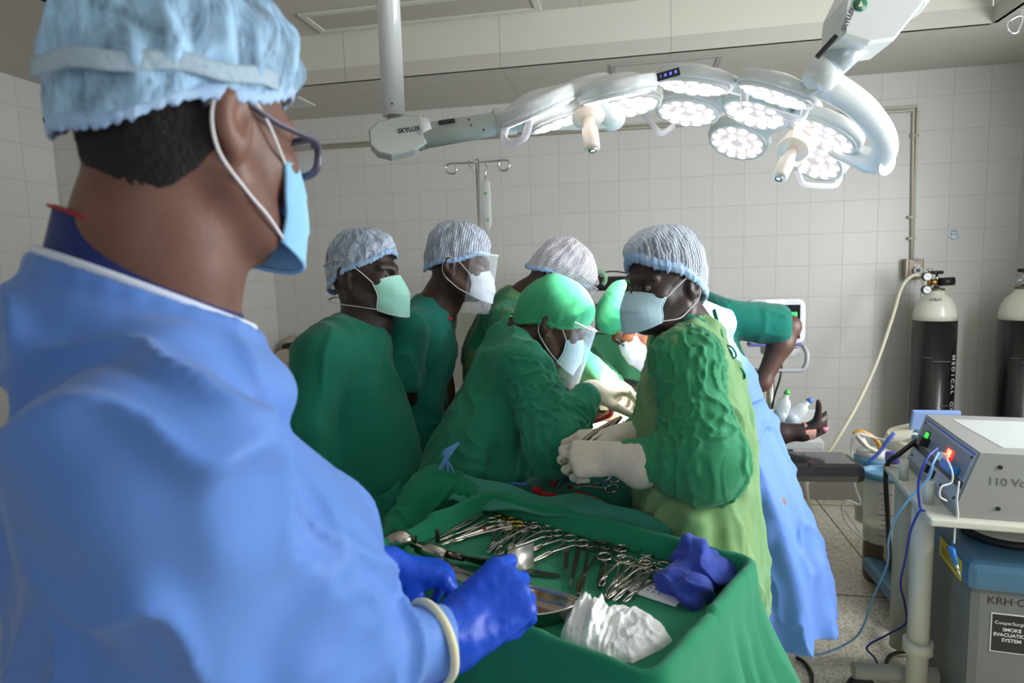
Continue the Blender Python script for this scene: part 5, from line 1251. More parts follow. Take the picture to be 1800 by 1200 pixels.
# ------------------------------------------------------------------ instrument tray
TW, TD, TZ0, TRZ = .67, .42, .955, 1.0
tc_, ta = np.array([-.172, 1.205]), math.radians(-28.2)
TM = Matrix.Rotation(ta, 3, 'Z')
def tl(x, y, z): v = TM @ Vector((x, y, 0)); return np.array([tc_[0] + v[0], tc_[1] + v[1], z])
st = root('instrument_stand', 'instrument stand hidden beneath the green tray cloth, only its shape showing', 'stand', (tc_[0], tc_[1], 0), rot=(0, 0, ta))
MB().box((0, 0, TZ0 - .016), (TW - .02, TD - .02, .012), bev=.004).build('tray', STEEL(), st)
q = MB()
for s in ((TW / 2 - .012, 0, .008, TD - .03), (-TW / 2 + .012, 0, .008, TD - .03), (0, TD / 2 - .012, TW - .03, .008), (0, -TD / 2 + .012, TW - .03, .008)): q.box((s[0], s[1], TZ0 - .004), (s[2], s[3], .03))
q.build('tray_rim', STEEL(), st); MB().cyl((-.26, 0, .05), (-.26, 0, TZ0 - .02), .018).cyl((.26, 0, .05), (.26, 0, TZ0 - .02), .018).build('post', STEEL(), st)
MB().box((0, 0, .05), (.56, .34, .03), bev=.01).build('base_frame', STEEL(), st)
prof = [(-.16, 0), (-.07, .0), (-.018, .0), (-.008, .012), (-.004, .04), (.004, .046), (.012, .04), (.016, .02), (.018, -.02), (.020, -.06)] + [(.022 + .004 * k, -.06 - .05 * k) for k in range(1, 10)]
NP = 260
def tray_pt(k, i):
    off, dz = prof[k]; w_, d_ = TW / 2 + off, TD / 2 + off; r = max(.012, .03 + off * .8); 
    per = 2 * (TW + TD); s = i / NP * per; segs = ((TW, (-1, -1), (1, 0)), (TD, (1, -1), (0, 1)), (TW, (1, 1), (-1, 0)), (TD, (-1, 1), (0, -1)))
    for L_, (cx, cy), (dx, dy) in segs:
        if s <= L_: break
        s -= L_
    f_ = s / L_; x = cx * w_ + dx * f_ * 2 * w_; y = cy * d_ + dy * f_ * 2 * d_
    # round the corner
    ex, ey = w_ - abs(x), d_ - abs(y)
    if ex < r and ey < r:
        a = math.hypot(r - ex, r - ey)
        if a > r: x = math.copysign(w_ - r + (r - ex) / a * r, x); y = math.copysign(d_ - r + (r - ey) / a * r, y)
    if dz < 0:
        n = (cx if dx == 0 else 0) + 0.; q_ = min(1, -dz / .3); am = (.03 * q_) * math.sin(i * .21 + 1.6 * math.sin(i * .05)) + .018 * q_ * math.sin(i * .53 + 1)
        n_ = math.hypot(x, y); cr_ = .03 * q_ * max(0, 1 - min(ex, 1) * 0) * (1 if (ex < .04 and ey < .04) else 0)
        if dx: y += math.copysign(am + .02 * q_, y)
        else: x += math.copysign(am + .02 * q_, x)
        if ex < .06 and ey < .06: x += math.copysign(.03 * q_, x); y += math.copysign(.03 * q_, y)
    z = TZ0 + dz
    if dz <= 0.001: z += .0
    p = tl(x, y, z)
    nn = fbm(np.array([[p[0] * 16, p[1] * 16, z * 6]]), 2, 4)[0]
    if dz < -.03:
        rg_ = ridged(np.array([[p[0] * 9, p[1] * 9, z * 3.4]]), 8, 2.)[0] * .022 * min(1, -dz / .15); cdir = p[:2] - tc_; cdir /= np.linalg.norm(cdir); p[0] += cdir[0] * rg_; p[1] += cdir[1] * rg_
    p[2] += (.0012 * nn if off < -.01 else .004 * nn if dz > .01 else 0) + (.010 * (y > 0) * (dz > .03))
    return p
v = [tray_pt(k, i) for k in range(len(prof)) for i in range(NP)]; f = []
for k in range(len(prof) - 1):
    for i in range(NP): f.append((k * NP + i, k * NP + (i + 1) % NP, (k + 1) * NP + (i + 1) % NP, (k + 1) * NP + i))
cen = len(v); v.append(tl(0, 0, TZ0)); f += [(cen, (i + 1) % NP, i) for i in range(NP)]
tcl = mesh('tray_cloth', v, f, GT); thick(tcl, .0025, -1)
tag(tcl, 'bright green cloth lining the raised tray and hanging over its sides', 'cloth')
# bunched spare cloth at the far left corner of the tray
def lump(v_):
    a = [R(705, 925, 1.64), R(745, 880, 1.70), R(775, 862, 1.72), R(815, 872, 1.70), R(845, 875, 1.64)]
    for i in range(4): v_.cone(a[i], a[i + 1], (.028, .042, .045, .036)[i], (.042, .045, .036, .022)[i], .03)
    v_.cone(R(690, 950, 1.6), a[0], .03, .028, .03); v_.cone(R(715, 960, 1.66), a[1], .05, .045, .05); v_.cone(R(760, 930, 1.70), a[2], .05, .05, .05)
    v_.cone(R(700, 1040, 1.62), R(740, 940, 1.7), .05, .05, .05)
A = [R(690, 950, 1.6), R(845, 875, 1.64), R(700, 1040, 1.62), R(775, 862, 1.72)]; lo, hi = bounds(A, .09)
lb = garment(None, np.zeros(3), 'spare_cloth', GT, lump, lo, hi, .006, .008, (9, 9, 9), .012, (13, 13, 13), 91, sharp=2.)
tag(lb, 'bunched green cloth pushed up beyond the far left corner of the tray', 'cloth')
# ------------------------------------------------------------------ instruments
IZ = TZ0 + .004
ST = flat('instrument_steel', (190, 184, 176), .24, 1., var=.12, scale=30)
STD = flat('instrument_steel_dark', (120, 108, 98), .3, 1., var=.2, scale=30)
GOLD = flat('gold_plated', (214, 178, 72), .25, 1.)
def instrument(kind, name, label, cat, ring, tip, group=None, lift=0., opening=.16, **kw):
    """lay an instrument on the tray cloth from its ring end to its tip"""
    a, b = RZ(ring[0], ring[1], IZ + .006 + lift), RZ(tip[0], tip[1], IZ + .003 + lift); d = b - a; L = float(np.linalg.norm(d))
    M = frame(Vector(d), z=(0, 0, 1)); t = root(name, label, cat, tuple(a), group); t.rotation_euler = M.to_euler()
    kind(t, L, opening, **kw); return t
def hemostat(t, L, op=.16, ring_mat=None, mat=None, rr=.0165, jaw=.3, curve=0., jawr=.0028, red=False):
    mat = mat or ST; rm_ = ring_mat or mat; J = L * (1 - jaw); hw = max(rr * 1.15, J * op)
    for s in (-1, 1):
        q = MB(); pts = spline([(rr * 1.2, s * hw * .95, 0), (J * .3, s * hw * .62, 0), (J * .7, s * hw * .2, .0), (J, 0, s * .0012)], 5)
        q.tube(pts, [.0035 - .0005 * i / len(pts) for i in range(len(pts))], 8, flat_=.8)
        q.build('shank', mat, t)
        MB().tube(spline([(J * .96, 0, s * .0012), (J + (L - J) * .5, -s * .0022 * (1 + op * 6) + curve * .3, 0), (L, -s * .0009 * (1 + op * 10) + curve, 0)], 5), [jawr * (1.2 - .75 * i / 11) for i in range(11)], 8).build('jaw', mat, t)
        MB().torus((0, s * hw, 0), rr, .0028, n=26, m=7, sy=.9).build('finger_ring', rm_, t)
    MB().cyl((J, 0, -.0042), (J, 0, .0042), .0046, n=14).build('box_joint', mat, t)
    MB().box((rr * 2.1, 0, 0), (.004, hw * .9, .0022)).build('ratchet', mat, t)
    if red: MB().box((J * .35, hw * .6, .001), (.008, .006, .006)).build('red_marker', flat('red_tape', (190, 30, 30), .5), t)
def forceps(t, L, op=.05, mat=None, wd=.006):
    mat = mat or ST
    for s in (-1, 1):
        pts = [(0, 0, .001 * s), (L * .1, s * .002, 0), (L * .45, s * L * op, 0), (L * .75, s * L * op * .6, 0), (L, s * .0008, 0)]; q = MB(); P = spline(pts, 6)
        q.tube(P, [wd * (.55 + .35 * math.sin(min(1, i / len(P) * 1.3) * PI)) * (1 if i < len(P) * .7 else .6) for i in range(len(P))], 8, flat_=.35); q.build('arm', mat, t)
    q = MB()
    for k in range(9): q.box((L * (.38 + .02 * k), L * op * .95, .002), (.0016, .004, .0075))
    q.build('grip_ridges', mat, t)
def scalpel(t, L, op=0, blade=.22):
    MB().prism([(0, -.0045), (L * .06, -.0052), (L * (1 - blade), -.004), (L * (1 - blade), .004), (L * .06, .0052), (0, .0045)], .003).build('handle', STD, t)
    MB().prism([(L * (1 - blade) - .004, -.0022), (L * .9, -.003), (L, .0035), (L * .9, .0036), (L * (1 - blade) - .004, .0022)], .0012, z0=.001).build('blade', ST, t)
def strip(t, L, op=0, wd=.0065):
    MB().prism([(0, -wd), (L * .9, -wd), (L * .97, -wd * .7), (L, 0), (L * .97, wd * .7), (L * .9, wd), (0, wd)], .0018).build('strip_blade', STD, t)
instrument(forceps, 'tissue_forceps', 'long tissue forceps with ridged grip, leftmost instrument along the far rim', 'forceps', (858, 897), (773, 943), lift=.004, opening=.035)
for i, (rg, tp_, rd, lab) in enumerate((((885, 906), (772, 950), False, 'gold ringed needle holder next to the long tissue forceps'), ((905, 917), (790, 954), False, 'gold ringed needle holder partly under the silver clamps'), ((872, 917), (775, 958), True, 'slim needle holder with a red marker on its shank'))):
    instrument(hemostat, 'needle_holder', lab, 'needle holder', rg, tp_, 'needle holders at the far left of the tray', .003 * i, .035, ring_mat=GOLD if not rd else None, jaw=.2, rr=.014, red=rd)
GH = 'clamps heaped in the middle of the tray'
for rg, tp_, op, cv, lab in (((879, 923), (862, 968), .2, 0, 'small clamp with dark rings under the heap, nearest the gold rings'),
        ((905, 928), (868, 975), .16, .006, 'curved clamp lying in the middle of the heap'), ((932, 917), (852, 970), .1, .008, 'long curved clamp whose tip reaches farthest left in the heap'),
        ((958, 935), (878, 975), .1, 0, 'long bright clamp lying on top of the heap'), ((925, 922), (888, 972), .14, 0, 'straight clamp crossing beneath the bright clamp'), ((950, 926), (884, 974), .12, 0, 'straight clamp with rings half hidden behind the heap')):
    instrument(hemostat, 'artery_clamp', lab, 'clamp', rg, tp_, GH, random.random() * .006, op, curve=cv)
instrument(hemostat, 'scissors', 'long scissors with blades pointing left beside the retractor blade', 'scissors', (990, 941), (928, 970), None, .003, .14, jaw=.4, jawr=.0036)
instrument(hemostat, 'scissors', 'large shiny scissors ending at the retractor blade, rings by the scalpels', 'scissors', (1012, 950), (934, 987), None, .006, .12, jaw=.42, jawr=.004)
GC = 'clamps along the right part of the tray'
instrument(scalpel, 'scalpel', 'short scalpel with its blade pointing at the viewer', 'scalpel', (997, 965), (993, 1013))
instrument(scalpel, 'scalpel', 'long flat scalpel beside the short one', 'scalpel', (1020, 955), (1000, 1036))
instrument(hemostat, 'angled_clamp', 'dark heavy angled clamp right of the long scalpel', 'clamp', (1048, 958), (1011, 1045), None, .002, .1, mat=STD, curve=.006, jawr=.0045, jaw=.35)
instrument(hemostat, 'closed_clamp', 'thick closed clamp with worn bronze shanks pointing toward the gauze', 'clamp', (1070, 958), (1053, 1032), None, .002, .05, mat=STD, jawr=.005, jaw=.4)
for rg, tp_, op, lab in (((1078, 980), (1056, 1030), .2, 'small open clamp between the bronze clamp and the large ringed clamp'), ((1114, 967), (1066, 1048), .2, 'large wide open clamp with two upright rings'),
        ((1118, 988), (1072, 1045), .12, 'clamp with rings under the wide open clamp'), ((1136, 993), (1066, 1052), .12, 'long straight clamp pointing at the white gauze'),
        ((1150, 990), (1078, 1056), .08, 'second long straight clamp pointing at the white gauze'), ((1164, 1000), (1096, 1058), .1, 'rightmost long clamp, rings tucked under the blue towel')):
    instrument(hemostat, 'artery_clamp', lab, 'clamp', rg, tp_, GC, random.random() * .006, op)
instrument(strip, 'spatula', 'flat round-ended steel spatula under the retractor blade', 'spatula', (930, 1004), (986, 1013))
# large retractor with spoon, joints, curved plate
a0 = RZ(702, 950, IZ + .03); t = root('retractor', 'large steel table retractor with spoon, ratchet joint and broad curved plate', 'retractor', tuple(a0))
def ra(x, y, dz): return RZ(x, y, IZ + dz) - a0
sp_ = MB(); v, f, uv = grid(18, 12, lambda u, w: Vector(ra(700, 952, .03)) + Vector(((u - .5) * .062 + (w - .5) * -.01, (w - .5) * .055, .022 * (1 - (2 * u - 1) ** 2) * (1 - (2 * w - 1) ** 2) + .004)))
def spoon(u, w):
    a = u * 2 * PI; r = w; return Vector(ra(702, 952, .028)) + Vector((.034 * r * math.cos(a), .026 * r * math.sin(a) * (1.1 - .2 * math.cos(a)), .026 * (1 - r * r) ** .5 if r < 1 else 0))
v, f, uv = grid(28, 8, spoon, True); thick(mesh('spoon', v, f, ST, t), .0018)
MB().tube([ra(722, 958, .02), ra(745, 965, .022), ra(752, 968, .02)], [.004, .005, .006], 10).build('spoon_neck', ST, t)
MB().tube([ra(735, 962, .022), ra(758, 968, .024), ra(764, 970, .024), ra(785, 976, .022)], [.013, .017, .015, .012], 20).build('ratchet_joint', ST, t)
MB().tube([ra(790, 975, .02), ra(815, 980, .018)], [.008, .008], 14).build('shaft', STD, t)
MB().box(ra(769, 942, .035), (.010, .003, .032), bev=.002).build('thumb_lever', STD, t); MB().box(ra(731, 950, .03), (.006, .004, .026), bev=.002).build('set_lever', STD, t)
def bar(u, w):
    c = spline([ra(808, 978, .02), ra(840, 986, .016), ra(868, 990, .018), ra(885, 985, .03), ra(892, 975, .045)], 8); i = min(len(c) - 1, int(u * (len(c) - 1) + .5)); p = c[i]; return Vector(p) + Vector((.006 * (w - .5), -.012 * (w - .5) * 2, (.010 + .012 * u) * (w - .5) * 2))
v, f, uv = grid(32, 4, bar); thick(mesh('bar', v, f, STD, t), .003)
def plate(u, w):
    p = ra(886 + 52 * u, 968 + 46 * w - 15 * u * (1 - .0 * w) , .045 - .040 * w ** 1.4 + .010 * math.sin(u * PI)); return Vector(p)
v, f, uv = grid(14, 16, plate); thick(mesh('plate', v, f, flat('polished_plate', (226, 222, 214), .3, .9), t), .0016)
# long instruments beneath the gloved hands
instrument(forceps, 'long_forceps', 'long slim forceps lying under the foreground gloves', 'forceps', (748, 981), (842, 1012), None, .004, .03)
instrument(hemostat, 'long_clamp', 'long clamp lying along the near rim under the gloves', 'clamp', (765, 996), (870, 1030), None, .0, .03)
def rib(u, w):
    c = spline([RZ(768, 1003, IZ + .012), RZ(800, 1010, IZ + .016), RZ(835, 1025, IZ + .016), RZ(860, 1040, IZ + .01)], 8); i = min(len(c) - 1, int(u * (len(c) - 1) + .5)); return Vector(c[i]) + Vector((.004, .011, 0)) * (w - .5) * 2
v, f, uv = grid(24, 3, rib); o_ = mesh('ribbon_retractor', v, f, flat('matt_steel', (196, 190, 180), .35, .9)); thick(o_, .0016); tag(o_, 'flat curved ribbon retractor between the two blue gloves', 'retractor')
# kidney dish
kc = RZ(925, 1074, IZ); K0 = RZ(858, 1054, IZ); K1 = RZ(993, 1090, IZ); kd = (K1 - K0)[:2]; ka = math.atan2(kd[1], kd[0]); kL = np.linalg.norm(kd) * .56
t = root('kidney_dish', 'stainless steel kidney dish between the blue glove and the white gauze', 'dish', tuple(kc), rot=(0, 0, ka))
def kid(s, z):
    o_ = []
    for i in range(56):
        a = 2 * PI * i / 56; x = kL * s * math.cos(a); y = kL * .42 * s * math.sin(a) + .16 * kL * math.cos(PI * .5 * math.cos(a)) * 1.2 - .02
        y = kL * .54 * s * math.sin(a) - .30 * kL * (1 - (x / kL) ** 2 * 1.5) * .7 + .01 ; o_.append((x, y, z))
    return o_
q = MB(); q.ring_loft([kid(s, z) for s, z in ((.02, .003), (.5, .002), (.84, .003), (.90, .008), (.96, .022), (.98, .027), (1.02, .028), (1.03, .026), (1.0, .024), (.92, .006), (.86, .0), (.02, .0))], cap=False)
q.build('basin', flat('dish_steel', (190, 172, 156), .2, 1., var=.08), t)
q = MB(); q.tube([np.array(p) + [0, 0, 0] for p in kid(1.02, .0275) + kid(1.02, .0275)[:1]], .0022, 6, False); q.build('rolled_rim', ST, t)
# gauze, blue towel, needle counter
def nz(x, y, s, sd): return fbm(np.stack([x / s, y / s, sd + 0 * x], 1), 3, int(sd * 7))
def rdg(x, y, s, sd, sh=1.5): return ridged(np.stack([x / s + .5 * nz(x, y, s * 1.5, sd + 3), y / s + .5 * nz(x, y, s * 1.5, sd + 5), sd + 0 * x], 1), int(sd * 5), sh)
def crumple(name, label, cat, outline, ctr, mt, hfun, nv=34, zb=.012):
    """crumpled cloth: closed outline on the tray, domed and folded surface inside it"""
    P = [np.array(p, float) for p in outline]; P.append(P[0]); O_ = []
    for i in range(len(P) - 1):
        n = max(2, int(np.linalg.norm(P[i + 1] - P[i]) / 2.2)); O_ += [P[i] + (P[i + 1] - P[i]) * k / n for k in range(n)]
    nu = len(O_); O_ = np.array([(O_[i - 1] + O_[i] * 2 + O_[(i + 1) % nu]) / 4 for i in range(nu)]); c = np.array(ctr, float); f = []; v = []; r = np.repeat(1 - np.arange(nv + 1) / nv, nu)
    PXY = c + (np.tile(O_, (nv + 1, 1)) - c) * r[:, None]; Z = np.maximum(0, hfun(PXY[:, 0], PXY[:, 1], r)); Z[:nu] = -.001
    for k in range(len(Z)): p = RZ(PXY[k, 0], PXY[k, 1], IZ + zb); p[2] = IZ + Z[k]; v.append(p)
    for j in range(nv):
        for i in range(nu): k = (i + 1) % nu; f.append((j * nu + i, j * nu + k, (j + 1) * nu + k, (j + 1) * nu + i))
    o_ = mesh(name, v, f, mt); return tag(o_, label, cat)
def hg(x, y, r):
    e = (1 - r ** 5) ** .6; base = .017 + .010 * nz(x, y, 60, 1.3) + .008 * rdg(x, y, 38, 2.1, 1.6)
    fx = x + (y - 1090) * .38; left = 1 / (1 + np.exp((x - 1072) / 5.)); base = base + left * (.006 * np.abs(np.sin((fx - 1000) * .30)) + .014 * np.exp(-((fx - 1012) / 13.) ** 2) + .018 * np.exp(-((fx - 1044) / 9.) ** 2)) * (1 - .4 * (y > 1110))
    return e * base + .002 * nz(x, y, 9, 4.) * e
gm = cloth('white_gauze', (232, 233, 230), (238, 239, 237), wr=.2, wscale=30, weave=.5, fscale=10)
crumple('gauze_swab', 'crumpled pile of white gauze at the near corner of the tray', 'gauze', [(986, 1068), (1006, 1060), (1014, 1050), (1028, 1046), (1038, 1054), (1044, 1056), (1054, 1046), (1062, 1056), (1070, 1062), (1098, 1058), (1135, 1070), (1163, 1088), (1182, 1113), (1163, 1128), (1112, 1152), (1068, 1147), (1009, 1126), (984, 1106), (994, 1084)], (1075, 1100), gm, hg)
def bt(v_):
    for (x, y, dz, r) in ((1215, 988, .03, .030), (1190, 1015, .022, .028), (1235, 1012, .022, .030), (1215, 1040, .016, .028), (1262, 990, .034, .02), (1250, 1005, .028, .024), (1174, 1028, .014, .022)):
        v_.ell(RZ(x, y, IZ + dz), (r * 1.2, r * 1.1, r), None, .02)
    v_.cone(RZ(1210, 975, IZ + .04), RZ(1203, 956, IZ + .066), .024, .016, .02); v_.cone(RZ(1215, 975, IZ + .04), RZ(1228, 966, IZ + .06), .02, .014, .02)
    v_.half((0, 0, IZ - .002), (0, 0, -1))
lo, hi = bounds([RZ(1165, 1030, IZ), RZ(1275, 985, IZ), RZ(1205, 945, IZ + .09), RZ(1215, 1060, IZ)], .06)
tag(garment(None, np.zeros(3), 'blue_towel', cloth('royal_blue_towel', (44, 66, 158), (56, 78, 172), wr=.4, wscale=22, weave=.5, fscale=8), bt, lo, hi, .003, .006, (22, 22, 22), .014, (18, 18, 18), 15, sharp=1.5), 'crumpled royal blue towel at the far right corner of the tray', 'towel')
nc = RZ(1152, 1040, IZ); t = root('needle_counter', 'white needle counter card with small black marks sticking out under the blue towel', 'card', tuple(nc), rot=(0, 0, ta))
MB().box((0, 0, .002), (.11, .06, .004), bev=.0015).build('card', flat('counter_white', (226, 228, 230), .4), t)
q = MB()
for i in range(5):
    for j in range(3): q.box((-.035 + i * .012, -.01 + j * .012, .0045), (.006, .0012, .001), rot=.5)
q.build('printed_marks', DARK(), t)
# forceps held by person E, tubing, swabs on the drape
a, b = R(1092, 732, 1.62), R(987, 812, 1.46); d = b - a
t = root('dissecting_forceps', 'long steel forceps held between two cream gloves above the drape', 'forceps', tuple(a)); t.rotation_euler = frame(Vector(d), z=(0, -.6, .8)).to_euler(); forceps(t, float(np.linalg.norm(d)), .04, wd=.009, mat=STD)
RED = flat('red_rubber', (186, 24, 34), .3, var=.05, coat=.3)
tag(MB().tube(spline([R(1060, 702, 1.82), R(1075, 722, 1.82), R(1066, 732, 1.8), R(1025, 745, 1.78), R(990, 752, 1.86), R(958, 765, 1.83), R(963, 790, 1.78), R(978, 802, 1.74), R(976, 832, 1.72), R(972, 852, 1.69)], 7), .0075, 12).build('suction_tube', RED), 'bright red rubber tube running from the operation over the drape', 'tube')
tag(MB().tube(spline([R(1000, 858, 1.66), R(1040, 875, 1.62), R(1080, 897, 1.58), R(1112, 918, 1.56)], 6), .008, 12).build('dark_tube', flat('dark_red_rubber', (120, 24, 30), .35, var=.08)), 'dark red tube on the drape running toward the lime gown', 'tube')
tag(MB().tube(spline([R(978, 805, 1.72), R(990, 830, 1.70), R(980, 860, 1.68), R(1010, 845, 1.67), R(1060, 832, 1.62), R(1076, 842, 1.6), R(1040, 852, 1.63)], 7), .0022, 8).build('thin_cable', flat('grey_blue_cable', (90, 110, 140), .4)), 'thin grey blue cable looped over the drape', 'cable')
def blob(name, lab, cat, pts, mt, h=.004):
    P = [R(*p[:3]) for p in pts]; lo, hi = bounds(P, .05)
    def b(v_):
        for p, q in zip(P, pts): v_.ell(p, (q[3], q[3], q[3] * .7), None, .012)
    tag(garment(None, np.zeros(3), name, mt, b, lo, hi, h, .003, (30, 30, 30), .006, (40, 40, 40), 3), lab, cat)
blob('bloody_swab', 'crumpled red stained swab lying on the drape beyond the tray', 'swab', [(942, 862, 1.66, .012), (958, 870, 1.65, .014), (975, 873, 1.645, .013)], cloth('blood_red_gauze', (176, 24, 30), (220, 150, 140), fade=.72, wr=.5, wscale=40, fscale=22))
tag(MB().tube([R(884, 849, 1.72), R(895, 850, 1.715)], .002, 8).tube([R(895, 850, 1.715), R(928, 851, 1.7)], .004, 10).build('diathermy_pencil', flat('pencil_blue', (56, 130, 190), .4)), 'blue handled diathermy pencil lying on the drape', 'instrument')
a, b = R(1078, 850, 1.6), R(1003, 856, 1.66); d = b - a; t = root('towel_clamp', 'steel clamp lying on the drape below the gloved hands', 'clamp', tuple(a)); t.rotation_euler = frame(Vector(d), z=(0, -.4, .9)).to_euler(); hemostat(t, float(np.linalg.norm(d)), .12)
# ------------------------------------------------------------------ equipment
# gas cylinders
def cylinder(label, cx, cy, reg):
    t = root('gas_cylinder', label, 'gas cylinder', (cx, cy, 0), 'tall black gas cylinders with white shoulders')
    bk = flat('cylinder_black', (14, 13, 15), .28, var=.3, scale=4, coat=.3); wh = flat('cylinder_white', (222, 222, 208), .3, var=.04, coat=.3)
    MB().lathe([(.09, 0), (.108, .02), (.112, .05), (.113, 1.215)], n=40).build('cylinder_body', bk, t)
    sh = MB().lathe([(.1135, 1.212), (.113, 1.245), (.104, 1.29), (.082, 1.335), (.056, 1.36), (.045, 1.372), (.043, 1.385)], n=40).build('shoulder', wh, t)
    MB().lathe([(.041, 1.38), (.043, 1.384), (.043, 1.396), (.03, 1.4), (.02, 1.402)], n=28).build('neck_ring', flat('neck_ring_brass', (120, 112, 92), .5, .6), t)
    v = MB().lathe([(.014, 1.40), (.017, 1.42), (.013, 1.44), (.013, 1.462), (.007, 1.47), (.007, 1.485)], n=18).build('valve', CHROME(), t)
    MB().cyl((0, 0, 1.435), (-.035, -.01, 1.435), .011).build('valve_outlet', CHROME(), t)
    q = MB(); q.ring_loft([[((.033 + .003 * math.cos(8 * a)) * s * math.cos(a), (.033 + .003 * math.cos(8 * a)) * s * math.sin(a), z) for a in [2 * PI * k / 48 for k in range(48)]] for s, z in ((.8, 1.48), (1, 1.484), (1, 1.495), (.8, 1.5))]); q.build('handwheel', DARK(), t)
    q = MB()
    for (a, z, l) in ((-2.2, 1.0, .05), (-1.6, .98, .09), (-1.3, .72, .07)): q.box((.1135 * math.cos(a), .1135 * math.sin(a), z), (l, .001, .004), rot=a + PI / 2)
    q.build('paint_scuff', flat('scuff_grey', (110, 108, 104), .6), t)
    return t
c1 = RY(1640, 640, 4.14); g1 = cylinder('black gas cylinder with white shoulder, regulator and hose, left of the pair', c1[0], 4.14, True)
c2 = RY(1792, 640, 4.1); g2 = cylinder('black gas cylinder with white shoulder and no regulator, right of the pair', c2[0], 4.1, False)
for k, ch in enumerate('MEDICAL OXY'):
    a = -.95; Mx = Matrix.Translation((.1145 * math.cos(a), .1145 * math.sin(a), 1.0 - k * .034)) @ Matrix.Rotation(a + PI / 2, 4, 'Z') @ Matrix.Rotation(PI / 2, 4, 'X') @ Matrix.Rotation(-PI / 2, 4, 'Z')
    if ch != ' ': text('letter', ch, Mx, .04, flat('stencil_white', (200, 205, 205), .5), g1, font_bold=True)
Mx = Matrix.Translation((-.035, -.079, 1.335)) @ Matrix.Rotation(-.4, 4, 'Z') @ Matrix.Rotation(PI / 2 - .75, 4, 'X'); text('marker_writing', 'KRH', Mx, .03, flat('marker_grey', (90, 95, 90), .6), g1)
br = flat('brass', (176, 140, 80), .3, 1.)
t = root('pressure_regulator', 'brass pressure regulator with two dials and black knob on the left cylinder', 'regulator', (c1[0] - .035, 4.12, 1.435))
MB().cyl((-.02, -.02, .0), (.03, -.02, .0), .018, n=20).cyl((-.02, -.02, -.05), (-.02, -.02, .06), .011, n=16).build('brass_body', br, t)
MB().cyl((.03, -.022, .0), (.105, -.03, .004), .024, n=28).build('adjusting_knob', DARK(), t); MB().cyl((.105, -.03, .004), (.108, -.0305, .004), .019, n=28).build('knob_badge', flat('knob_blue', (40, 60, 130), .4), t)
for dz in (.034, -.042):
    g_ = MB().cyl((-.045, -.03, dz), (-.045, -.058, dz), .024, n=30).build('dial_case', DARK(), t); MB().cyl((-.045, -.058, dz), (-.045, -.0592, dz), .020, n=30).build('dial_face', flat('dial_white', (210, 214, 216), .3), g_)
    MB().box((-.045, -.0602, dz), (.022, .0008, .002), M=Matrix.Rotation(.6, 3, 'Y')).build('needle', DARK(), g_)
MB().cyl((-.02, -.02, .058), (-.025, -.02, .08), .009).cyl((-.04, -.02, .075), (-.008, -.02, .075), .003).build('hose_tail', CHROME(), t)
hs = [RY(1626, 500, 4.1), RY(1622, 487, 4.1), RY(1605, 484, 4.1), RY(1585, 505, 4.08), RY(1568, 560, 4.0), RY(1540, 640, 3.9), RY(1505, 715, 3.75), RY(1470, 775, 3.6), RY(1435, 830, 3.4), RY(1418, 860, 3.2), np.array([.85, 3.0, .25])]
tag(MB().tube(spline(hs, 6), .0095, 12).build('oxygen_hose', flat('cream_hose', (216, 212, 186), .4, var=.03)), 'cream hose curving from the regulator down behind the arm board', 'hose')
# drip stand
ix, iy = -.76, 3.2
t = root('drip_stand', 'chrome drip stand with curled hooks standing behind the group', 'drip stand', (ix, iy, 0))
MB().cyl((0, 0, .08), (0, 0, 1.2), .0125).cyl((0, 0, 1.1), (0, 0, 2.135), .0095).build('pole', CHROME(), t)
for k in range(5): a = k * 2 * PI / 5; l = MB().tube([(0, 0, .1), (.26 * math.cos(a), .26 * math.sin(a), .06)], .012, 10).build('leg', CHROME(), t); MB().cyl((.26 * math.cos(a), .26 * math.sin(a) - .012, .028), (.26 * math.cos(a), .26 * math.sin(a) + .012, .028), .028, n=18).build('caster', DARK(), l)
for s in (-1, 1):
    pts = [(0, 0, 2.12), (s * .08, 0, 2.121), (s * .145, 0, 2.122), (s * .165, 0, 2.105), (s * .155, 0, 2.078), (s * .125, 0, 2.072), (s * .11, 0, 2.09), (s * .112, 0, 2.115)]
    MB().tube(spline(pts, 6), .0048, 8).build('hook_arm', CHROME(), t)
MB().tube(spline([(-.04, -.01, 2.13), (-.03, -.03, 2.1), (-.015, -.03, 2.085), (-.008, -.02, 2.12), (.004, 0, 2.13)], 5), .0035, 8).build('hook_arm', CHROME(), t)
bx_ = np.array([ix + .045, iy - .02, 1.86]); t = root('drip_bag', 'small clear drip chamber bag hanging on the drip stand', 'drip bag', tuple(bx_))
q = MB(); q.ring_loft([[(a * s, .014 * math.sin(k) * s, z) for k, a in [(2 * PI * j / 16, .024 * math.cos(2 * PI * j / 16)) for j in range(16)]] for s, z in ((.3, .17), (.9, .155), (1, .12), (1, .0), (1, -.05), (.5, -.075), (.25, -.1))]); q.build('bag', clear('bag_plastic', (220, 225, 225), .45, .2), t)
[MB().box(c_, (.012, .001, .014)).build('green_print', flat('print_green', (60, 190, 90), .5), t) for c_ in ((0, -.015, .1), (.006, -.013, -.03))]
MB().tube([(0, 0, .17), (0, 0, .2), (.01, .0, .23), (.0, .0, .245)], .003, 8).build('hanger', CHROME(), t); MB().tube(spline([(0, 0, -.1), (0, 0, -.2), (.01, 0, -.4), (.0, 0, -.9)], 4), .003, 8).build('drip_line', clear('line_plastic', (225, 228, 230), .5), t)
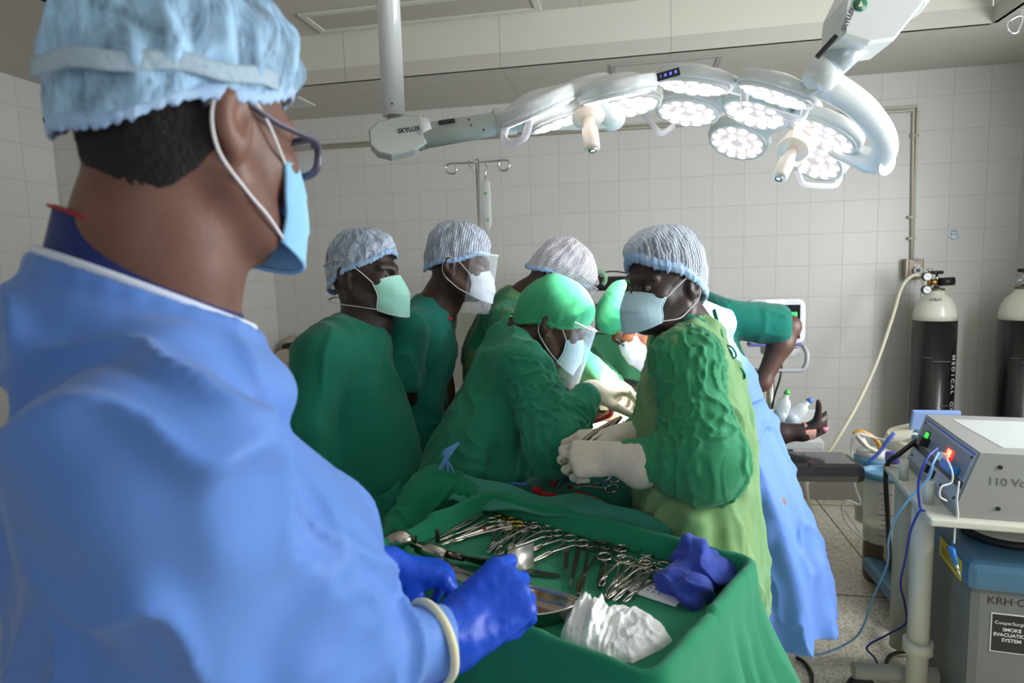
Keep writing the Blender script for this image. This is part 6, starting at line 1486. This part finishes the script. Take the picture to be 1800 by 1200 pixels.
# anaesthesia machine
ao = RY(1060, 560, 3.62); t = root('anaesthesia_machine', 'grey anaesthesia machine with shelf and control panel behind the screen drape', 'machine', (ao[0], 3.9, 0))
gr_ = flat('machine_light_grey', (196, 196, 196), .4, var=.02); mg = flat('machine_mid_grey', (126, 124, 132), .5, var=.03)
az0 = RY(1060, 523, 3.6)[2]
MB().box((0, 0, az0), (.72, .5, .075), bev=.012).build('top_shelf', gr_, t)
MB().box((0, .03, az0 - .42), (.68, .42, .76), bev=.01).build('cabinet', mg, t)
MB().box((-.13, -.2, az0 - .2), (.16, .05, .34), bev=.01).build('left_module', gr_, t)
q = MB()
for k in range(14): q.box((-.135, -.227, az0 - .08 - k * .018), (.05, .004, .008))
q.build('module_scale', flat('scale_brown', (110, 96, 88), .5), t)
pn = MB().box((.1, -.21, az0 - .17), (.2, .05, .22), bev=.012).build('control_panel', gr_, t)
for (dx, dz, c, r) in ((-.06, .06, (224, 190, 70), .011), (-.06, .02, (120, 124, 124), .010), (-.055, -.07, (226, 226, 60), .009), (-.0, -.075, (170, 130, 110), .009)):
    MB().cyl((.1 + dx, -.235, az0 - .17 + dz), (.1 + dx, -.242, az0 - .17 + dz), r).build('panel_knob', flat('knob_%d_%d' % (c[0], c[2]), c, .4), pn)
MB().box((.03, -.2375, az0 - .19), (.05, .003, .06)).build('panel_window', DARK(), pn)
MB().lathe([(.02, 0), (.022, .003), (.001, .004)], (.03, -.252, az0 + .005), 24, Matrix.Rotation(PI / 2, 3, 'X')).build('green_badge', flat('badge_green2', (50, 150, 100), .4), t)
MB().box((0, .0, .12), (.66, .46, .1), bev=.02).build('base', gr_, t)
for sx in (-1, 1):
    for sy in (-1, 1): MB().cyl((sx * .28, sy * .19 - .015, .04), (sx * .28, sy * .19 + .015, .04), .04).build('caster', DARK(), t)
def on(x, y, Y): p = RY(x, y, Y); return p
p = on(1070, 497, 3.72); t = root('black_case', 'flat black case with cable lying on the anaesthesia machine shelf', 'case', (p[0], p[1], az0 + .038))
MB().box((0, 0, .04), (.2, .14, .075), bev=.01).build('case_body', DARK(), t); MB().tube(spline([(-.06, 0, .075), (-.03, .0, .1), (.04, 0, .105), (.11, 0, .09)], 5), .004, 8).build('cable', DARK(), t)
MB().box((-.085, -.072, .055), (.02, .004, .02)).build('label_spot', gr_, t)
p = on(1050, 482, 3.66); t = root('breathing_bag', 'pale green loop of breathing bag above the black case', 'breathing bag', (p[0], p[1], az0 + .1))
MB().tube(spline([(-.04, 0, -.05), (-.045, 0, -.0), (-.015, .0, .04), (.03, 0, .035), (.045, 0, .0), (.03, 0, -.03)], 6), [.016] * 31, 14).build('bag_loop', clear('green_bag', (150, 200, 160), .75, .3), t)
p = on(1032, 485, 3.6); t = root('breathing_tubes', 'tangle of grey and clear breathing tubes behind the white hairnet', 'tubes', (p[0], p[1], az0 + .04))
for k in range(5): MB().tube(spline([(-.03 + .012 * k, .01 * k, 0), (-.02 + .01 * k, 0, .05), (.01 + .012 * k, 0, .08 - .01 * k), (.02, 0, .12 + .01 * k)], 5), .009, 10).build('tube', [clear('line_plastic'), mg][k % 2], t)
MB().cyl((-.035, 0, .08), (-.02, 0, .14), .02).build('green_connector', flat('connector_green', (70, 130, 90), .5), t)
# low trolley seen between the gowns at the left
p = RY(795, 690, 3.9); t = root('supply_trolley', 'cream trolley with blue stripe glimpsed between the teal scrubs and green gown', 'trolley', (p[0], p[1], 0))
MB().box((0, 0, p[2] - .02), (.4, .3, .06), bev=.01).build('tray_top', flat('trolley_cream', (190, 182, 164), .5), t); MB().box((0, -.152, p[2] + .005), (.3, .004, .03)).build('blue_stripe', flat('stripe_blue', (60, 80, 170), .5), t)
MB().box((0, 0, p[2] - .3), (.38, .28, .03), bev=.006).build('lower_shelf', flat('trolley_grey', (150, 150, 150), .5), t)
for sx in (-1, 1):
    for sy in (-1, 1): MB().cyl((sx * .18, sy * .13, .02), (sx * .18, sy * .13, p[2] - .03), .01).build('post', STEEL(), t)
# patient monitor on its stand
mo = RY(1362, 565, 3.32); t = root('patient_monitor', 'white patient monitor showing coloured traces on a rolling stand', 'monitor', (mo[0], 3.35, 0))
MW, MH = .28, .225; mz = mo[2]
q = MB(); q.ring_loft([[(MW / 2 * s * math.copysign(abs(math.cos(a)) ** .28, math.cos(a)), y, mz + MH / 2 * s * math.copysign(abs(math.sin(a)) ** .28, math.sin(a))) for a in [2 * PI * (k + .5) / 48 for k in range(48)]] for s, y in ((.8, .1), (.95, .06), (1, -.03), (.98, -.045), (.9, -.048))])
mb = q.build('monitor_case', flat('monitor_white', (212, 214, 218), .35, var=.01), t)
MB().box((0, -.05, mz + .0), (.225, .004, .165), bev=.001).build('screen', flat('screen_black', (8, 12, 18), .15, emit=(14, 24, 34), es=.6), mb)
def trace(fn_, c, nm):
    MB().tube([(-.1 + .15 * k / 80, -.0535, mz + fn_(k)) for k in range(81)], .0011, 4).build('trace', flat(nm, c, .5, emit=c, es=2.5), mb)
trace(lambda k: .045 + (.016 if k % 16 == 3 else -.006 if k % 16 == 4 else .002 * math.sin(k)), (60, 230, 90), 'trace_green'); trace(lambda k: .008 + .010 * abs(math.sin(k * .2)), (90, 220, 230), 'trace_cyan'); trace(lambda k: -.03 + .010 * max(0, math.sin(k * .17)), (240, 240, 240), 'trace_white')
text('reading', '98', Matrix.Translation((.083, -.0535, mz + .035)) @ Matrix.Rotation(PI / 2, 4, 'X'), .032, flat('trace_green', (60, 230, 90)), mb); text('reading', '72', Matrix.Translation((.083, -.0535, mz - .005)) @ Matrix.Rotation(PI / 2, 4, 'X'), .03, flat('trace_cyan', (90, 220, 230)), mb); text('reading', '16', Matrix.Translation((.083, -.0535, mz - .045)) @ Matrix.Rotation(PI / 2, 4, 'X'), .03, flat('trace_white', (240, 240, 240)), mb)
MB().box((0, -.044, mz + .1), (.085, .012, .012), bev=.004).build('alarm_light', flat('alarm_lit', (250, 252, 255), .3, emit=(240, 246, 255), es=4), mb)
MB().box((0, -.02, mz - .115), (.25, .07, .014), bev=.005).build('blue_base_edge', flat('monitor_blue', (92, 96, 160), .4), mb)
MB().box((.03, 0, mz - .15), (.16, .12, .035), bev=.005).build('bracket', flat('bracket_grey', (190, 190, 192), .4), t); MB().box((.0, -.062, mz - .145), (.05, .002, .008)).build('orange_label', flat('label_orange', (220, 110, 50), .5), t)
MB().tube(spline([(.13, -.05, mz - .12), (.14, -.08, mz - .16), (.13, -.08, mz - .22), (.09, -.08, mz - .235), (-.1, -.08, mz - .235)], 6), .011, 12).build('handle_rail', flat('rail_grey', (170, 172, 176), .4), t)
MB().cyl((-.01, 0, .1), (-.01, 0, mz - .13), .019).build('pole', STEEL(), t)
for k in range(5): a = k * 2 * PI / 5 + .3; l = MB().tube([(0, 0, .12), (.28 * math.cos(a), .28 * math.sin(a), .08)], .018, 10).build('leg', gr_, t); MB().cyl((.28 * math.cos(a), .28 * math.sin(a) - .015, .035), (.28 * math.cos(a), .28 * math.sin(a) + .015, .035), .035).build('caster', DARK(), l)
MB().tube(spline([(.03, -.03, mz - .14), (.02, -.09, mz - .25), (-.02, -.1, mz - .4), (-.03, -.08, mz - .6), (-.02, -.06, mz - .9)], 5), .005, 8).build('black_cable', DARK(), t)
MB().tube(spline([(-.04, -.03, mz - .25), (-.05, -.08, mz - .4), (-.035, -.08, mz - .55), (-.03, -.05, mz - .8)], 5), .003, 8).build('yellow_cable', flat('yellow_cable', (200, 190, 110), .5), t)
# shelf with fluid bottles next to the patient's hand
sb = RY(1392, 745, 3.0); t = root('bottle_shelf', 'pale grey shelf unit holding fluid bottles behind the patient hand', 'shelf', (sb[0], sb[1] + .05, 0))
MB().box((0, 0, sb[2] - .09), (.26, .16, .04), bev=.006).box((0, .07, sb[2] - .02), (.26, .02, .12), bev=.004).build('shelf_tray', gr_, t); MB().cyl((0, 0, .06), (0, 0, sb[2] - .1), .02).build('post', gr_, t); MB().box((0, 0, .04), (.36, .3, .05), bev=.015).build('base', gr_, t)
for sx in (-1, 1): MB().cyl((sx * .13, -.13, .03), (sx * .13, -.10, .03), .03).build('caster', DARK(), t)
MB().box((-.02, -.02, sb[2] - .02), (.035, .03, .03), bev=.004).build('clamp_knob', flat('knob_violet', (96, 96, 190), .4), t)
pl = clear('bottle_plastic', (225, 230, 232), .45, .2)
for (x, y, ang, lab, c) in ((1398, 728, .75, 'clear fluid bottle with blue cap tilted toward the patient hand', (60, 120, 200)), (1374, 722, .25, 'clear fluid bottle with green cap behind the blue gown', (80, 190, 90))):
    p = RY(x, y, 2.95); t = root('fluid_bottle', lab, 'bottle', tuple(p), rot=(0, ang, 0))
    MB().lathe([(.026, -.1), (.031, -.09), (.031, .03), (.024, .052), (.012, .062), (.012, .08)], n=24).build('bottle', pl, t); MB().lathe([(.013, .078), (.013, .09), (.006, .095), (.006, .1)], n=16).build('cap', flat('cap_%d' % c[0], c, .4), t)
    MB().lathe([(.0315, -.05), (.0315, .0)], n=24).build('bottle_label', clear('label_clear', (200, 210, 225), .6), t)
# electrosurgical unit on its cart
E0 = np.array([1.065, 2.552, 1.0]); E1 = np.array([1.003, 2.045, 1.0]); dn = (E1 - E0); EL = float(np.linalg.norm(dn[:2])); yw = math.atan2(dn[1], dn[0])
# local frame: x along the front panel toward the viewer, y into the box (to the right), z up
t = root('electrosurgical_unit', 'grey electrosurgical unit with red number display, sitting on the cart', 'medical device', (E0[0], E0[1], .80), rot=(0, 0, yw))
gy = flat('unit_grey', (142, 142, 138), .5, var=.04); H_, W_ = .2, .5; sl_ = .06
q = MB()
def pr(x): return [(x, -sl_ * 0 - .0, H_), (x, W_, H_), (x, W_, 0), (x, -.055, 0), (x, -.055, .03)]
a = pr(0); b = pr(EL); n5 = 5; q.add(a + b, [(4, 3, 2, 1, 0), (5, 6, 7, 8, 9)] + [(i, (i + 1) % 5, 5 + (i + 1) % 5, 5 + i) for i in range(5)])
cs_ = q.build('case', gy, t)
# panel plane: from (y=-.055,z=.03) to (y=0,z=H)
pd = Vector((0, .055, H_ - .03)).normalized(); pn_ = Vector((0, -pd.z, pd.y)); PM = Matrix((Vector((1, 0, 0)), pd, pn_)).transposed()
def pp(x, s, d=.001): return Vector((x, -.055, .03)) + pd * s + pn_ * d
pl_ = (H_ - .03) / pd.z
fr_ = MB().box(pp(EL / 2, pl_ / 2, .0015), (EL - .02, pl_ - .012, .003), M=PM, bev=.001).build('front_panel', flat('panel_light', (160, 166, 172), .4, var=.02), t)
def pbox(nm, x, s, w_, h_, d_, mt, par=None, bev=.001, off=0.): return MB().box(pp(x, s, .003 + d_ / 2 + off), (w_, h_, d_), M=PM, bev=bev).build(nm, mt, par or fr_)
pbox('dark_band', EL / 2, pl_ * .36, EL - .03, .022, .003, DARK()); pbox('blue_title_strip', EL / 2, pl_ * .93, EL - .04, .006, .001, flat('panel_blue', (60, 90, 170), .5))
pbox('grey_field', EL / 2, pl_ * .66, EL - .06, .075, .001, flat('panel_grey', (120, 124, 136), .45)); pbox('green_switch', .105, pl_ * .63, .026, .034, .006, flat('switch_green', (20, 150, 40), .3, emit=(40, 230, 60), es=1.2)); pbox('switch_frame', .105, pl_ * .63, .036, .046, .003, DARK())
dd = pbox('number_display', .33, pl_ * .66, .075, .034, .002, flat('display_red', (120, 8, 6), .3, emit=(255, 20, 10), es=.5))
Mt = Matrix.Translation(pp(.33, pl_ * .66, .0075)) @ PM.to_4x4(); text('display_digits', '58', Mt, .034, flat('digit_lit', (255, 120, 90), .4, emit=(255, 120, 80), es=5), dd, font_bold=True)
pbox('power_socket', .13, pl_ * .55, .035, .03, .03, DARK()); pbox('lower_box', .27, pl_ * .15, .12, .04, .001, flat('panel_light2', (176, 176, 176), .4)); pbox('round_socket', .22, pl_ * .16, .03, .026, .012, DARK()); pbox('rocker_switch', .28, pl_ * .15, .02, .028, .005, DARK())
for (x, s) in ((.04, .14), (.04, .86), (EL - .03, .86), (EL - .03, .1), (.36, .1)): MB().cyl(pp(x, pl_ * s, .002), pp(x, pl_ * s, .006), .005, n=12).build('screw', DARK(), fr_)
bp_ = pbox('blue_plug', .40, pl_ * .5, .1, .028, .028, flat('plug_blue', (30, 120, 200), .35), None, .008); pbox('white_plug', .325, pl_ * .56, .03, .03, .022, flat('plug_white', (225, 228, 230), .4), None, .005)
for (x, z) in ((.03, .04), (EL - 0, .1)): pass
q = MB()
for (dy, z) in ((.05, .16), (.05, .035), (.4, .04)): q.cyl((EL, dy, z), (EL + .004, dy, z), .006, n=12)
q.build('side_screw', DARK(), cs_)
text('marker_writing', '110 Volts', Matrix.Translation((EL + .0008, .085, .115)) @ Matrix.Rotation(PI / 2, 4, 'Z') @ Matrix.Rotation(PI / 2, 4, 'X'), .034, flat('marker_dim', (96, 98, 96), .6), cs_)
MB().prism([(.07, .06), (EL - .07, .08), (EL - .09, .47), (.07, .47)], .001, z0=H_).build('paper_sheet', flat('paper_white', (176, 180, 178), .6, var=.03, scale=40), t)
# cart
ct = root('equipment_cart', 'cream steel cart with side posts carrying the electrosurgical unit', 'cart', (E0[0] + .2, 2.3, 0))
cr_ = flat('cart_cream', (204, 202, 186), .45, var=.03)
def cc(p): return (p[0] - E0[0] - .2, p[1] - 2.3, p[2])
S0, S1, S2 = RZ(1563, 822, .79), RZ(1622, 888, .79), RZ(1800, 890, .79)
ey = Vector((dn[0], dn[1], 0)).normalized(); ex = Vector((-ey.y, ey.x, 0)) * 1.
MC4 = Matrix((ex, -ey, Vector((0, 0, 1)))).transposed()
cs0 = Vector(((S0 + S1) / 2)) ; mid = Vector((E0 + E1) / 2)
MB().box(cc(Vector((mid.x, mid.y, .788)) + ex * .2), (.66, EL + .07, .022), M=MC4, bev=.006).build('top_shelf', cr_, ct)
MB().box(cc(Vector((mid.x, mid.y, .2)) + ex * .26), (.5, EL + .06, .03), M=MC4, bev=.006).build('lower_shelf', cr_, ct)
for s in (-1, 1):
    pb = Vector((mid.x, mid.y, 0)) - ex * .06 + ey * (s * (EL / 2 + .0)); pb2 = Vector((mid.x, mid.y, 0)) + ex * .5 + ey * (s * (EL / 2 + .0))
    if s > 0: pb = Vector(tuple(RZ(1612, 886, .765))); pb.z = 0; pb += Vector((.02, .0, 0))
    for p_ in (pb, pb2): MB().cyl(cc(p_ + Vector((0, 0, .08))), cc(p_ + Vector((0, 0, .765))), .033, n=24).build('post', cr_, ct)
    pg = MB().cyl(cc(Vector(tuple(RZ(1588 if s < 0 else 1632, 842 if s < 0 else 884, .8)))), cc(Vector(tuple(RZ(1588 if s < 0 else 1632, 842 if s < 0 else 884, .8))) + Vector((0, 0, .07))), .015, n=18).build('peg', cr_, ct)
f0 = RZ(1500, 1178, .12); MB().tube([cc(f0), cc(f0 + np.array([.9, .02, 0]))], .028, 16).build('foot_rail', flat('foot_grey', (168, 166, 156), .4), ct)
MB().tube([cc((f0[0] + .33, f0[1], .12)), cc((f0[0] + .33, f0[1] + .5, .12))], .024, 16).build('foot_rail', flat('foot_grey'.replace('x', 'x'), (168, 166, 156), .4), ct)
MB().cyl(cc((f0[0] + .03, f0[1] - .014, .05)), cc((f0[0] + .03, f0[1] + .014, .05)), .05).cyl(cc((f0[0] + .03, f0[1], .06)), cc((f0[0] + .03, f0[1], .11)), .014).build('caster', DARK(), ct)
q = MB(); pc = RZ(1600, 1115, .3); pcc = Vector(tuple(RZ(1612, 886, .765))); q.lathe([(.045, -.02), (.045, .02)], cc((pcc.x + .02, pcc.y, .27)), 24); q.build('post_clamp', cr_, ct)
# smoke evacuator
V0 = RZ(1650, 945, .60); vo = Vector((1.235, 2.27, 0)); t = root('smoke_evacuator', 'grey and blue smoke evacuator with filter dish and black label below the cart shelf', 'medical device', tuple(vo), rot=(0, 0, yw + PI / 2))
# local: x to the right, y away
gb, bb = flat('evacuator_grey', (112, 114, 110), .5, var=.04), flat('evacuator_blue', (70, 112, 140), .45, var=.04)
MB().box((0, 0, .30), (.4, .42, .54), bev=.03).build('body', gb, t); cp_ = MB().box((0, 0, .605), (.425, .45, .09), bev=.025).build('top_cover', bb, t)
MB().lathe([(.03, 0), (.118, .004), (.123, .014), (.118, .024), (.10, .024)], (-.03, .02, .648), 40).build('filter_ring', flat('rubber_black', (34, 32, 32), .6), t)
MB().lathe([(.108, .018), (.09, .028), (.05, .05), (.036, .056), (.034, .085), (.04, .09), (.036, .098), (.008, .1), (.008, .12), (.0, .122)], (-.03, .02, .65), 36).build('filter_dish', flat('filter_cream', (196, 192, 180), .5, var=.03), t)
Mt = Matrix.Translation((0, -.2108, 0)) @ Matrix.Rotation(PI / 2, 4, 'X')
lb_ = MB().box((-.085, -.211, .43), (.11, .002, .125), bev=.0005).build('label_plate', flat('label_edge', (220, 222, 222), .4), t); MB().box((-.085, -.2122, .43), (.103, .001, .118)).build('label_face', DARK(), lb_)
wl = flat('label_lettering', (225, 226, 226), .5)
for s_, z, sz in (('CooperSurgical', .393, .0145), ('SMOKE', .372, .015), ('EVACUATION', .355, .015), ('SYSTEM', .338, .015)): text('lettering', s_, Matrix.Translation((-.085, -.2129, z + .07)) @ Matrix.Rotation(PI / 2, 4, 'X'), sz, wl, lb_, font_bold=(sz > .0146))
text('marker_writing', 'KRH·OT', Matrix.Translation((-.09, -.2108, .53)) @ Matrix.Rotation(PI / 2, 4, 'X'), .034, flat('marker_brown', (60, 40, 36), .6), t)
cy_ = MB().box((-.2135, -.08, .60), (.002, .2, .065)).build('caution_label', flat('caution_yellow', (226, 196, 40), .5), t)
text('caution_lettering', 'CAUTION', Matrix.Translation((-.2149, -.08, .62)) @ Matrix.Rotation(-PI / 2, 4, 'Z') @ Matrix.Rotation(PI / 2, 4, 'X'), .014, DARK(), cy_, font_bold=True)
for k in range(3): MB().box((-.215, -.08, .605 - .01 * k), (.0006, .15, .003)).build('caution_line', DARK(), cy_)
for sx in (-1, 1): MB().box((sx * .15, 0, .02), (.06, .36, .04), bev=.01).build('foot', DARK(), t)
for z in (.2, .235): MB().cyl((-.13 + (z - .2), -.209, z), (-.13 + (z - .2), -.213, z), .006, n=12).build('vent_hole', DARK(), t)
# suction machine with canisters behind the cart
so_ = RZ(1600, 1000, .12); sx0, sy0 = 1.33, 3.05
t = root('suction_machine', 'cream and blue suction machine on casters behind the cart', 'medical device', (sx0, sy0, 0))
cm, bm_ = flat('suction_cream', (214, 208, 184), .45, var=.03), flat('suction_blue', (96, 140, 168), .45, var=.03)
hh = RZ(1600, 745, .8)
q = MB(); q.ring_loft([[(x * s, y * s, z) for x, y in [(.17 * math.copysign(abs(math.cos(a)) ** .5, math.cos(a)), .2 * math.copysign(abs(math.sin(a)) ** .5, math.sin(a))) for a in [2 * PI * k / 40 for k in range(40)]]] for s, z in ((.9, .14), (1, .16), (1, .60), (.97, .66))]); q.build('housing', cm, t)
q = MB(); q.ring_loft([[(x * s - .02 * (z > .8), y * s, z + .18 * (x + .17) * (z > .68)) for x, y in [(.19 * math.copysign(abs(math.cos(a)) ** .6, math.cos(a)), .22 * math.copysign(abs(math.sin(a)) ** .6, math.sin(a))) for a in [2 * PI * k / 40 for k in range(40)]]] for s, z in ((.9, .64), (1, .66), (1, .74), (.94, .775))]); q.build('top_cover', cm, t)
MB().lathe([(.035, 0), (.035, .02), (.025, .04), (.001, .045)], (-.1, -.06, .79), 24).build('vacuum_gauge', bm_, t)
MB().box((.02, .1, .84), (.2, .02, .1), bev=.01, M=Matrix.Rotation(.3, 3, 'X')).build('handle', flat('handle_blue', (120, 146, 196), .4), t)
MB().box((-.02, -.02, .1), (.42, .46, .06), bev=.02).build('base', bm_, t)
for dx in (-.10, .06): MB().box((dx, -.205, .42), (.035, .02, .48), bev=.006).build('strap_rail', flat('rail_dark_grey', (96, 98, 112), .5), t)
for (px_, py_) in ((-.2, -.23), (-.14, .2), (.18, -.2)):
    w_ = MB().cyl((px_, py_ - .015, .045), (px_, py_ + .015, .045), .045).build('caster', DARK(), t); MB().box((px_, py_, .085), (.06, .05, .04), bev=.01).build('caster_fork', STEEL(), w_)
cl_ = clear('canister_plastic', (214, 210, 196), .42, .15)
def canister(x, y, Y, lab, r, lidc, zt):
    p = RY(x, y, Y); t = root('suction_canister', lab, 'canister', (p[0], p[1], p[2]), 'suction canisters')
    MB().lathe([(r * .9, -.27), (r * .93, -.26), (r, 0), (r, .002)], n=36).build('jar', cl_, t); MB().lathe([(r * .86, -.262), (r * .88, -.2)], n=30).build('fluid', clear('cloudy_fluid', (210, 200, 170), .7), t)
    MB().lathe([(r * 1.08, 0), (r * 1.1, .01), (r * 1.1, .024), (r * .98, .03), (r * .9, .022), (r * .9, .01)], n=36).build('collar', bm_, t)
    if lidc: MB().lathe([(r * .95, .02), (r * .97, .045), (r * .9, .055), (.001, .06)], n=36).build('lid', lidc, t)
    q = MB()
    for k in range(9): a = -1.75; q.box((r * 1.005 * math.cos(a), r * 1.005 * math.sin(a), -.05 - .022 * k), (.03 if k % 4 else .05, .001, .003), rot=a + PI / 2)
    q.build('graduation', flat('graduation_blue', (70, 84, 130), .5), t); return t
canister(1536, 812, 3.0, 'clear suction canister with grey lid and cream tube', .075, flat('lid_grey', (196, 196, 192), .45), 0)
canister(1552, 838, 2.8, 'graduated suction canister with open blue collar, nearer than the lidded one', .072, None, 0)
k0 = RZ(1555, 938, .0); tag(MB().lathe([(.085, 0), (.09, .02), (.09, .22), (.08, .23)], (1.21, 3.3, 0), 30).build('brown_jar', flat('brown_jar', (92, 74, 58), .3, var=.1)), 'dark brown jar standing on the floor under the canisters', 'jar')
tag(MB().box((1.47, 3.35, .3), (.3, .2, .42), bev=.004).build('carton', flat('carton_cream', (206, 200, 176), .7, var=.05)), 'cream printed carton on the floor between cart and cylinders', 'box')
crt = bpy.data.objects['carton']
for i_, s_ in enumerate(('DONATED BY', 'BANK OF EAST AFRICA', 'HOSPITAL')): text('printed_text', s_, Matrix.Translation((1.37 + .06 * i_, 3.249, .36)) @ Matrix.Rotation(PI / 2, 4, 'X') @ Matrix.Rotation(PI / 2, 4, 'Z'), .03, flat('print_brown', (110, 90, 70), .6), crt)
# tubes and cables
def cable(name, label, cat, pts, r, mt, n=10): return tag(MB().tube(spline(pts, 7), r, n).build(name, mt), label, cat)
ctb = clear('tube_plastic', (222, 222, 216), .5, .15)
cable('suction_tube', 'amber rubber tube arching over the suction canisters', 'tube', [RY(1500, 763, 3.0), RY(1512, 758, 3.0), RY(1530, 765, 3.0), RY(1544, 778, 3.0), RY(1546, 792, 3.0)], .010, flat('amber_rubber', (190, 136, 60), .35))
cable('suction_tube', 'cream tube running from the filter disc to the lidded canister', 'tube', [RY(1515, 770, 2.95), RY(1525, 785, 2.95), RY(1545, 795, 2.95), RY(1558, 803, 2.98)], .010, flat('cream_hose', (216, 212, 186)))
fd = RY(1513, 774, 2.95); tag(MB().lathe([(.01, -.01), (.032, -.006), (.032, .006), (.01, .01)], tuple(fd), 28, Matrix.Rotation(.9, 3, 'Y')).build('suction_filter', flat('filter_white', (210, 206, 196), .5)), 'small round filter disc on the suction tubing', 'filter')
cable('clear_tube', 'clear tube looping from the canisters down to the floor', 'tube', [RY(1620, 770, 2.9), RY(1605, 762, 2.9), RY(1575, 775, 2.9), RY(1540, 770, 2.95), RY(1510, 762, 2.95), RY(1497, 780, 2.95), RY(1502, 850, 2.95), RY(1512, 885, 2.95), RY(1490, 880, 2.95), RY(1480, 892, 2.95), RY(1490, 920, 2.95), RY(1520, 948, 2.9), RY(1505, 925, 2.95), RY(1485, 897, 3.0)], .0055, ctb)
cable('suction_wand', 'translucent blue suction wand resting on the canister lid', 'suction wand', [RY(1527, 812, 2.85), RY(1545, 795, 2.84), RY(1562, 772, 2.83), RY(1572, 760, 2.83)], .008, clear('blue_plastic', (90, 120, 220), .75, .3))
kn = RY(1568, 805, 2.6); tag(MB().cyl(tuple(kn - [.016, 0, 0]), tuple(kn + [.016, 0, 0]), .026, n=24).build('ribbed_knob', flat('knob_violet', (96, 96, 190), .4)), 'ribbed violet blue knob above the left end of the cart shelf', 'knob')
pw = E0 + np.array([-.04, -.13, -.09])
cable('power_cable', 'black power cable from the grey unit down behind the cart post', 'cable', [R(1632, 764, 2.40), R(1610, 775, 2.36), R(1580, 798, 2.36), R(1562, 812, 2.4), R(1557, 840, 2.45), R(1560, 900, 2.5), R(1565, 980, 2.6), R(1578, 1040, 2.62), R(1592, 1100, 2.6)], .009, DARK())
cable('floor_cable', 'black cable curving over the floor between the cart and the blue gown', 'cable', [RZ(1400, 1155, .01), RZ(1415, 1165, .01), RZ(1427, 1185, .01), RZ(1425, 1210, .01)], .007, DARK())
cable('floor_cable', 'black cable behind the cart foot', 'cable', [RZ(1555, 1172, .04), RZ(1562, 1155, .03), RZ(1580, 1146, .02), RZ(1600, 1145, .02)], .008, DARK())
lbl = flat('light_blue_cable', (120, 176, 220), .4)
cable('light_blue_lead', 'light blue lead from the blue plug trailing across the floor', 'cable', [R(1650, 795, 1.98), R(1640, 815, 1.95), R(1632, 840, 1.95), R(1600, 875, 1.98), R(1575, 910, 2.05), R(1562, 950, 2.15), R(1560, 990, 2.25), R(1535, 1050, 2.35), R(1512, 1110, 2.4), R(1480, 1135, 2.42), R(1440, 1150, 2.42), R(1400, 1152, 2.42)], .0035, lbl)
dbl = flat('navy_cable', (24, 50, 150), .4)
cable('dark_blue_lead', 'dark blue lead with a small loop hanging in front of the cart', 'cable', [R(1648, 787, 1.97), R(1630, 805, 1.93), R(1615, 845, 1.93), R(1617, 890, 1.95), R(1625, 897, 1.95), R(1615, 900, 1.97), R(1600, 935, 2.0), R(1592, 980, 2.1), R(1583, 1025, 2.2), R(1590, 1060, 2.25), R(1592, 1095, 2.3), R(1560, 1115, 2.35), R(1524, 1137, 2.4), R(1540, 1160, 2.4), R(1550, 1200, 2.4)], .0035, dbl)
t = root('plug_lead', 'white cord with hanging blue connector in front of the filter dish', 'cable', tuple(R(1680, 900, 1.9)))
o9 = R(1680, 900, 1.9); wc = flat('white_cord', (214, 214, 206), .5)
MB().tube([p - o9 for p in spline([R(1664, 805, 1.93), R(1674, 830, 1.9), R(1672, 848, 1.9), R(1655, 855, 1.9), R(1652, 872, 1.9), R(1664, 880, 1.9)], 6)], .0028, 8).build('cord_loop', wc, t)
MB().tube([p - o9 for p in spline([R(1686, 845, 1.9), R(1682, 880, 1.9), R(1684, 905, 1.9), R(1679, 925, 1.9), R(1677, 955, 1.9)], 6)], .0028, 8).build('cord', wc, t)
cn = MB().tube([R(1672, 962, 1.9) - o9, R(1680, 990, 1.9) - o9], [.012, .010], 12, flat_=.7).build('connector', flat('plug_blue'.strip(), (30, 120, 200), .35), t); MB().cyl(R(1680, 990, 1.9) - o9, R(1688, 1012, 1.9) - o9, .004).build('connector_pin', CHROME(), cn)
